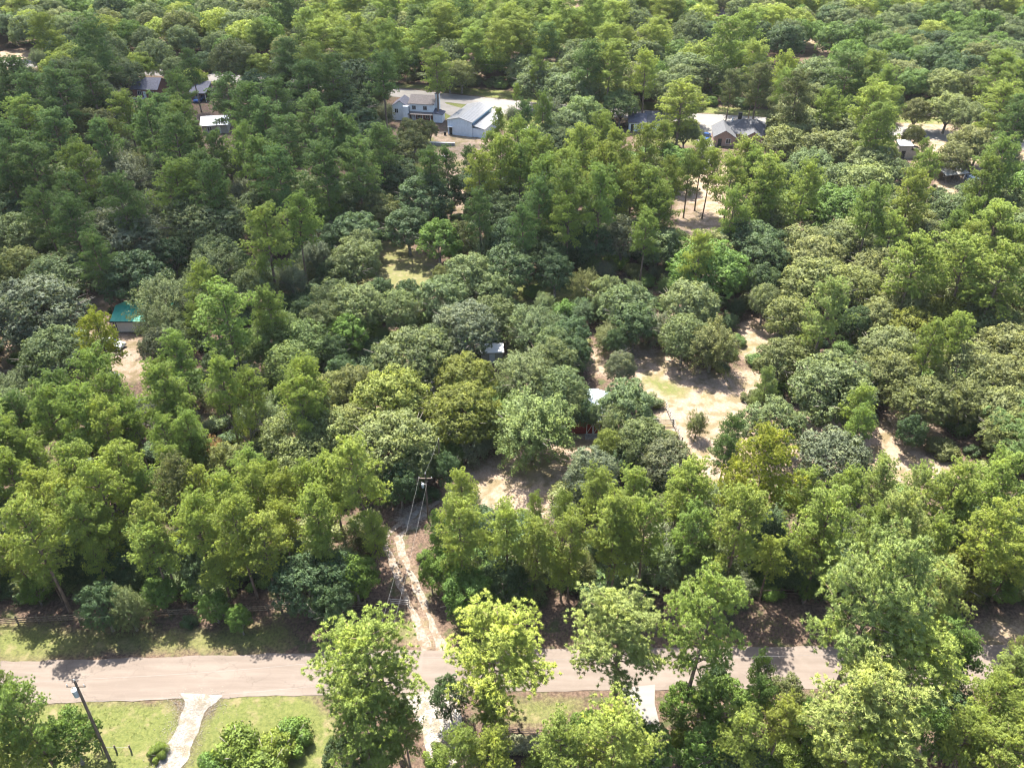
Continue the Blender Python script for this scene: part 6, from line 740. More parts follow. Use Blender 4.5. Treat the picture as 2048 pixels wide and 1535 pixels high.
# ------------------------------------------------------------------ materials
class NT:
    def __init__(s, name):
        s.m = bpy.data.materials.new(name); s.m.use_nodes = True
        s.t = s.m.node_tree; s.t.nodes.clear(); s.n = s.t.nodes; s.l = s.t.links
        s.out = s.n.new('ShaderNodeOutputMaterial')
    def node(s, typ, ins=None, **kw):
        x = s.n.new(typ)
        for k, v in kw.items(): setattr(x, k, v)
        for k, v in (ins or {}).items():
            if hasattr(v, 'is_output'): s.l.new(v, x.inputs[k])
            else: x.inputs[k].default_value = v
        return x
    def math(s, op, a, b=0.0, clamp=False):
        x = s.node('ShaderNodeMath', {0: a, 1: b}, operation=op); x.use_clamp = clamp; return x.outputs[0]
    def mix(s, f, a, b):
        x = s.n.new('ShaderNodeMix'); x.data_type = 'RGBA'
        for i, v in ((0, f), (6, a), (7, b)):
            if hasattr(v, 'is_output'): s.l.new(v, x.inputs[i])
            else: x.inputs[i].default_value = v if i == 0 else (*v, 1)[:4]
        return x.outputs[2]
    def noise(s, vec, scale, detail=3, rough=.55):
        return s.node('ShaderNodeTexNoise', {'Vector': vec, 'Scale': scale, 'Detail': detail, 'Roughness': rough}).outputs[0]
    def ramp(s, f, a, b):
        return s.node('ShaderNodeMapRange', {0: f, 1: a, 2: b, 3: 0.0, 4: 1.0}, interpolation_type='SMOOTHSTEP').outputs[0]
    def bump(s, h, strength=.5, dist=.05):
        return s.node('ShaderNodeBump', {'Height': h, 'Strength': strength, 'Distance': dist}).outputs[0]
    def principled(s, color, rough=.8, normal=None, spec=.3, metallic=0.0):
        ins = {'Base Color': color if hasattr(color, 'is_output') else (*color, 1), 'Roughness': rough, 'Specular IOR Level': spec, 'Metallic': metallic}
        if normal is not None: ins['Normal'] = normal
        p = s.node('ShaderNodeBsdfPrincipled', ins)
        s.l.new(p.outputs[0], s.out.inputs[0]); return p

def foliage_mat(name, trans=0.32, var=0.35, nscale=.45):
    m = NT(name)
    a = m.node('ShaderNodeAttribute', attribute_type='INSTANCER', attribute_name='tint')
    v = m.node('ShaderNodeAttribute', attribute_type='GEOMETRY', attribute_name='rnd')
    tc = m.node('ShaderNodeTexCoord')
    n1 = m.noise(tc.outputs['Object'], nscale, 2)
    n2 = m.noise(tc.outputs['Object'], nscale * 4.5, 2)
    f = m.math('ADD', m.math('MULTIPLY', m.math('SUBTRACT', n1, .5), 1.6), m.math('MULTIPLY', m.math('SUBTRACT', v.outputs['Fac'], .5), 1.1))
    f = m.math('ADD', f, m.math('MULTIPLY', m.math('SUBTRACT', n2, .5), .8))
    gain = m.math('ADD', m.math('MULTIPLY', f, var * 1.6), 1.0)
    c = m.node('ShaderNodeVectorMath', {0: a.outputs['Color'], 'Scale': gain}, operation='SCALE').outputs[0]
    # warm / yellower and cooler clumps
    warm = m.node('ShaderNodeVectorMath', {0: c, 1: (1.10, 1.03, .74)}, operation='MULTIPLY').outputs[0]
    c2 = m.mix(m.ramp(m.math('ADD', n1, m.math('MULTIPLY', m.math('SUBTRACT', n2, .5), .6)), .45, .75), c, warm)
    cn = m.node('ShaderNodeAttribute', attribute_type='GEOMETRY', attribute_name='cn')
    cw = m.node('ShaderNodeVectorTransform', {0: cn.outputs['Vector']}, vector_type='NORMAL', convert_from='OBJECT', convert_to='WORLD').outputs[0]
    gn = m.node('ShaderNodeNewGeometry').outputs['Normal']
    sc_ = m.node('ShaderNodeVectorMath', {0: gn, 'Scale': .8}, operation='SCALE').outputs[0]
    nn = m.node('ShaderNodeVectorMath', {0: m.node('ShaderNodeVectorMath', {0: cw, 1: sc_}, operation='ADD').outputs[0]}, operation='NORMALIZE').outputs[0]
    p = m.node('ShaderNodeBsdfPrincipled', {'Base Color': c2, 'Roughness': .6, 'Specular IOR Level': .25, 'Normal': nn})
    t = m.node('ShaderNodeBsdfTranslucent', {'Color': m.node('ShaderNodeVectorMath', {0: c2, 1: (1.15, 1.2, .6)}, operation='MULTIPLY').outputs[0]})
    mx = m.node('ShaderNodeMixShader', {0: trans, 1: p.outputs[0], 2: t.outputs[0]})
    m.l.new(mx.outputs[0], m.out.inputs[0])
    return m.m

def plain(name, color, rough=.7, nscale=3.0, amt=.25, bump=0.0, metallic=0.0, spec=.3, coord='Object', stretch=None):
    m = NT(name)
    tc = m.node('ShaderNodeTexCoord').outputs[coord]
    if stretch: tc = m.node('ShaderNodeMapping', {'Vector': tc, 'Scale': stretch}).outputs[0]
    n = m.noise(tc, nscale, 4)
    dark = tuple(c * (1 - amt) for c in color); lite = tuple(min(1, c * (1 + amt)) for c in color)
    c = m.mix(m.ramp(n, .3, .7), dark, lite)
    nb = m.bump(m.noise(tc, nscale * 5, 3), bump, .03) if bump else None
    m.principled(c, rough, nb, spec, metallic)
    return m.m

M = {}
M['pine'] = foliage_mat('pine_needles', .30, .34)
M['leaf'] = foliage_mat('tree_leaves', .28, .34)
M['bark'] = plain('bark', (.16, .115, .085), .95, 2.5, .45, .6, stretch=(1, 1, .3))
M['oakbark'] = plain('grey_bark', (.17, .15, .125), .95, 3, .4, .5)
M['dead'] = plain('dead_wood', (0.259, 0.238, 0.216), .9, 3, .25)
M['wood'] = plain('weathered_wood', (0.122, 0.094, 0.072), .9, 4, .4, .4)
M['darkwood'] = plain('dark_stained_wood', (0.043, 0.032, 0.029), .8, 4, .35, .3)
M['greywood'] = plain('grey_fence_wood', (0.245, 0.223, 0.202), .9, 4, .3, .3)
M['white'] = plain('white_siding', (.58,.60,.61), .6, 1.5, .05)
M['metalwall'] = plain('pale_metal_wall', (.50,.55,.60), .45, 1.2, .06)
M['beige'] = plain('beige_metal_wall', (.46,.44,.41), .6, 1.5, .06)
M['tan'] = plain('tan_metal_wall', (0.288, 0.266, 0.223), .6, 2, .12)
M['brick'] = plain('red_brick', (0.158, 0.072, 0.058), .9, 5, .3)
M['pinkbrick'] = plain('pink_brick', (0.302, 0.202, 0.166), .9, 5, .2)
M['roofbrown'] = plain('taupe_shingles', (.105,.092,.090), .9, 2.5, .18)
M['roofgrey'] = plain('grey_shingles', (.070,.072,.080), .9, 2.5, .18)
M['roofslate'] = plain('slate_shingles', (.075,.076,.098), .9, 2.5, .22)
M['roofmetal'] = plain('pale_metal_roof', (.165,.165,.168), .45, 1.5, .07)
M['roofwhite'] = plain('white_metal_roof', (.36,.38,.41), .4, 1.0, .08)
M['rooflight'] = plain('light_blue_metal_roof', (.24,.29,.32), .4, 1.0, .06)
M['green'] = plain('green_metal_roof', (.025, .25, .18), .5, 1.2, .08)
M['blue'] = plain('blue_gutter_metal', (0.086, 0.180, 0.274), .4, 2, .1)
M['barnred'] = plain('barn_red_boards', (0.144, 0.014, 0.013), .8, 3, .25)
M['trim'] = plain('white_trim', (0.540, 0.540, 0.533), .6, 3, .06)
M['darktrim'] = plain('dark_trim', (0.022, 0.025, 0.025), .6, 3, .1)
M['glass'] = plain('dark_window_glass', (0.022, 0.029, 0.036), .08, 1, .1, spec=.6)
M['carwhite'] = plain('white_car_paint', (0.504, 0.526, 0.547), .25, 1, .02, spec=.6)
M['carblue'] = plain('blue_car_paint', (0.014, 0.050, 0.173), .25, 1, .05, spec=.6)
M['cardark'] = plain('dark_car_paint', (0.022, 0.029, 0.050), .25, 1, .05, spec=.6)
M['tyre'] = plain('tyre_rubber', (0.014, 0.014, 0.014), .9, 6, .1)
M['rim'] = plain('alloy_rim', (0.324, 0.324, 0.331), .35, 6, .1, metallic=.7)
M['lamp'] = plain('lamp_lens', (0.432, 0.432, 0.418), .1, 6, .05, spec=.7)
M['pole'] = plain('pole_wood', (0.108, 0.083, 0.065), .9, 4, .35, .4, stretch=(1, 1, .2))
M['can'] = plain('transformer_grey', (0.346, 0.403, 0.432), .45, 4, .08)
M['ceramic'] = plain('white_ceramic', (0.518, 0.518, 0.504), .3, 4, .05)
M['wire'] = plain('aluminium_wire', (0.158, 0.158, 0.158), .5, 4, .05)
M['stone'] = plain('white_limestone_gravel', (.22,.20,.175), .9, 8, .25, .5)
M['retain'] = plain('block_retaining_wall', (0.302, 0.295, 0.274), .9, 3, .2)
M['black'] = plain('black_plastic', (0.014, 0.014, 0.016), .5, 4, .1)
M['pool'] = plain('blue_tarp', (.03,.05,.08), .5, 2, .2)

TINT = {'q': (.112,.178,.052), 'm': (.180,.250,.055), 'l': (.232,.290,.062), 'y': (.238,.292,.058), 'z': (.240,.292,.086), 'x': (.240,.270,.028),
        'd': (.066,.106,.046), 'g': (.120,.158,.068), 'o': (.160,.184,.078), 'v': (.108,.128,.076), 'b': (.118,.136,.050), 'n': (.100,.168,.036),
        'w': (.145,.160,.032), 'k': (.12,.10,.07), 'r': (.20,.12,.05)}
SHRUB_TINT = {'x': (.135,.180,.032)}
OAK_TINT = {'y': (.165,.195,.072), 'x': (.165,.200,.048), 'l': (.130,.180,.062)}

# ------------------------------------------------------------------ foliage geometry
def unit(v): return v / np.maximum(np.linalg.norm(v, axis=-1, keepdims=True), 1e-6)

def blades(c, d, L, W, rng, rnd):
    """needle triangles: base centres c, directions d"""
    n = len(c)
    side = unit(np.cross(d, unit(rng.normal(size=(n, 3)))))
    W = np.broadcast_to(W, (n,))[:, None]; L = np.broadcast_to(L, (n,))[:, None]
    v = np.stack([c - side * W * .5, c + side * W * .5, c + d * L], 1).reshape(-1, 3)
    return v, np.arange(n * 3).reshape(-1, 3), np.repeat(rnd, 3)

def leaves(c, nrm, size, rng, rnd):
    """leaf-cluster diamonds centred at c facing nrm"""
    n = len(c)
    a = unit(np.cross(nrm, unit(rng.normal(size=(n, 3))))); b = np.cross(nrm, a)
    s = (size * rng.uniform(.65, 1.35, n))[:, None]
    fold = nrm * s * .22
    v = np.stack([c - a * s, c - b * s * .55 + fold, c + a * s, c + b * s * .55 + fold], 1).reshape(-1, 3)
    i = np.arange(n)[:, None] * 4
    f = np.concatenate([np.concatenate([i, i + 1, i + 2], 1), np.concatenate([i, i + 2, i + 3], 1)])
    return v, f, np.repeat(rnd, 4)

def pine_proto(seed):
    rng = np.random.default_rng(seed); rr = random.Random(seed)
    H = 20.0; z0 = rr.uniform(8.0, 10.0)
    bend = [rr.uniform(-.5, .5), rr.uniform(-.5, .5)]
    def axis(z): t = z / H; return Vector((bend[0] * t * t + .15 * math.sin(t * 5), bend[1] * t * t, z))
    tb = MB()
    zs = [0, .5, 3, 6, 9, 12, 15, 17.5, 19.4]
    tb.tube([axis(z) for z in zs], [.34, .27, .24, .22, .19, .16, .12, .07, .03], 8)
    lobes = []
    nl = 36
    for i in range(nl):
        t = (i + rr.random()) / nl; z = z0 + (H - .8 - z0) * t
        az = i * 2.39996 + rr.uniform(-.5, .5)
        prof = math.sin(math.pi * min(1, (t * .74 + .22))) ** .6
        if t > .8: prof = max(prof, .5)
        Lr = 4.3 * prof * rr.choice([.6, .85, .95, 1.05, 1.15]) * rr.uniform(.85, 1.1)
        up = .05 + .75 * t + rr.uniform(-.15, .15)
        b = axis(z); dirv = Vector((math.cos(az), math.sin(az), up)).normalized()
        sag = rr.uniform(0, .5) * (1 - t)
        pts = [b + dirv * Lr * s + Vector((0, 0, .5 * Lr * .2 * s * s - sag * s)) for s in (0, .35, .7, 1.0)]
        tb.tube(pts, [.075, .055, .035, .015], 4)
        k = max(2, int(Lr * 1.55) + 1)
        for j in range(k):
            s = .38 + .66 * (j + rr.random() * .7) / k if k > 1 else 1
            p = pts[0].lerp(pts[3], min(s, 1.05)); spread = .62 * s * (.5 + Lr * .25)
            sidev = Vector((-math.sin(az), math.cos(az), 0)) * rr.uniform(-1, 1) * spread
            lobes.append((*(p + sidev + Vector((0, 0, rr.uniform(-.1, .35)))), rr.uniform(.55, 1.0) * (1.0 if t < .85 else .85)))
    for j in range(4):
        p = axis(H - .2 - j * .45); lobes.append((p.x + rr.uniform(-.3, .3), p.y + rr.uniform(-.3, .3), p.z, .7))
    V = []; F = []; A = []; off = 0
    lob = np.array(lobes)
    nt = 12
    # tufts on the upper 3/4 of each lobe
    d = unit(rng.normal(size=(len(lob), nt, 3)) + np.array([0, 0, .45]))
    tc = lob[:, None, :3] + d * (lob[:, None, 3:4] * np.array([1.0, 1.0, .75])) * rng.uniform(.78, 1.05, (len(lob), nt, 1))
    tc = tc.reshape(-1, 3); td = d.reshape(-1, 3)
    nb = 30
    bd = unit(td[:, None, :] * .75 + np.array([0, 0, .25]) + rng.normal(size=(len(tc), nb, 3)) * .62)
    c = (tc[:, None, :] + bd * .04).reshape(-1, 3)
    rnd = np.repeat(np.repeat(rng.random(len(lob)), nt) * .25 + rng.random(len(tc)) * .55, nb) + rng.random(len(tc) * nb) * .2
    v, f, a = blades(c, bd.reshape(-1, 3), rng.uniform(.19, .33, len(c)), rng.uniform(.045, .085, len(c)), rng, rnd)
    lobe_dir = unit(d + .55 * unit(lob[:, :3] - np.array([0, 0, 11.5]))[:, None, :]).reshape(-1, 3)
    cn = unit(.95 * bd.reshape(-1, 3) + .8 * np.repeat(lobe_dir, nb, 0) + np.array([0, 0, .15]))
    return tb, np_mesh('crown', v, f, M['pine'], {'rnd': a, 'cn': np.repeat(cn, 3, 0)})

def limb_tree(rr, tb, h, r, fork, ntop, spread):
    """trunk that forks into limbs; returns limb end points"""
    ends = []
    lean = Vector((rr.uniform(-.3, .3), rr.uniform(-.3, .3), 0))
    base = Vector((0, 0, 0)); top = Vector((0, 0, fork)) + lean
    tb.tube([base, base.lerp(top, .12), top], [r * 1.35, r, r * .85], 8)
    for i in range(ntop):
        az = i * 2 * math.pi / ntop + rr.uniform(-.4, .4)
        d1 = Vector((math.cos(az) * spread, math.sin(az) * spread, 1)).normalized()
        l = (h - fork) * rr.uniform(.5, .62)
        m = top + d1 * l * .5 + Vector((0, 0, .2)); e = top + d1 * l
        tb.tube([top - Vector((0, 0, .2)), m, e], [r * .55, r * .4, r * .28], 6)
        for k in range(3):
            az2 = az + rr.uniform(-1.0, 1.0)
            d2 = Vector((math.cos(az2) * spread * 1.3, math.sin(az2) * spread * 1.3, rr.uniform(.3, 1))).normalized()
            e2 = e + d2 * l * rr.uniform(.5, .85)
            tb.tube([e, e.lerp(e2, .5) + Vector((0, 0, .15)), e2], [r * .25, r * .15, r * .05], 5)
            ends.append(e2)
    return ends

def oak_proto(seed, lobed=1.0, leaf=.145, n_leaf=32000, squash=.62):
    """spreading crown, width 12 height 11"""
    rng = np.random.default_rng(seed); rr = random.Random(seed)
    H, Wd = 11.0, 12.0
    tb = MB(); limb_tree(rr, tb, H, .38, 2.4, 6, .95)
    cz = H * .56; rx = Wd / 2; rz = H - cz
    lob = []
    tries = 0
    ell = [rr.uniform(.85, 1.1), rr.uniform(.85, 1.1)]
    want = int(74)
    while len(lob) < want and tries < 4000:
        tries += 1
        d = unit(rng.normal(size=3)); 
        if d[2] < -.55: continue
        if d[2] < 0: d = unit(d * np.array([1, 1, .7]))
        r = rr.uniform(1.0, 1.75) * lobed
        k = rr.uniform(.62, 1.06)
        p = np.array([d[0] * (rx - r * .7) * k * ell[0], d[1] * (rx - r * .7) * k * ell[1], cz + d[2] * (rz - r * .6 if d[2] > 0 else cz * .62) * k])
        if any(np.linalg.norm(p - q[:3]) < .62 * (r + q[3]) * .95 for q in lob): 
            if tries < 2500: continue
        lob.append(np.array([*p, r]))
    lob = np.array(lob)
    w = lob[:, 3] ** 2; per = 10
    cnt = np.maximum(8, (n_leaf / per * w / w.sum()).astype(int))
    cid = np.repeat(np.arange(len(lob)), cnt); nc = len(cid)
    outw = unit(lob[:, :3] - np.array([0, 0, cz - 2.5]))
    dc = unit(rng.normal(size=(nc, 3)) + outw[cid] * .5 + np.array([0, 0, .3]))
    rad = lob[cid, 3:4] * np.where(rng.random((nc, 1)) < .85, rng.uniform(.74, 1.16, (nc, 1)), rng.uniform(.3, .8, (nc, 1)))
    cc = lob[cid, :3] + dc * rad * np.array([1, 1, .8])
    idx = np.repeat(cid, per); n = len(idx); d = np.repeat(dc, per, 0)
    sd = unit(rng.normal(size=(n, 3)) + d * .5)
    c = np.repeat(cc, per, 0) + sd * rng.uniform(.05, .34, (n, 1)) * np.array([1, 1, .6])
    d = unit(d + sd * .6)
    nrm = unit(d * .9 + rng.normal(size=(n, 3)) * .55 + np.array([0, 0, .25]))
    crn = np.repeat(rng.random(nc), per)
    rnd = rng.random(len(lob))[idx] * .3 + crn * .45 + rng.random(n) * .25
    v, f, a = leaves(c, nrm, leaf, rng, rnd)
    cn = unit(d + outw[idx] * .4 + rng.normal(size=(n, 3)) * .4)
    return tb, np_mesh('crown', v, f, M['leaf'], {'rnd': a, 'cn': np.repeat(cn, 4, 0)})

def spray_proto(seed, density=1.0, leaf=.12):
    """feathery crown of arching leafy sprays, width 11 height 11"""
    rng = np.random.default_rng(seed); rr = random.Random(seed)
    H, Wd = 11.0, 11.0
    tb = MB(); ends = limb_tree(rr, tb, H * .8, .33, 2.0, 5, .7)
    ns = int(820 * density)
    cz = H * .45
    d = unit(rng.normal(size=(ns, 3)) + np.array([0, 0, .35]))
    d = d[d[:, 2] > -.5]; ns = len(d)
    reach = rng.uniform(.55, 1.0, (ns, 1)) * (1 + .15 * np.sin(3 * np.arctan2(d[:, 1:2], d[:, 0:1]) + seed) + .1 * np.sin(5 * np.arctan2(d[:, 1:2], d[:, 0:1]) + 2*seed))
    tip = np.array([0, 0, cz]) + d * np.array([Wd / 2, Wd / 2, H - cz]) * reach
    nl = 34
    s = rng.uniform(0, 1, (ns, nl, 1))
    ln = rng.uniform(1.1, 2.0, (ns, 1, 1))
    dr = unit(d + np.array([0, 0, .45]))[:, None, :]
    arch = np.array([0, 0, -1]) * (s ** 2) * .45
    c = tip[:, None, :] - dr * ln * (1 - s) + arch + rng.normal(size=(ns, nl, 3)) * (.10 + .16 * (1 - s))
    c = c.reshape(-1, 3); n = len(c)
    nrm = unit(rng.normal(size=(n, 3)) * .7 + np.repeat(d, nl, 0) * .6 + np.array([0, 0, .4]))
    rnd = np.repeat(rng.random(ns), nl) * .5 + rng.random(n) * .5
    v, f, a = leaves(c, nrm, leaf, rng, rnd)
    cn = unit(np.repeat(unit(d + np.array([0, 0, .3])), nl, 0) + rng.normal(size=(n, 3)) * .5)
    if density < .5:
        for e in ends:
            for k in range(4):
                q = e + Vector((rr.uniform(-1.6, 1.6), rr.uniform(-1.6, 1.6), rr.uniform(.3, 1.8)))
                tb.tube([e, e.lerp(q, .5) + Vector((0, 0, .1)), q], [.05, .035, .015], 4)
    return tb, np_mesh('crown', v, f, M['leaf'], {'rnd': a, 'cn': np.repeat(cn, 4, 0)})

def shrub_proto(seed):
    rng = np.random.default_rng(seed); rr = random.Random(seed)
    tb = MB()
    for k in range(5):
        a = k * 1.26 + rr.random(); tb.tube([(0, 0, 0), (math.cos(a) * .5, math.sin(a) * .5, 1.0), (math.cos(a) * 1.2, math.sin(a) * 1.2, 2.1)], [.06, .04, .02], 4)
    lob = []
    for i in range(20):
        a = rr.uniform(0, 6.28); q = math.sqrt(rr.random()) * 1.5
        lob.append((math.cos(a) * q, math.sin(a) * q, rr.uniform(.6, 2.1) * (1 - q * .22), rr.uniform(.5, .85)))
    lob = np.array(lob); n = 7000; idx = rng.integers(0, len(lob), n)
    d = unit(rng.normal(size=(n, 3)) + np.array([0, 0, .4]))
    c = lob[idx, :3] + d * lob[idx, 3:4] * rng.uniform(.5, 1.1, (n, 1))
    c[:, 2] = np.maximum(c[:, 2], .05)
    v, f, a = leaves(c, unit(d + rng.normal(size=(n, 3)) * .6), .095, rng, rng.random(len(lob))[idx] * .5 + rng.random(n) * .5)
    return tb, np_mesh('crown', v, f, M['leaf'], {'rnd': a, 'cn': np.repeat(unit(d + rng.normal(size=(n, 3)) * .4), 4, 0)})

def bare_proto(seed):
    rr = random.Random(seed); tb = MB()
    def br(p, d, l, r, depth):
        q = p + d * l; mid = p.lerp(q, .5) + Vector((rr.uniform(-1, 1), rr.uniform(-1, 1), 0)) * l * .06
        tb.tube([p, mid, q], [r, r * .8, r * .6], 5)
        if depth == 0: return
        for k in range(rr.choice([2, 3, 3])):
            nd = (d + Vector((rr.uniform(-1, 1), rr.uniform(-1, 1), rr.uniform(-.2, .6))) * .75).normalized()
            br(q if k else mid, nd, l * rr.uniform(.6, .8), r * .55, depth - 1)
    br(Vector((0, 0, 0)), Vector((.05, 0, 1)), 3.6, .16, 5)
    return tb

PROTO = {'P': [pine_proto(11 + i) for i in range(9)],
         'O': [oak_proto(31 + i) for i in range(6)] + [oak_proto(61, 1.2, .15, 30000), oak_proto(62, .8, .14, 30000)],
         'D': [oak_proto(41 + i, .78, .145, 27000) for i in range(4)],
         'E': [spray_proto(51 + i) for i in range(4)],
         'S': [shrub_proto(71 + i) for i in range(3)],
         'sparse': [spray_proto(81, .3, .12)]}
BASE = {'P': (8.6, 20.0), 'O': (11.2, 10.8), 'D': (11.2, 10.8), 'E': (10.6, 11.2), 'S': (4.2, 2.6), 'sparse': (11.6, 11.6), 'B': (6.5, 10.5)}
TRUNK = {}
for k, lst in PROTO.items():
    for i, (tb, cm) in enumerate(lst):
        me = bpy.data.meshes.new('trunk'); me.from_pydata(tb.v, [], tb.f)
        me.polygons.foreach_set('use_smooth', [True] * len(me.polygons))
        me.materials.append(M['bark'] if k == 'P' else M['oakbark']); TRUNK[k, i] = me
BARE = []
for i in range(2):
    tb = bare_proto(90 + i); me = bpy.data.meshes.new('trunk'); me.from_pydata(tb.v, [], tb.f); me.materials.append(M['dead']); BARE.append(me)

NAMES = {'P': ('pine_tree', 'pine', 'pines of the woodland'), 'O': ('oak_tree', 'oak', 'oaks of the woodland'), 'D': ('broadleaf_tree', 'tree', 'dense leafy trees of the woodland'),
         'E': ('willow_oak_tree', 'tree', 'feathery trees of the woodland'), 'S': ('shrub', 'shrub', 'shrubs at the wood edge'), 'B': ('bare_tree', 'tree', 'thin and leafless trees')}
rt = random.Random(5)
CROWNS = {}
def plant(kind, tint, x, y, h, w, label, lean=None, vi=None, trunk_only=False):
    nm, cat, grp = NAMES[kind]
    pk = 'sparse' if (kind == 'B' and tint != 'k') else kind
    root = empty(nm, (x, y, 0), rt.uniform(0, 6.283))
    bw, bh = BASE[pk]
    root.scale = (w / bw, w / bw * rt.uniform(.93, 1.07), h / bh)
    if lean:
        tilt = Vector((0, 0, 1)).rotation_difference(Vector((lean[0], lean[1], 1)))
        root.rotation_euler = (tilt.to_matrix() @ Matrix.Rotation(root.rotation_euler.z, 3, 'Z')).to_euler()
    elif kind == 'P': root.rotation_euler = (rt.gauss(0, .022), rt.gauss(0, .022), root.rotation_euler.z)
    tag(root, label, cat, grp)
    if pk == 'B':
        link('trunk', BARE[rt.randrange(2)], root); return root
    i = rt.randrange(len(PROTO[pk])) if vi is None else vi
    link('trunk', TRUNK[pk, i], root)
    c = link('crown', PROTO[pk][i][1], root)
    t = TINT[tint]; g = rt.uniform(.88, 1.14); hue = rt.uniform(-.06, .06)
    if kind in 'OE' and tint in OAK_TINT: t = OAK_TINT[tint]
    if kind == 'S' and tint in SHRUB_TINT: t = SHRUB_TINT[tint]
    c['tint'] = [t[0] * g * (1 + hue), t[1] * g, t[2] * g * (1 - hue)]
    CROWNS[pk, i] = c
    return root

for row in TREES.strip().split('\n'):
    a, label = row.split('|'); k, x, y, h, w, *ln = a.split()
    plant(k[0], k[1], float(x), float(y), float(h), float(w), label, [float(v) for v in ln])

# ------------------------------------------------------------------ woodland that nobody could count: instanced copies of the crowns above
def scatter(name, label, pts, kind, tints, seed, hfun):
    rg = np.random.default_rng(seed); n = len(pts)
    me = bpy.data.meshes.new(name); me.vertices.add(n)
    P = np.array([(x, y, 0) for x, y, r in pts], dtype=np.float32)
    bw, bh = BASE[kind]
    S = np.zeros((n, 3), dtype=np.float32); T = np.ones((n, 4), dtype=np.float32)
    for i, (x, y, r) in enumerate(pts):
        h = hfun(r, rg); S[i] = (2 * r / bw, 2 * r / bw, h / bh)
        t = np.array(TINT[tints[rg.integers(len(tints))]]) * rg.uniform(.8, 1.2); T[i, :3] = t
    me.vertices.foreach_set('co', P.ravel())
    a = me.attributes.new('scl', 'FLOAT_VECTOR', 'POINT'); a.data.foreach_set('vector', S.ravel())
    a = me.attributes.new('rotz', 'FLOAT_VECTOR', 'POINT'); rz = np.zeros((n, 3), dtype=np.float32); rz[:, 2] = rg.uniform(0, 6.28, n); a.data.foreach_set('vector', rz.ravel())
    a = me.attributes.new('tint', 'FLOAT_COLOR', 'POINT'); a.data.foreach_set('color', T.ravel())
    a = me.attributes.new('pick', 'INT', 'POINT'); a.data.foreach_set('value', rg.integers(0, 64, n).astype(np.int32))
    o = link(name, me); tag(o, label, 'woodland', kind='stuff')
    g = bpy.data.node_groups.new(name, 'GeometryNodeTree')
    g.interface.new_socket('Geometry', in_out='INPUT', socket_type='NodeSocketGeometry')
    g.interface.new_socket('Geometry', in_out='OUTPUT', socket_type='NodeSocketGeometry')
    gi = g.nodes.new('NodeGroupInput'); go = g.nodes.new('NodeGroupOutput')
    jn = g.nodes.new('GeometryNodeJoinGeometry')
    for (kk, i), c in CROWNS.items():
        if kk != kind: continue
        oi = g.nodes.new('GeometryNodeObjectInfo'); oi.transform_space = 'ORIGINAL'
        oi.inputs['Object'].default_value = c; oi.inputs['As Instance'].default_value = True
        g.links.new(oi.outputs['Geometry'], jn.inputs[0])
    def at(nm, dt):
        x = g.nodes.new('GeometryNodeInputNamedAttribute'); x.data_type = dt; x.inputs[0].default_value = nm; return x.outputs[0]
    ip = g.nodes.new('GeometryNodeInstanceOnPoints')
    g.links.new(gi.outputs[0], ip.inputs['Points']); g.links.new(jn.outputs[0], ip.inputs['Instance'])
    ip.inputs['Pick Instance'].default_value = True
    g.links.new(at('pick', 'INT'), ip.inputs['Instance Index'])
    g.links.new(at('rotz', 'FLOAT_VECTOR'), ip.inputs['Rotation']); g.links.new(at('scl', 'FLOAT_VECTOR'), ip.inputs['Scale'])
    g.links.new(ip.outputs[0], go.inputs[0])
    md = o.modifiers.new('scatter', 'NODES'); md.node_group = g
    return o

rs = random.Random(3)
far = [(*(float(v) + rs.uniform(-.5, .5) for v in s.split(',')), rs.uniform(3.9, 6.8)) for s in FAR.split()]
und = [(*(float(v) + rs.uniform(-.5, .5) for v in s.split(',')), rs.uniform(1.8, 4.0)) for s in UNDER.split()]
fp, fo, fd = [], [], []
for p in far:
    # stands of pine and stands of oak, as patches
    q = math.sin(p[0] * .019 + 1.3) + math.sin(p[1] * .016 + p[0] * .007) + rs.uniform(-1.1, 1.1) + (.5 if p[0] < 20 else -.5)
    (fp if q > -.15 else fo if q > -1.3 else fd).append(p)
scatter('distant_pine_wood', 'far-off pine canopy running to the top edge of the photo', fp, 'P', 'qmmylmly', 1, lambda r, g: r * g.uniform(3.3, 4.2))
scatter('distant_oak_wood', 'far-off rounded oak canopy mixed between the pines at the top edge', fo, 'O', 'ggoggybnl', 2, lambda r, g: r * g.uniform(2.0, 2.6))
scatter('distant_dense_wood', 'far-off dark dense leafy canopy among the paler trees at the top', fd, 'D', 'ddgqn', 3, lambda r, g: r * g.uniform(1.9, 2.5))
ue = [p for i, p in enumerate(und) if i % 3 == 0]; us = [p for i, p in enumerate(und) if i % 3]
scatter('understorey', 'low leafy understorey filling the shade beneath the tall trees', ue, 'E', 'ddqgvb', 4, lambda r, g: r * g.uniform(1.5, 2.2))
scatter('undergrowth', 'dark shrubby undergrowth between the trunks on the forest floor', us, 'S', 'ddqgnb', 5, lambda r, g: min(2.6, r * .8) * g.uniform(.7, 1.2))

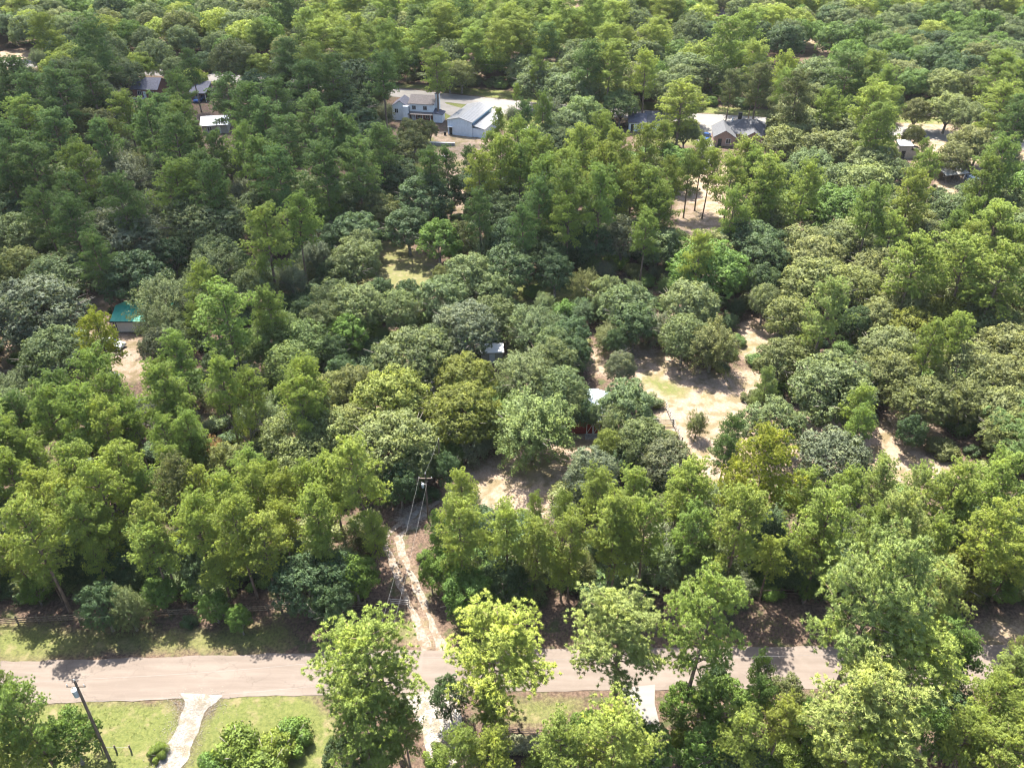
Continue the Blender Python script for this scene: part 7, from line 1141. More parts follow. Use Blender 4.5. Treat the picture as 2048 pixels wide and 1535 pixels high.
# ------------------------------------------------------------------ ground
def axis_coords(a, b, step, far_):
    inner = np.arange(a, b + .01, step); out = [far_[0]]
    g = np.geomspace(step * 4, abs(far_[0] - a), 14)
    lo = a - g[::-1]; g2 = np.geomspace(step * 4, abs(far_[1] - b), 14); hi = b + g2
    return np.concatenate([lo, inner, hi])
gx = axis_coords(-190, 190, 1.1, (-3500, 3500)); gy = axis_coords(18, 440, 1.1, (-800, 5500))
X, Y = np.meshgrid(gx, gy)
def poly_mask(X, Y, P):
    c = np.zeros(X.shape, bool); n = len(P)
    for i in range(n):
        x1, y1 = P[i]; x2, y2 = P[i - 1]
        if y1 == y2: continue
        c ^= ((y1 > Y) != (y2 > Y)) & (X < (x2 - x1) * (Y - y1) / (y2 - y1) + x1)
    return c
zone = {k: np.zeros(X.shape, np.float32) for k in 'sgb'}
for k, s, P in ZONES:
    zone[k] = np.maximum(zone[k], poly_mask(X, Y, P) * np.float32(s))
for k in zone:
    z = zone[k]
    for it in range(3):
        z = (np.roll(z, 1, 0) + z + np.roll(z, -1, 0)) / 3; z = (np.roll(z, 1, 1) + z + np.roll(z, -1, 1)) / 3
    zone[k] = z
nx, ny = len(gx), len(gy)
Zg = .014 * np.sin(X * .21 + 1) * np.sin(Y * .17) - .02
i0 = (np.arange(ny - 1)[:, None] * nx + np.arange(nx - 1)[None, :]).ravel()
faces = np.stack([i0, i0 + 1, i0 + nx + 1, i0 + nx], 1)
zc = np.stack([zone['s'].ravel(), zone['g'].ravel(), zone['b'].ravel(), np.ones(nx * ny)], 1)
m = NT('forest_floor')
pos = m.node('ShaderNodeNewGeometry').outputs['Position']
att = m.node('ShaderNodeAttribute', attribute_type='GEOMETRY', attribute_name='zone')
sep = m.node('ShaderNodeSeparateColor', {0: att.outputs['Color']})
n_big = m.noise(pos, .09, 4); n_mid = m.noise(pos, .45, 5, .6); n_fine = m.noise(pos, 2.6, 6, .7); n_grit = m.noise(pos, 9.0, 4, .7)
def brk(attr, lo, hi, k=.9):
    v = m.math('ADD', attr, m.math('MULTIPLY', m.math('SUBTRACT', m.math('ADD', m.math('MULTIPLY', n_mid, .6), m.math('MULTIPLY', n_fine, .4)), .5), k))
    return m.ramp(v, lo, hi)
litter = m.mix(m.ramp(n_fine, .35, .68), (.048, .033, .025), (.122, .083, .062))
litter = m.mix(m.ramp(n_mid, .5, .68), litter, (.044, .052, .021))
sand = m.mix(m.ramp(n_fine, .3, .7), (.170, .122, .090), (.252, .196, .152))
sand = m.mix(m.ramp(n_mid, .42, .62), sand, (.122, .096, .056))
sand = m.mix(m.ramp(n_big, .56, .74), sand, (.111, .104, .041))
sand = m.mix(m.ramp(n_grit, .62, .75), sand, (.126, .089, .063))
grass = m.mix(m.ramp(n_fine, .3, .7), (.059, .073, .021), (.107, .115, .036))
grass = m.mix(m.ramp(n_mid, .50, .70), grass, (.148, .122, .067))
grass = m.mix(m.ramp(n_grit, .6, .8), grass, (.059, .074, .022))
gravel = m.mix(m.ramp(n_grit, .3, .7), (.185, .170, .155), (.296, .281, .259))
c = m.mix(brk(sep.outputs[0], .25, .62), litter, sand)
c = m.mix(brk(sep.outputs[1], .32, .72), c, grass)
c = m.mix(brk(sep.outputs[2], .35, .6, .6), c, gravel)
m.principled(c, .95, m.bump(m.math('ADD', n_fine, m.math('MULTIPLY', n_grit, .5)), .9, .12), .15)
gme = np_mesh('ground', np.stack([X.ravel(), Y.ravel(), Zg.ravel()], 1), faces, m.m, {'zone': zc})
tag(link('ground', gme), 'forest floor of brown litter, sandy clearings and mown verges', kind='structure')

def ribbon(name, centre, width, mat, z, label, seg=2.0, wob=.25, seed=0, kind='structure', crown=0.0):
    """a strip with slightly ragged edges following centre points"""
    rg = random.Random(seed); pts = []
    for i in range(len(centre) - 1):
        a = Vector((*centre[i][:2], 0)); b = Vector((*centre[i + 1][:2], 0)); k = max(1, int((b - a).length / seg))
        wa = centre[i][2] if len(centre[i]) > 2 else width; wb_ = centre[i + 1][2] if len(centre[i + 1]) > 2 else width
        for j in range(k): pts.append((a.lerp(b, j / k), wa + (wb_ - wa) * j / k))
    pts.append((Vector((*centre[-1][:2], 0)), centre[-1][2] if len(centre[-1]) > 2 else width))
    vs = []; fs = []; nc = 5
    for i, (p, w) in enumerate(pts):
        t = (pts[min(i + 1, len(pts) - 1)][0] - pts[max(i - 1, 0)][0]).normalized(); nrm = Vector((-t.y, t.x, 0))
        q1 = i * seg; wl = w / 2 + wob * (.55 * math.sin(q1 * .83 + seed) + .35 * math.sin(q1 * 2.1 + seed * 2) + rg.uniform(-.22, .22))
        wr = w / 2 + wob * (.55 * math.sin(q1 * .71 + seed * 3) + .35 * math.sin(q1 * 1.9 + seed) + rg.uniform(-.22, .22))
        for j in range(nc):
            u = j / (nc - 1); q = p - nrm * wr * (1 - 2 * u if u < .5 else 0) + nrm * wl * (2 * u - 1 if u > .5 else 0)
            vs.append((q.x, q.y, z + crown * (1 - abs(2 * u - 1))))
    for i in range(len(pts) - 1):
        for j in range(nc - 1):
            a = i * nc + j; fs.append((a, a + nc, a + nc + 1, a + 1))
    me = bpy.data.meshes.new(name); me.from_pydata(vs, [], fs); me.materials.append(mat)
    o = link(name, me); tag(o, label, kind=kind)
    return o

def road_mat(name, a, b, spk):
    m = NT(name); pos = m.node('ShaderNodeNewGeometry').outputs['Position']
    st = m.node('ShaderNodeMapping', {'Vector': pos, 'Scale': (.12, 1.4, 1)}).outputs[0]
    c = m.mix(m.ramp(m.noise(st, .9, 5, .6), .35, .68), a, b)
    c = m.mix(m.math('MULTIPLY', m.ramp(m.noise(pos, .35, 5, .65), .5, .72), .45), c, spk)
    g = m.noise(pos, 14, 3, .7)
    wp = m.node('ShaderNodeVectorMath', {0: pos, 1: m.node('ShaderNodeVectorMath', {0: m.node('ShaderNodeTexNoise', {'Vector': pos, 'Scale': 1.6, 'Detail': 4}).outputs['Color'], 'Scale': 1.4}, operation='SCALE').outputs[0]}, operation='ADD').outputs[0]
    vo = m.node('ShaderNodeTexVoronoi', {'Vector': wp, 'Scale': .28}, feature='DISTANCE_TO_EDGE').outputs['Distance']
    crack = m.math('MULTIPLY', m.math('SUBTRACT', 1.0, m.ramp(vo, .002, .02)), m.ramp(m.noise(pos, .12, 2), .48, .62))
    c = m.mix(m.math('MULTIPLY', crack, .45), c, tuple(v * .5 for v in a))
    pt = m.node('ShaderNodeTexVoronoi', {'Vector': m.node('ShaderNodeMapping', {'Vector': pos, 'Scale': (.16, .55, 1)}).outputs[0], 'Scale': 1.0}).outputs['Color']
    c = m.mix(m.math('MULTIPLY', m.ramp(pt, .55, .9), .28), c, tuple(v * .72 for v in a))
    c = m.mix(m.math('MULTIPLY', m.ramp(g, .3, .75), .35), c, tuple(v * .72 for v in a))
    m.principled(c, .9, m.bump(g, .35, .02), .12); return m.m
ROAD = road_mat('chip_seal_asphalt', (0.120, 0.098, 0.084), (0.147, 0.122, 0.106), (0.172, 0.146, 0.127))
CONC = road_mat('pale_concrete', (0.152, 0.143, 0.133), (0.181, 0.169, 0.157), (0.138, 0.126, 0.114))
GRAV = NT('white_gravel'); _p = GRAV.node('ShaderNodeNewGeometry').outputs['Position']
_v = GRAV.node('ShaderNodeTexVoronoi', {'Vector': _p, 'Scale': 5.5})
_c = GRAV.mix(GRAV.ramp(GRAV.noise(_p, 6, 6, .75), .38, .62), (0.155, 0.135, 0.117), (0.283, 0.267, 0.240))
_c = GRAV.mix(GRAV.ramp(GRAV.noise(_p, .8, 5, .65), .48, .60), _c, (0.148, 0.124, 0.092))
GRAV.principled(_c, .9, GRAV.bump(GRAV.noise(_p, 9, 5, .7), .9, .08), .2)
GRAV = GRAV.m
TRACK = NT('pale_dirt_track'); _p = TRACK.node('ShaderNodeNewGeometry').outputs['Position']
_c = TRACK.mix(TRACK.ramp(TRACK.noise(_p, 3, 6, .7), .35, .65), (0.125, 0.102, 0.083), (0.205, 0.180, 0.157))
_c = TRACK.mix(TRACK.ramp(TRACK.noise(_p, 1.2, 5, .7), .48, .60), _c, (0.120, 0.088, 0.060))
TRACK.principled(_c, .95, TRACK.bump(TRACK.noise(_p, 6, 4), .7, .05), .15)
TRACK = TRACK.m

ribbon('road', [(-180, 51.2), (-54, 51.75), (-15.5, 53.1), (37, 53.7), (75, 54.0), (180, 54.5)], 5.35, ROAD, .03, 'sunlit pinkish chip-seal road crossing the foot of the photo', seg=1.0, wob=.13, seed=1, crown=.05)
ribbon('far_road', FAR_ROAD, 9.0, CONC, .03, 'pale concrete road beyond the two-storey white house', 4, .2, 2)
ribbon('gravel_drive', [(-33.5, 50.3, 4.6), (-33.6, 48.8, 3.0), (-34.0, 45.5, 2.4), (-34.2, 42, 2.3), (-34.4, 37, 2.8), (-35, 28, 2.8)], 3, GRAV, .045, 'rough white gravel drive running off the near road edge', .5, .42, 3)
ribbon('gravel_apron', [(-8.6, 51.0, 8.5), (-8.0, 49.2, 5.6), (-7.4, 47, 4.0), (-7.0, 43, 3.2), (-7, 37, 3.2), (-8, 28, 3.2)], 3, GRAV, .045, 'glaring white gravel apron beside the big yellow-green pine', 1.0, .3, 4)
ribbon('concrete_drive', [(13.6, 51.2, 4.2), (13.9, 49, 2.7), (14.3, 45, 2.5), (14.6, 40, 2.5), (15, 30, 2.5)], 3, CONC, .045, 'narrow pale concrete drive between the pines near the bottom', 1.5, .08, 5)
for k, off in enumerate((-.95, .85)):
    ribbon('wheel_track', [(-8.6 + off, 55.9, 1.3), (-9.6 + off, 58.0, .9), (-11.1 + off, 61.5, .75), (-12.6 + off, 65, .8), (-14.6 + off, 69.5, .95), (-15.8 + off, 73, .8), (-13.2 + off, 77.5, .6), (-10 + off, 81, .5)], 1, TRACK, .006, ['left','right'][k] + ' wheel rut of the two-track dirt drive', .3, .22, 6 + k)
ribbon('far_driveway', [(-27.5, 268.5, 5), (-23, 258, 5), (-16, 250, 8), (-9.5, 245.5, 8)], 5, CONC, .04, 'pale driveway curving to the metal workshop', 3, .1, 8)
ribbon('far_driveway', [(2, 258.5, 6), (-5, 251, 7), (-11, 245, 8), (-7, 238, 4)], 5, CONC, .05, 'pale driveway branch right of the metal workshop', 3, .1, 9)
ribbon('far_driveway', [(62, 246, 7), (59, 238, 6), (55.8, 229, 5.5), (53, 215, 4.5), (50, 203, 3.5)], 5, CONC, .04, 'pale driveway beside the grey hip-roofed house', 3, .1, 10)
ribbon('far_driveway', [(77, 245, 7), (75, 238, 7), (72.5, 234, 6)], 5, CONC, .05, 'short pale driveway behind the grey hip-roofed house', 3, .1, 11)

# ------------------------------------------------------------------ buildings
def building(name, label, cat, loc, rz):
    b = empty(name, loc, R(rz)); tag(b, label, cat); return b

def gable(b, x0, x1, y0, y1, ez, rise, wallm, roofm, along='x', over=.4, th=.12):
    """walls with gable ends plus two roof plates; along = ridge direction"""
    w = MB()
    if along == 'x':
        ym = (y0 + y1) / 2
        w.add([(x0,y0,0),(x1,y0,0),(x1,y1,0),(x0,y1,0),(x0,y0,ez),(x1,y0,ez),(x1,y1,ez),(x0,y1,ez),(x0,ym,ez+rise),(x1,ym,ez+rise)],
              [(0,1,5,4),(1,2,6,9,5),(2,3,7,6),(3,0,4,8,7),(0,3,2,1)])
        w.build('wall', wallm, b)
        k = rise / (ym - y0); o = over
        r = MB(); r.slab([(x0-o,y0-o,ez-k*o+th),(x1+o,y0-o,ez-k*o+th),(x1+o,ym,ez+rise+th),(x0-o,ym,ez+rise+th)], th*.9)
        ro = r.build('roof', roofm, b)
        r = MB(); r.slab([(x0-o,ym+.004,ez+rise+th),(x1+o,ym+.004,ez+rise+th),(x1+o,y1+o,ez-k*o+th),(x0-o,y1+o,ez-k*o+th)], th*.9)
        r2 = r.build('roof', roofm, b)
        trim_roof(b, ro, r2, roofm, 'x', x0, x1, y0, y1, ez, rise, o, k, th)
    else:
        xm = (x0 + x1) / 2
        w.add([(x0,y0,0),(x1,y0,0),(x1,y1,0),(x0,y1,0),(x0,y0,ez),(x1,y0,ez),(x1,y1,ez),(x0,y1,ez),(xm,y0,ez+rise),(xm,y1,ez+rise)],
              [(0,1,5,8,4),(1,2,6,5),(2,3,7,9,6),(3,0,4,7),(0,3,2,1)])
        w.build('wall', wallm, b)
        k = rise / (xm - x0); o = over
        r = MB(); r.slab([(x0-o,y0-o,ez-k*o+th),(xm,y0-o,ez+rise+th),(xm,y1+o,ez+rise+th),(x0-o,y1+o,ez-k*o+th)], th*.9)
        ro = r.build('roof', roofm, b)
        r = MB(); r.slab([(xm+.004,y0-o,ez+rise+th),(x1+o,y0-o,ez-k*o+th),(x1+o,y1+o,ez-k*o+th),(xm+.004,y1+o,ez+rise+th)], th*.9)
        r2 = r.build('roof', roofm, b)
        trim_roof(b, ro, r2, roofm, 'y', x0, x1, y0, y1, ez, rise, o, k, th)
    return ro

def trim_roof(b, ra, rb, mat, along, x0, x1, y0, y1, ez, rise, o, k, th):
    # ridge cap, and on metal roofs the standing seams, as pieces of each slope
    def P(u, v, dz):                      # u along the ridge, v across (0 = low edge, 1 = high edge)
        return (u, v, dz) if along == 'x' else (v, u, dz)
    a0, a1, c0, c1 = (x0, x1, y0, y1) if along == 'x' else (y0, y1, x0, x1)
    cm_ = (c0 + c1) / 2; zt = ez + rise + th
    MB().slab([P(a0-o, cm_-.16, zt-.16*k+.012), P(a1+o, cm_-.16, zt-.16*k+.012), P(a1+o, cm_, zt+.02), P(a0-o, cm_, zt+.02)], .01).build('ridge_cap', mat, ra)
    MB().slab([P(a0-o, cm_, zt+.02), P(a1+o, cm_, zt+.02), P(a1+o, cm_+.16, zt-.16*k+.012), P(a0-o, cm_+.16, zt-.16*k+.012)], .01).build('ridge_cap', mat, rb)
    if mat.name.endswith('metal_roof'):
        n = int((a1 - a0 + 2*o) / .9)
        for side, ro in ((-1, ra), (1, rb)):
            for i in range(1, n):
                u = a0 - o + (a1 - a0 + 2*o) * i / n; ce = c0 - o if side < 0 else c1 + o; ze = ez - k*o + th
                MB().tube([P(u, ce, ze+.01), P(u, cm_ + side*.17, zt-.17*k+.01)], .035, 4).build('seam', mat, ro)

def hip(b, x0, x1, y0, y1, ez, rise, wallm, roofm, o=.45, base=0):
    MB().box(x0, x1, y0, y1, base, ez).build('wall', wallm, b)
    x0 -= o; x1 += o; y0 -= o; y1 += o; d = min(x1 - x0, y1 - y0) / 2
    if x1 - x0 > y1 - y0: r0, r1 = (x0 + d, (y0+y1)/2), (x1 - d, (y0+y1)/2)
    else: r0, r1 = ((x0+x1)/2, y0 + d), ((x0+x1)/2, y1 - d)
    e = ez + .004; t = ez + rise
    v = [(x0,y0,e),(x1,y0,e),(x1,y1,e),(x0,y1,e),(*r0,t),(*r1,t)]
    f = [(0,3,2,1)] + ([(0,1,5,4),(1,2,5),(2,3,4,5),(3,0,4)] if x1-x0 > y1-y0 else [(0,1,4),(1,2,5,4),(2,3,5),(3,0,4,5)])
    return MB().add(v, f).build('roof', roofm, b)

def window(b, x, z, w, h, y, frame='trim', name='window'):
    f = MB()
    f.box(x-w/2-.08, x+w/2+.08, y-.06, y+.02, z-.08, z).box(x-w/2-.08, x+w/2+.08, y-.06, y+.02, z+h, z+h+.08)
    f.box(x-w/2-.08, x-w/2, y-.06, y+.02, z, z+h).box(x+w/2, x+w/2+.08, y-.06, y+.02, z, z+h).box(x-.03, x+.03, y-.055, y+.02, z, z+h)
    fo = f.build(name, M[frame], b)
    MB().box(x-w/2, x+w/2, y-.02, y+.015, z, z+h).build('pane', M['glass'], fo)
    return fo

def door(b, x, w, h, y, mat='trim'):
    d = MB().box(x-w/2, x+w/2, y-.06, y+.02, 0.02, h).build('door', M[mat], b)
    MB().box(x+w/2-.18, x+w/2-.1, y-.11, y-.061, 1.0, 1.1).build('handle', M['rim'], d)
    return d

# green-roofed garage
b = building('garage', 'beige metal garage with a bright green roof beside the gravel yard', 'garage', (-72.0, 123.3, 0), 0)
gable(b, 0, 9.5, 0, 6.4, 2.55, 1.15, M['beige'], M['green'], 'x', .35)
MB().box(-.36, 9.86, -.42, -.36, 2.32, 2.52).build('gutter', M['darktrim'], b)
MB().box(.02, .14, -.10, -.003, 0, 2.4).build('downpipe', M['darktrim'], b)
MB().box(.40, .50, -.08, -.003, 0, 2.4).build('downpipe', M['darktrim'], b)
for k in range(9): MB().box(.95 + k * .95, 1.0 + k * .95, -.03, -.003, .05, 2.3).build('wall_rib', M['beige'], b)
MB().box(-.05, 9.55, -.06, .05, -.1, .12).build('skirting', M['darktrim'], b)

# two-storey white house
b = building('two_storey_house', 'white two-storey house with taupe roof, brick ground floor and white chimney', 'house', (-32.6, 243.8, 0), -10)
gable(b, 1.8, 9.2, 0, 7.0, 5.1, 1.5, M['white'], M['roofbrown'], 'x', .35)
MB().box(1.85, 9.15, -.05, -.003, 0, 2.35).build('brick_facade', M['brick'], b)
for x in (3.2, 6.6): window(b, x, 3.3, 1.1, 1.1, -.01)
for x in (4.6, 7.2): window(b, x, .9, 1.0, 1.2, -.06)
door(b, 2.7, .95, 2.1, -.055)
MB().slab([(1.5,-1.9,2.38),(9.3,-1.9,2.38),(9.3,-.02,2.7),(1.5,-.02,2.7)], .1).build('porch_roof', M['roofbrown'], b)
for x in (1.9, 4.0, 6.2, 8.6): MB().box(x-.07, x+.07, -1.75, -1.61, 0, 2.26).build('porch_post', M['trim'], b)
c = MB().box(9.21, 10.3, 2.5, 4.0, 0, 7.4).build('chimney', M['white'], b)
MB().box(9.12, 10.39, 2.41, 4.09, 7.402, 7.6).build('chimney_cap', M['roofbrown'], c)
MB().box(9.5, 10.0, 3.0, 3.5, 7.602, 7.9).build('flue', M['darktrim'], c)
MB().box(9.21, 12.0, -.9, 2.4, 0, 2.5).build('side_wall', M['white'], b)
MB().slab([(9.21,-1.2,2.9),(12.4,-1.2,2.55),(12.4,2.45,2.55),(9.21,2.45,3.4)], .1).build('side_roof', M['roofslate'], b)
gable(b, -3.6, 1.55, -.6, 5.0, 4.1, 1.7, M['white'], M['roofslate'], 'y', .3)
for x in (-2.2,): window(b, x, 2.2, 1.0, 1.2, -.61)
MB().box(.2, 1.75, -1.8, -.62, 0, 4.6).build('stair_bay', M['white'], b)

# pale metal workshop
b = building('workshop', 'large pale blue-white metal workshop with a lean-to, right of the white house', 'workshop', (-18.6, 230.8, 0), -20)
gable(b, 0, 7.6, 0, 15.5, 4.2, .95, M['metalwall'], M['roofmetal'], 'y', .25)
MB().box(7.61, 11.2, .3, 13, 0, 2.5).build('lean_to_wall', M['metalwall'], b)
MB().slab([(7.62,.1,3.35),(11.5,.1,2.55),(11.5,13.3,2.55),(7.62,13.3,3.35)], .1).build('lean_to_roof', M['roofmetal'], b)
MB().box(7.86, 7.95, -.2, 15.6, 3.95, 4.12).build('gutter', M['blue'], b)
MB().box(7.61, 7.66, .1, 13.2, 3.40, 3.9).build('upper_wall_band', M['blue'], b)
for k in range(15): MB().box(.45 + k * .5, .49 + k * .5, -.035, -.003, .05, 4.1).build('wall_rib', M['metalwall'], b)
door(b, .95, .9, 2.1, -.035, 'darktrim')
MB().box(.3, 1.7, -.8, -.02, 2.35, 2.45).build('door_hood', M['trim'], b)
t = empty('wheelie_bin', (-19.4, 229.9, 0), .2); tag(t, 'black bin standing at the left corner of the pale workshop', 'bin')
MB().box(-.3, .3, -.3, .3, .1, .95).build('bin_body', M['black'], t, bevel=.03); MB().box(-.33, .33, -.35, .33, .96, 1.03).build('lid', M['black'], t); MB().tube([(-.3,.32,.12),(.3,.32,.12)], .1, 8).build('wheel', M['tyre'], t)
for i, (x0, x1, y, lb) in enumerate([(-28, -15.5, 222.0, 'upper'), (-27.5, -17.5, 211.5, 'lower')]):
    w = empty('retaining_wall', (x0, y, 0), R(-4)); tag(w, lb + ' pale block retaining wall in the yard below the workshop', 'wall')
    n = int((x1 - x0) / 1.0)
    for k in range(n):
        MB().box(k, k + .97, -.2, .2, -.1, .75).build('block', M['retain'], w)
    MB().box(-.05, n, -.26, .26, .753, .86).build('coping', M['trim'], w)

# grey hip-roofed house
b = building('hip_roofed_house', 'low house with a broad grey hip roof near the blue pickup', 'house', (56.5, 221.0, 0), -8)
hip(b, 3.2, 16.5, 3.5, 13.0, 2.7, 2.6, M['pinkbrick'], M['roofgrey'])
gable(b, 0, 5.6, 0, 9.0, 2.7, 1.7, M['pinkbrick'], M['roofgrey'], 'y', .4)
gable(b, 8.2, 13.0, .5, 6.0, 2.7, 1.5, M['pinkbrick'], M['roofgrey'], 'y', .4)
door(b, 1.6, 1.0, 2.1, -.003, 'darktrim'); window(b, 3.9, .9, 1.2, 1.2, -.003); window(b, 10.6, .9, 1.6, 1.2, .495)
MB().box(6.9, 7.9, 10.0, 11.0, 4.6, 6.4).build('chimney', M['darktrim'], b)
for x, y in ((12, 9), (5.2, 9.5)): MB().box(x, x+.3, y, y+.3, 4.0, 5.2).build('roof_vent', M['trim'], b)

# half-hidden ranch house
b = building('ranch_house', 'pale-walled ranch house with two grey roof slopes half hidden by trees', 'house', (34.2, 233.4, 0), -5)
gable(b, 0, 4.6, 0, 7.0, 2.7, 1.5, M['white'], M['roofslate'], 'x', .4)
gable(b, 4.9, 9.2, .9, 8.0, 2.6, 1.9, M['white'], M['roofgrey'], 'x', .35)
door(b, 1.0, .9, 2.1, -.003, 'darktrim'); window(b, 3.0, .9, 1.2, 1.2, -.003)
# slate-roofed brick house
b = building('brick_house', 'dark brick house with a steep slate-grey roof in shade', 'house', (-123.4, 266.4, 0), -4)
gable(b, 0, 8.2, 0, 8.4, 2.9, 2.3, M['brick'], M['roofslate'], 'x', .5)
window(b, 2.2, .8, 1.2, 1.3, -.003); door(b, 3.8, .9, 2.1, -.003); window(b, 6.2, .8, 1.4, 1.3, -.003)
MB().box(-.6, 4.0, -2.0, -.4, .02, .2).build('porch_slab', M['retain'], b)
# carport with lavender roof
b = building('carport', 'open carport with a lavender-grey roof over a blue pickup', 'carport', (-103.2, 261.8, 0), 0)
MB().slab([(-.4,-.3,2.75),(5.2,-.3,2.75),(5.2,7.4,4.5),(-.4,7.4,4.5)], .15).build('roof', M['roofslate'], b)
for x in (0, 4.8):
    MB().box(x-.08, x+.08, 0, .16, 0, 2.6).build('post', M['trim'], b); MB().box(x-.08, x+.08, 6.8, 6.96, 0, 4.2).build('post', M['trim'], b)
MB().box(-.1, 4.9, 7.0, 7.2, 0, 4.2).build('rear_wall', M['brick'], b)
# white metal roof building
b = building('metal_roofed_cabin', 'cabin under a white metal roof enclosed by shaded pines', 'cabin', (-89.6, 230.6, 0), 10)
gable(b, 0, 7.0, 0, 8.2, 2.6, 1.2, M['tan'], M['roofwhite'], 'x', .5)
window(b, 2.0, .9, 1.1, 1.1, -.003); door(b, 4.6, .9, 2.1, -.003)
# small white roof shed in the middle of the wood
b = building('garden_shed', 'small shed with a white metal roof peeping out of the mid wood', 'shed', (-6.6, 113.2, 0), 4)
gable(b, 1.4, 5.0, 0, 2.6, 2.3, .6, M['tan'], M['trim'], 'x', .25); door(b, 3.2, .9, 1.9, -.003)
# red barn
b = building('barn', 'red barn with cross-braced doors and a light blue metal roof', 'barn', (5.2, 94.4, 0), 0)
gable(b, 0, 8.2, 0, 7.6, 2.7, 1.2, M['barnred'], M['rooflight'], 'x', .4)
MB().box(8.21, 10.2, 1.5, 7.0, 0, 2.3).build('lean_to_wall', M['barnred'], b)
MB().slab([(8.22,1.2,3.1),(10.6,1.2,2.5),(10.6,7.3,2.5),(8.22,7.3,3.1)], .1).build('lean_to_roof', M['rooflight'], b)
for k in range(11): MB().box(.1 + k * .73, .14 + k * .73, -.03, -.003, .05, 2.55).build('batten', M['barnred'], b)
for x0 in (6.1, 7.15):
    d = MB().box(x0, x0+1.0, -.09, -.032, .05, 2.1).build('barn_door', M['barnred'], b)
    q = MB(); q.box(x0, x0+.09, -.12, -.092, .05, 2.1).box(x0+.91, x0+1.0, -.12, -.092, .05, 2.1).box(x0+.09, x0+.91, -.12, -.092, .05, .15).box(x0+.09, x0+.91, -.12, -.092, 2.0, 2.1)
    q.tube([(x0+.05,-.115,.1),(x0+.95,-.115,2.05)], .045, 4); q.build('door_trim', M['trim'], d)
MB().box(5.9, 8.4, -1.3, -.03, .0, .10).build('step', M['greywood'], b)
MB().box(.3, 8.0, -.06, -.033, 2.58, 2.66).build('fascia', M['trim'], b)
# wood shade building, tan sheds and porch-roofed house at right
b = building('metal_shed', 'tan metal shed with a pale flat roof at the far right', 'shed', (104.2, 211.3, 0), -6)
MB().box(0, 3.2, 0, 3.4, 0, 3.4).build('wall', M['tan'], b); MB().slab([(-.2,-.2,3.6),(3.5,-.2,3.6),(3.5,3.7,3.9),(-.2,3.7,3.9)], .12).build('roof', M['roofwhite'], b)
MB().box(3.21, 5.4, .2, 3.0, 0, 2.2).build('side_wall', M['tan'], b); MB().slab([(3.21,0,2.9),(5.8,0,2.4),(5.8,3.3,2.4),(3.21,3.3,2.9)], .1).build('side_roof', M['darkwood'], b)
door(b, 1.4, 1.0, 2.1, -.003, 'darktrim')
b = building('porch_house', 'weathered house with a pale roof over an open timber porch', 'house', (109.2, 193.6, 0), 14)
gable(b, 0, 6.2, 2.2, 8.5, 2.6, 1.4, M['wood'], M['retain'], 'x', .3)
MB().slab([(-.4,-.5,2.3),(6.5,-.5,2.3),(6.5,2.15,2.85),(-.4,2.15,2.85)], .12).build('porch_roof', M['retain'], b)
for k in range(6): MB().box(.05 + k * 1.2, .17 + k * 1.2, -.2, -.08, 0, 2.2).build('porch_post', M['wood'], b)
window(b, 1.8, .9, 1.1, 1.1, 2.197); door(b, 4.2, .9, 2.0, 2.197, 'darktrim')
t = empty('pool', (117.6, 196.0, 0)); tag(t, 'small dark blue covered pool beside the porch-roofed house', 'pool')
MB().tube([(0,0,0),(0,0,.7)], 2.1, 20).build('pool_wall', M['trim'], t); MB().tube([(0,0,.702),(0,0,.74)], 2.0, 20).build('cover', M['pool'], t)
# rounded white tank beyond the shop
t = empty('water_tank', (5.9, 228.0, 0)); tag(t, 'low round white tank between the trees right of the workshop', 'tank')
MB().tube([(0,0,0),(0,0,2.6)], 2.2, 24).build('tank_body', M['trim'], t, False); MB().tube([(0,0,2.603),(0,0,2.9),(0,0,3.15)], [2.3,1.6,.4], 24).build('tank_lid', M['trim'], t)
# scraps of roof in the left wood
b = building('lean_to_shelter', 'little pale-roofed shelter hidden in dark trees above the gravel yard', 'shelter', (-84.2, 140.2, 0), 18)
MB().slab([(0,0,2.4),(3.4,0,2.4),(3.4,3.0,2.9),(0,3.0,2.9)], .1).build('roof', M['roofwhite'], b)
for x in (.1, 3.1):
    for y in (.1, 2.8): MB().box(x, x+.12, y, y+.12, 0, 2.3 + y*.16).build('post', M['wood'], b)
b = building('blue_roofed_shed', 'low shed with a blue-grey metal roof at the foot of the gravel yard', 'shed', (-68.4, 104.0, 0), -8)
gable(b, 0, 3.0, 0, 4.0, 1.7, .5, M['tan'], M['roofslate'], 'y', .25); door(b, 1.7, .9, 1.8, -.003)
b = building('mobile_home', 'pale mobile home glimpsed behind the yellow-green tree left of centre', 'house', (-19.5, 101.5, 0), -6)
gable(b, 0, 9.0, 0, 4.2, 2.6, .6, M['white'], M['roofmetal'], 'x', .25)
window(b, 2.0, 1.0, 1.1, .9, -.003); window(b, 7.2, 1.0, 1.1, .9, -.003); door(b, 4.4, .9, 2.0, -.003)
# far houses near the top edge
for i, (x, y, w_, d_, rm, lb) in enumerate([(90.5, 377, 9, 8, 'roofbrown', 'brown-roofed far house by a lawn near the top right'), (131, 322, 8, 7, 'roofwhite', 'white-roofed far house deep in the right-hand wood'), (108, 341, 8, 7, 'roofgrey', 'grey-roofed far house left of the white-roofed one')]):
    b = building('far_house', lb, 'house', (x, y, 0), -8 + 6 * i)
    gable(b, 0, w_, 0, d_, 2.7, 1.9, M['white'] if i != 0 else M['pinkbrick'], M[rm], 'x', .4)
    window(b, 2.0, .9, 1.2, 1.2, -.003); door(b, 4.2, .9, 2.1, -.003); window(b, 6.3, .9, 1.2, 1.2, -.003)

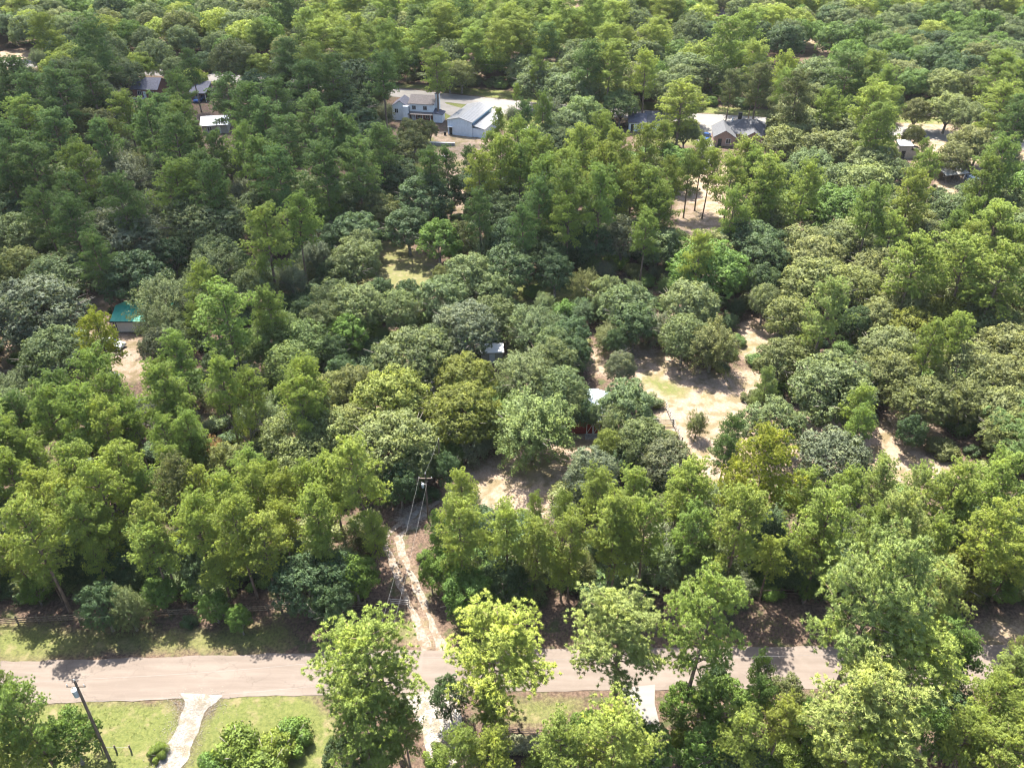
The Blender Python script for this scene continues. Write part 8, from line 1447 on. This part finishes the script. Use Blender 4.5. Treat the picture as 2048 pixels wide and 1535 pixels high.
# ------------------------------------------------------------------ vehicles (front towards +x)
def vehicle(name, label, cat, loc, rz, L, W, H, body, pickup=False):
    v = empty(name, loc, R(rz)); tag(v, label, cat)
    if pickup: low = [(-L/2,.45),(-L/2,1.0),(-L*.02,1.02),(L*.24,1.04),(L/2-.08,.95),(L/2,.5)]; cab = [(-L*.02,1.0),(.02*L,H),(L*.17,H),(L*.27,1.0)]
    else: low = [(-L/2,.42),(-L/2+.05,.92),(-L*.40,1.0),(L*.22,.98),(L/2-.12,.78),(L/2,.45)]; cab = [(-L*.40,.98),(-L*.27,H),(L*.06,H),(L*.24,.96)]
    def ext(p, w0, w1, name, mat, par, bev=.04):
        n = len(p); zs = [q[1] for q in p]; z0, z1 = min(zs), max(zs)
        def ww(z): return w0 + (w1 - w0) * (z - z0) / (z1 - z0)
        vs = [(x, -ww(z)/2, z) for x, z in p] + [(x, ww(z)/2, z) for x, z in p]
        fs = [tuple(range(n)), tuple(range(2*n-1, n-1, -1))] + [(i, (i+1)%n, n+(i+1)%n, n+i) for i in range(n)]
        return MB().add(vs, fs).build(name, mat, par, bevel=bev)
    bd = ext([(-L/2,.3)] + low + [(L/2,.3)], W, W*.97, 'body', body, v)
    ext(cab, W*.92, W*.72, 'cabin_glass', M['glass'], v, .02)
    zc = [(x, z) for x, z in cab[1:3]]
    MB().box(zc[0][0]-.04, zc[1][0]+.04, -W*.365, W*.365, H-.02, H+.05).build('roof', body, v, bevel=.03)
    for x in (cab[1][0]-.02, (cab[1][0]+cab[2][0])/2):
        for s in (-1, 1): MB().tube([(x - (.25 if x == cab[1][0]-.02 else 0), s*W*.455, 1.0), (x, s*W*.37, H)], .045, 4).build('pillar', body, v)
    if pickup: MB().box(-L/2+.1, -L*.04, -W*.42, W*.42, 1.005, 1.012).build('bed_floor', M['black'], v)
    for sx in (-L*.31, L*.31):
        for s in (-1, 1):
            wh = empty('wheel', (sx, s*W*.46, .34)); wh.parent = v
            MB().tube([(0,-.11,0),(0,.11,0)], .34, 16).build('tyre', M['tyre'], wh)
            MB().tube([(0,s*.112-.01,0),(0,s*.112+.01,0)], .2, 10).build('rim', M['rim'], wh)
    for s in (-1, 1): MB().box(L/2-.10, L/2+.015, s*W*.36-.18, s*W*.36+.18, .62, .78).build('headlight', M['lamp'], v)
    MB().box(L*.2, L*.25, -W*.56, -W*.46, 1.0, 1.14).build('mirror', body, v); MB().box(L*.2, L*.25, W*.46, W*.56, 1.0, 1.14).build('mirror', body, v)
    return v
vehicle('parked_car', 'white car parked on the gravel yard under a bright lime pine', 'car', (-70.9, 118.6, 0), -16, 4.9, 1.85, 1.5, M['carwhite'])
vehicle('pickup_truck', 'blue pickup parked left of the grey hip-roofed house', 'truck', (55.6, 226.6, 0), -110, 5.6, 1.95, 1.85, M['carblue'], True)
vehicle('parked_car', 'dark car parked just left of the blue pickup', 'car', (53.0, 228.6, 0), -100, 4.7, 1.8, 1.5, M['cardark'])
vehicle('pickup_truck', 'blue vehicle parked nose-out under the lavender-roofed carport', 'truck', (-101.0, 262.6, 0), -90, 5.4, 1.9, 1.8, M['carblue'], True)

# ------------------------------------------------------------------ fences
def rail_fence(name, label, a, b, spacing, h, rails, mat, post=.07, rail_h=.13, skip=None):
    f = empty(name, (a[0], a[1], 0), math.atan2(b[1]-a[1], b[0]-a[0])); tag(f, label, 'fence')
    L = math.hypot(b[0]-a[0], b[1]-a[1]); n = max(1, round(L / spacing)); rg = random.Random(len(label))
    pm = rm = None
    for i in range(n + 1):
        x = L * i / n
        if pm is None:
            p = MB().box(-post, post, -post, post, -.2, h).build('post', mat, f, bevel=.01); pm = p
        else: p = pm.copy(); col.objects.link(p)
        p.location = (x, 0, 0); p.rotation_euler = (rg.gauss(0, .02), rg.gauss(0, .03), 0)
        if i < n:
            for z in rails:
                if rm is None: r = MB().box(0, L/n, -post-.045, -post-.005, -rail_h/2, rail_h/2).build('rail', mat, f); rm = r
                else: r = rm.copy(); col.objects.link(r)
                r.location = (x, 0, z + rg.gauss(0, .012)); r.rotation_euler = (0, rg.gauss(0, .006), 0)
    return f
rail_fence('rail_fence', 'brown three-rail timber fence along the far verge at left', (-72, 58.4), (-46.2, 60.3), 2.4, 1.35, (.45, .8, 1.15), M['wood'], .08)
rail_fence('rail_fence', 'brown three-rail fence half hidden behind the verge bushes', (-45.2, 60.4), (-17.5, 61.8), 2.4, 1.35, (.45, .8, 1.15), M['wood'], .08)
rail_fence('rail_fence', 'short stretch of rail fence in the shade right of centre', (18, 63.2), (62, 64.5), 2.5, 1.3, (.5, 1.1), M['wood'], .08)
rail_fence('rail_fence', 'dark-stained three-rail fence behind the pale hedge at the bottom', (-3.0, 45.75), (8.2, 45.6), 2.02, 1.12, (.35, .68, 1.02), M['darkwood'], .055, .09)
rail_fence('pasture_fence', 'grey rail fence running off from the barn paddock', (24.5, 100.5), (25.5, 92.0), 2.4, 1.4, (.5, .9, 1.3), M['greywood'], .08)
rail_fence('pasture_fence', 'grey cross rails meeting the paddock fence corner', (17.5, 96.6), (24.9, 96.4), 2.4, 1.4, (.5, .9, 1.3), M['greywood'], .08)
f = empty('wire_fence', (-41.7, 43.9, 0)); tag(f, 'three weathered stub posts with slack wire at bottom left', 'fence')
for x in (0, 1.45, 2.95): 
    p = MB().tube([(x,0,-.2),(x+.05,0,1.05)], .085, 7).build('post', M['wood'], f)
MB().tube([(0,-.09,.85),(1.45,-.09,.8),(2.95,-.09,.85)], .012, 4).build('wire_strand', M['wire'], f)
g = empty('pipe_gate', (-14.6, 62.3, 0), R(-6)); tag(g, 'open pale pipe gate left of the two-track drive', 'gate')
for z in (.3, .65, 1.0): MB().tube([(0,0,z),(2.2,0,z)], .045, 6).build('bar', M['greywood'], g)
for x in (0, 2.2): MB().tube([(x,0,.0),(x,0,1.1)], .05, 6).build('upright', M['greywood'], g)
t = tag(MB().tube([(0,0,0),(.02,0,.3),(.1,0,.42)], [.16,.13,.08], 8).build('tree_stump', M['wood']), 'small dark stump on the grass right of the white gravel drive', 'stump'); t.location = (-28.3, 47.0, 0)

# ------------------------------------------------------------------ utility poles and wires
def utility_pole(label, x, y, h, top=(0, 0), arm=True, can=True, r=.15, kind='utility_pole', csz=1.0):
    u = empty(kind, (x, y, 0)); tag(u, label, 'pole')
    T = Vector((top[0], top[1], h))
    MB().tube([(0,0,-.2),(T.x*.5,T.y*.5,h*.5),T], [r*1.1, r, r*.72], 10).build('pole', M['pole'], u)
    if arm:
        a = MB().box(T.x-.9, T.x+.9, T.y-.2, T.y-.1, h-.75, h-.62).build('crossarm', M['pole'], u)
        for k in (-.8, .8): MB().tube([(T.x+k,T.y-.15,h-.61),(T.x+k,T.y-.15,h-.38)], [.05,.035], 8).build('insulator', M['ceramic'], u)
    MB().tube([(T.x,T.y,h+.002),(T.x,T.y,h+.22)], [.06,.04], 8).build('top_insulator', M['ceramic'], u)
    if can:
        cz = h - 2.3
        c = MB().tube([(T.x-.42,T.y-.05,cz),(T.x-.42,T.y-.05,cz+.95*csz)], .29*csz, 16).build('transformer', M['can'], u)
        MB().tube([(T.x-.42,T.y-.05,cz+.953*csz),(T.x-.42,T.y-.05,cz+1.03*csz)], [.30*csz,.2*csz], 16).build('transformer_lid', M['can'], c)
        MB().tube([(T.x-.5,T.y-.05,cz+csz),(T.x-.52,T.y-.05,cz+csz+.3)], [.06,.035], 8).build('bushing', M['ceramic'], c)
        MB().box(T.x-.16, T.x-.08, T.y-.12, T.y+.04, cz+.3, cz+.6).build('bracket', M['rim'], u)
    return Vector((x, y, 0)) + T
p1 = utility_pole('utility pole with a grey transformer can at bottom left of the road', -40.5, 42.9, 11.8, (-.3, 1.2))
p0 = utility_pole('utility pole left of the photo on the near verge', -92, 42.4, 11.5, (0, 0), True, False)
pm_ = utility_pole('utility pole behind the big pine on the near verge', -12.8, 46.8, 11.6)
p2 = utility_pole('utility pole with white insulators beside the two-track drive bend', -11.2, 76.0, 8.6, (.1, 0), True, True, .13, csz=.6)
p3 = utility_pole('slim utility pole with a dusk lamp at the yard edge', -10.2, 82.6, 8.8, (.35, 0), False, False, .11)
p4 = utility_pole('utility pole hidden by the pines along the near verge at right', 38, 47.4, 11.5, (0, 0), True, False)
def cable(label, a, b, sag, r=.007):
    pts = []
    for i in range(17):
        t = i / 16; p = a.lerp(b, t); p.z -= sag * 4 * t * (1 - t); pts.append(p)
    o = MB().tube(pts, r, 4).build('power_line', M['wire']); tag(o, label, 'wire', 'overhead power lines'); return o
U = Vector((0, 0, .2)); D = Vector((0, 0, -3.4))
cable('upper wire running right over the road from the transformer pole', p1 + U, pm_ + U, .5)
cable('lower wire running right over the near verge from the transformer pole', p1 + D, pm_ + D, .6)
cable('upper wire running left out of the photo from the transformer pole', p0 + U, p1 + U, .9)
cable('upper wire hidden among the near pines to the right', pm_ + U, p4 + U, .9)
cable('left one of two service wires crossing the road to the drive', pm_ + Vector((-.8,0,-.5)), p2 + Vector((-.8,0,-.5)), .7)
cable('right one of two service wires crossing the road to the drive', pm_ + Vector((.3,0,-1.2)), p2 + Vector((.2,0,-1.2)), .7)
cable('dark service wire between the drive pole and the slim lamp pole', p2 + U, p3 + U, .25)
q0 = utility_pole('far utility pole beyond the white house road at left', -48, 284, 11, (0, 0), True, False)
q1 = utility_pole('far utility pole beyond the road right of the workshop', 22, 270, 11, (0, 0), True, False)
for k, dz in enumerate((.2, -.5, -2.2)):
    cable(['top','middle','bottom'][k] + ' of three far wires strung above the concrete road', q0 + Vector((0,0,dz)), q1 + Vector((0,0,dz)), 1.0, .02)
q2 = utility_pole('far utility pole by the road at the right edge', 118, 254, 11, (0, 0), True, False)
cable('far wire over the road in the right-hand wood', q1 + U, q2 + U, 1.2, .02)

# ------------------------------------------------------------------ the cloud whose shadow lies over the left of the wood
cm = NT('cloud_vapour')
_p = cm.node('ShaderNodeNewGeometry').outputs['Position']
fc = cm.node('ShaderNodeLayerWeight', {'Blend': .5}).outputs['Facing']
op = cm.math('MULTIPLY', cm.ramp(fc, .98, .15), cm.math('MULTIPLY', cm.ramp(cm.noise(_p, .018, 5, .6), .28, .62), .33))
tr = cm.node('ShaderNodeBsdfTransparent'); df = cm.node('ShaderNodeBsdfDiffuse', {'Color': (.9, .9, .9, 1)})
tl = cm.node('ShaderNodeBsdfTranslucent', {'Color': (.9, .9, .9, 1)})
bo = cm.node('ShaderNodeMixShader', {0: .5, 1: df.outputs[0], 2: tl.outputs[0]})
mxs = cm.node('ShaderNodeMixShader', {0: op, 1: tr.outputs[0], 2: bo.outputs[0]})
cm.l.new(mxs.outputs[0], cm.out.inputs[0])
CH = 420.0
sh = sdir * (CH / sdir.z)
bmc = bmesh.new(); rc = random.Random(12)
for (x, y, r) in [(-150, 250, 75), (-95, 235, 60), (-72, 184, 56), (-15, 200, 34), (-115, 170, 58), (-66, 128, 34), (-110, 118, 32), (12, 165, 34), (-45, 235, 42), (-175, 180, 50)]:
    mt = Matrix.Translation((x + sh.x, y + sh.y, CH + rc.uniform(-6, 20))) @ Matrix.Diagonal((r, r * rc.uniform(.8, .95), r * .35, 1))
    ret = bmesh.ops.create_icosphere(bmc, subdivisions=4, radius=1.0, matrix=mt)
    ph = rc.uniform(0, 6)
    for vv in ret['verts']:
        q = vv.co; vv.co += Vector((math.sin(q.y * .11 + ph), math.sin(q.x * .09 + ph * 2), math.sin(q.x * .13 + q.y * .1))) * r * .06
me = bpy.data.meshes.new('cloud'); bmc.to_mesh(me); bmc.free(); me.materials.append(cm.m)
me.polygons.foreach_set('use_smooth', [True] * len(me.polygons))
tag(link('cloud', me), 'thin cumulus cloud high above, shading the left of the wood', kind='stuff')

# ------------------------------------------------------------------ air
hz_ = bpy.data.materials.new('haze_air'); hz_.use_nodes = True; t = hz_.node_tree; t.nodes.clear()
ho = t.nodes.new('ShaderNodeOutputMaterial'); hv = t.nodes.new('ShaderNodeVolumePrincipled')
hv.inputs['Density'].default_value = .00004; hv.inputs['Color'].default_value = (.93, .96, 1, 1); hv.inputs['Anisotropy'].default_value = .0
t.links.new(hv.outputs[0], ho.inputs['Volume'])
hb = MB().box(-3700, 3700, -900, 5700, -1.2, 84).build('haze', hz_); tag(hb, 'thin pale summer haze over the wood', kind='stuff')

# pale hedge
rng = np.random.default_rng(400); n = 15000
hx = rng.uniform(-2.9, 7.2, n); hy = rng.uniform(-.9, .9, n)
top = .95 + .16 * np.sin(hx * 3.1) + .12 * np.sin(hx * 7.3 + 1) + .25 * (1 - (hy / .9) ** 2)
hz = top * np.where(rng.random(n) < .7, rng.uniform(.85, 1.05, n), rng.uniform(.1, .9, n))
v, f, a = leaves(np.stack([hx, hy, hz], 1), unit(rng.normal(size=(n, 3)) * .6 + np.array([0, -.3, .9])), .075, rng, rng.random(n))
hd = empty('hedge', (0, 44.2, 0)); tag(hd, 'long pale silvery-green hedge in front of the dark rail fence', 'hedge')
c = link('foliage', np_mesh('hedge', v, f, M['leaf'], {'rnd': a, 'cn': np.repeat(unit(rng.normal(size=(n, 3)) * .5 + np.array([0, -.2, 1])), 4, 0)}), hd); c['tint'] = [.21, .22, .13]
for x in np.arange(-2.5, 7, .9): MB().tube([(x,0,0),(x+.1,.05,.8)], [.03,.015], 4).build('stem', M['oakbark'], hd)

# loose stones on the white drives
rng = np.random.default_rng(77)
def stones(name, label, cx, n, spread):
    oct_v = np.array([(1,0,0),(-1,0,0),(0,1,0),(0,-1,0),(0,0,1),(0,0,-1)], float); oct_f = np.array([(0,2,4),(2,1,4),(1,3,4),(3,0,4),(2,0,5),(1,2,5),(3,1,5),(0,3,5)])
    t = rng.random(n) * (len(cx) - 1); i = t.astype(int); u = (t - i)[:, None]; C = np.array(cx)
    P = C[i] * (1 - u) + C[i + 1] * u; s = rng.uniform(.015, .055, n) 
    q = np.stack([P[:, 0] + rng.normal(size=n) * P[:, 2] * spread, P[:, 1] + rng.normal(size=n) * .5, .045 + s * .35], 1)
    V = q[:, None, :] + oct_v[None] * s[:, None, None] * rng.uniform(.6, 1.4, (n, 1, 3)) * np.array([1, 1, .6])
    F = oct_f[None] + (np.arange(n) * 6)[:, None, None]
    tag(link(name, np_mesh(name, V.reshape(-1, 3), F.reshape(-1, 3), M['stone'])), label, kind='stuff')
stones('loose_gravel', 'white stones scattered over the left gravel drive', [(-33.5, 50.0, 4.6), (-33.7, 48, 3.2), (-34.1, 44, 2.7), (-34.3, 38, 2.7)], 5200, .36)
stones('loose_gravel', 'white stones scattered over the gravel apron', [(-8.6, 50.8, 8), (-8.0, 48.6, 5), (-7.2, 45, 3.4), (-7.0, 38, 3)], 3200, .28)
# grass tufts on the near and far verges, creeping into the drive edges
n = 15000
px = rng.uniform(-75, 45, n); py = np.where(rng.random(n) < .6, rng.uniform(36, 50.0, n), rng.uniform(56.6, 60.8, n))
keep = np.ones(n, bool)
for cx, w_ in ((-34, 1.1), (-7.8, 2.2), (14, 1.8)): keep &= ~((np.abs(px - cx) < w_) & (py < 51))
keep &= ~((np.abs(px + 9.6) < 2.0) & (py > 55))
keep &= (np.sin(px * .9) + np.sin(py * 1.3 + px * .4) + rng.uniform(-1, 1, n)) > -.4
px, py = px[keep], py[keep]; n = len(px)
c = np.repeat(np.stack([px, py, np.full(n, -.06)], 1), 6, 0) + rng.normal(size=(n * 6, 3)) * np.array([.07, .07, 0])
d = unit(rng.normal(size=(n * 6, 3)) * .5 + np.array([0, 0, .9]))
v, f, a = blades(c, d, rng.uniform(.10, .26, n * 6), .05, rng, rng.random(n * 6))
o = link('grass', np_mesh('grass', v, f, M['leaf'], {'rnd': a, 'cn': np.repeat(unit(d * .4 + np.array([0, 0, 1.0])), 3, 0)})); o['tint'] = [.105, .125, .034]; tag(o, 'tufted mown grass on the verges either side of the road', kind='stuff')
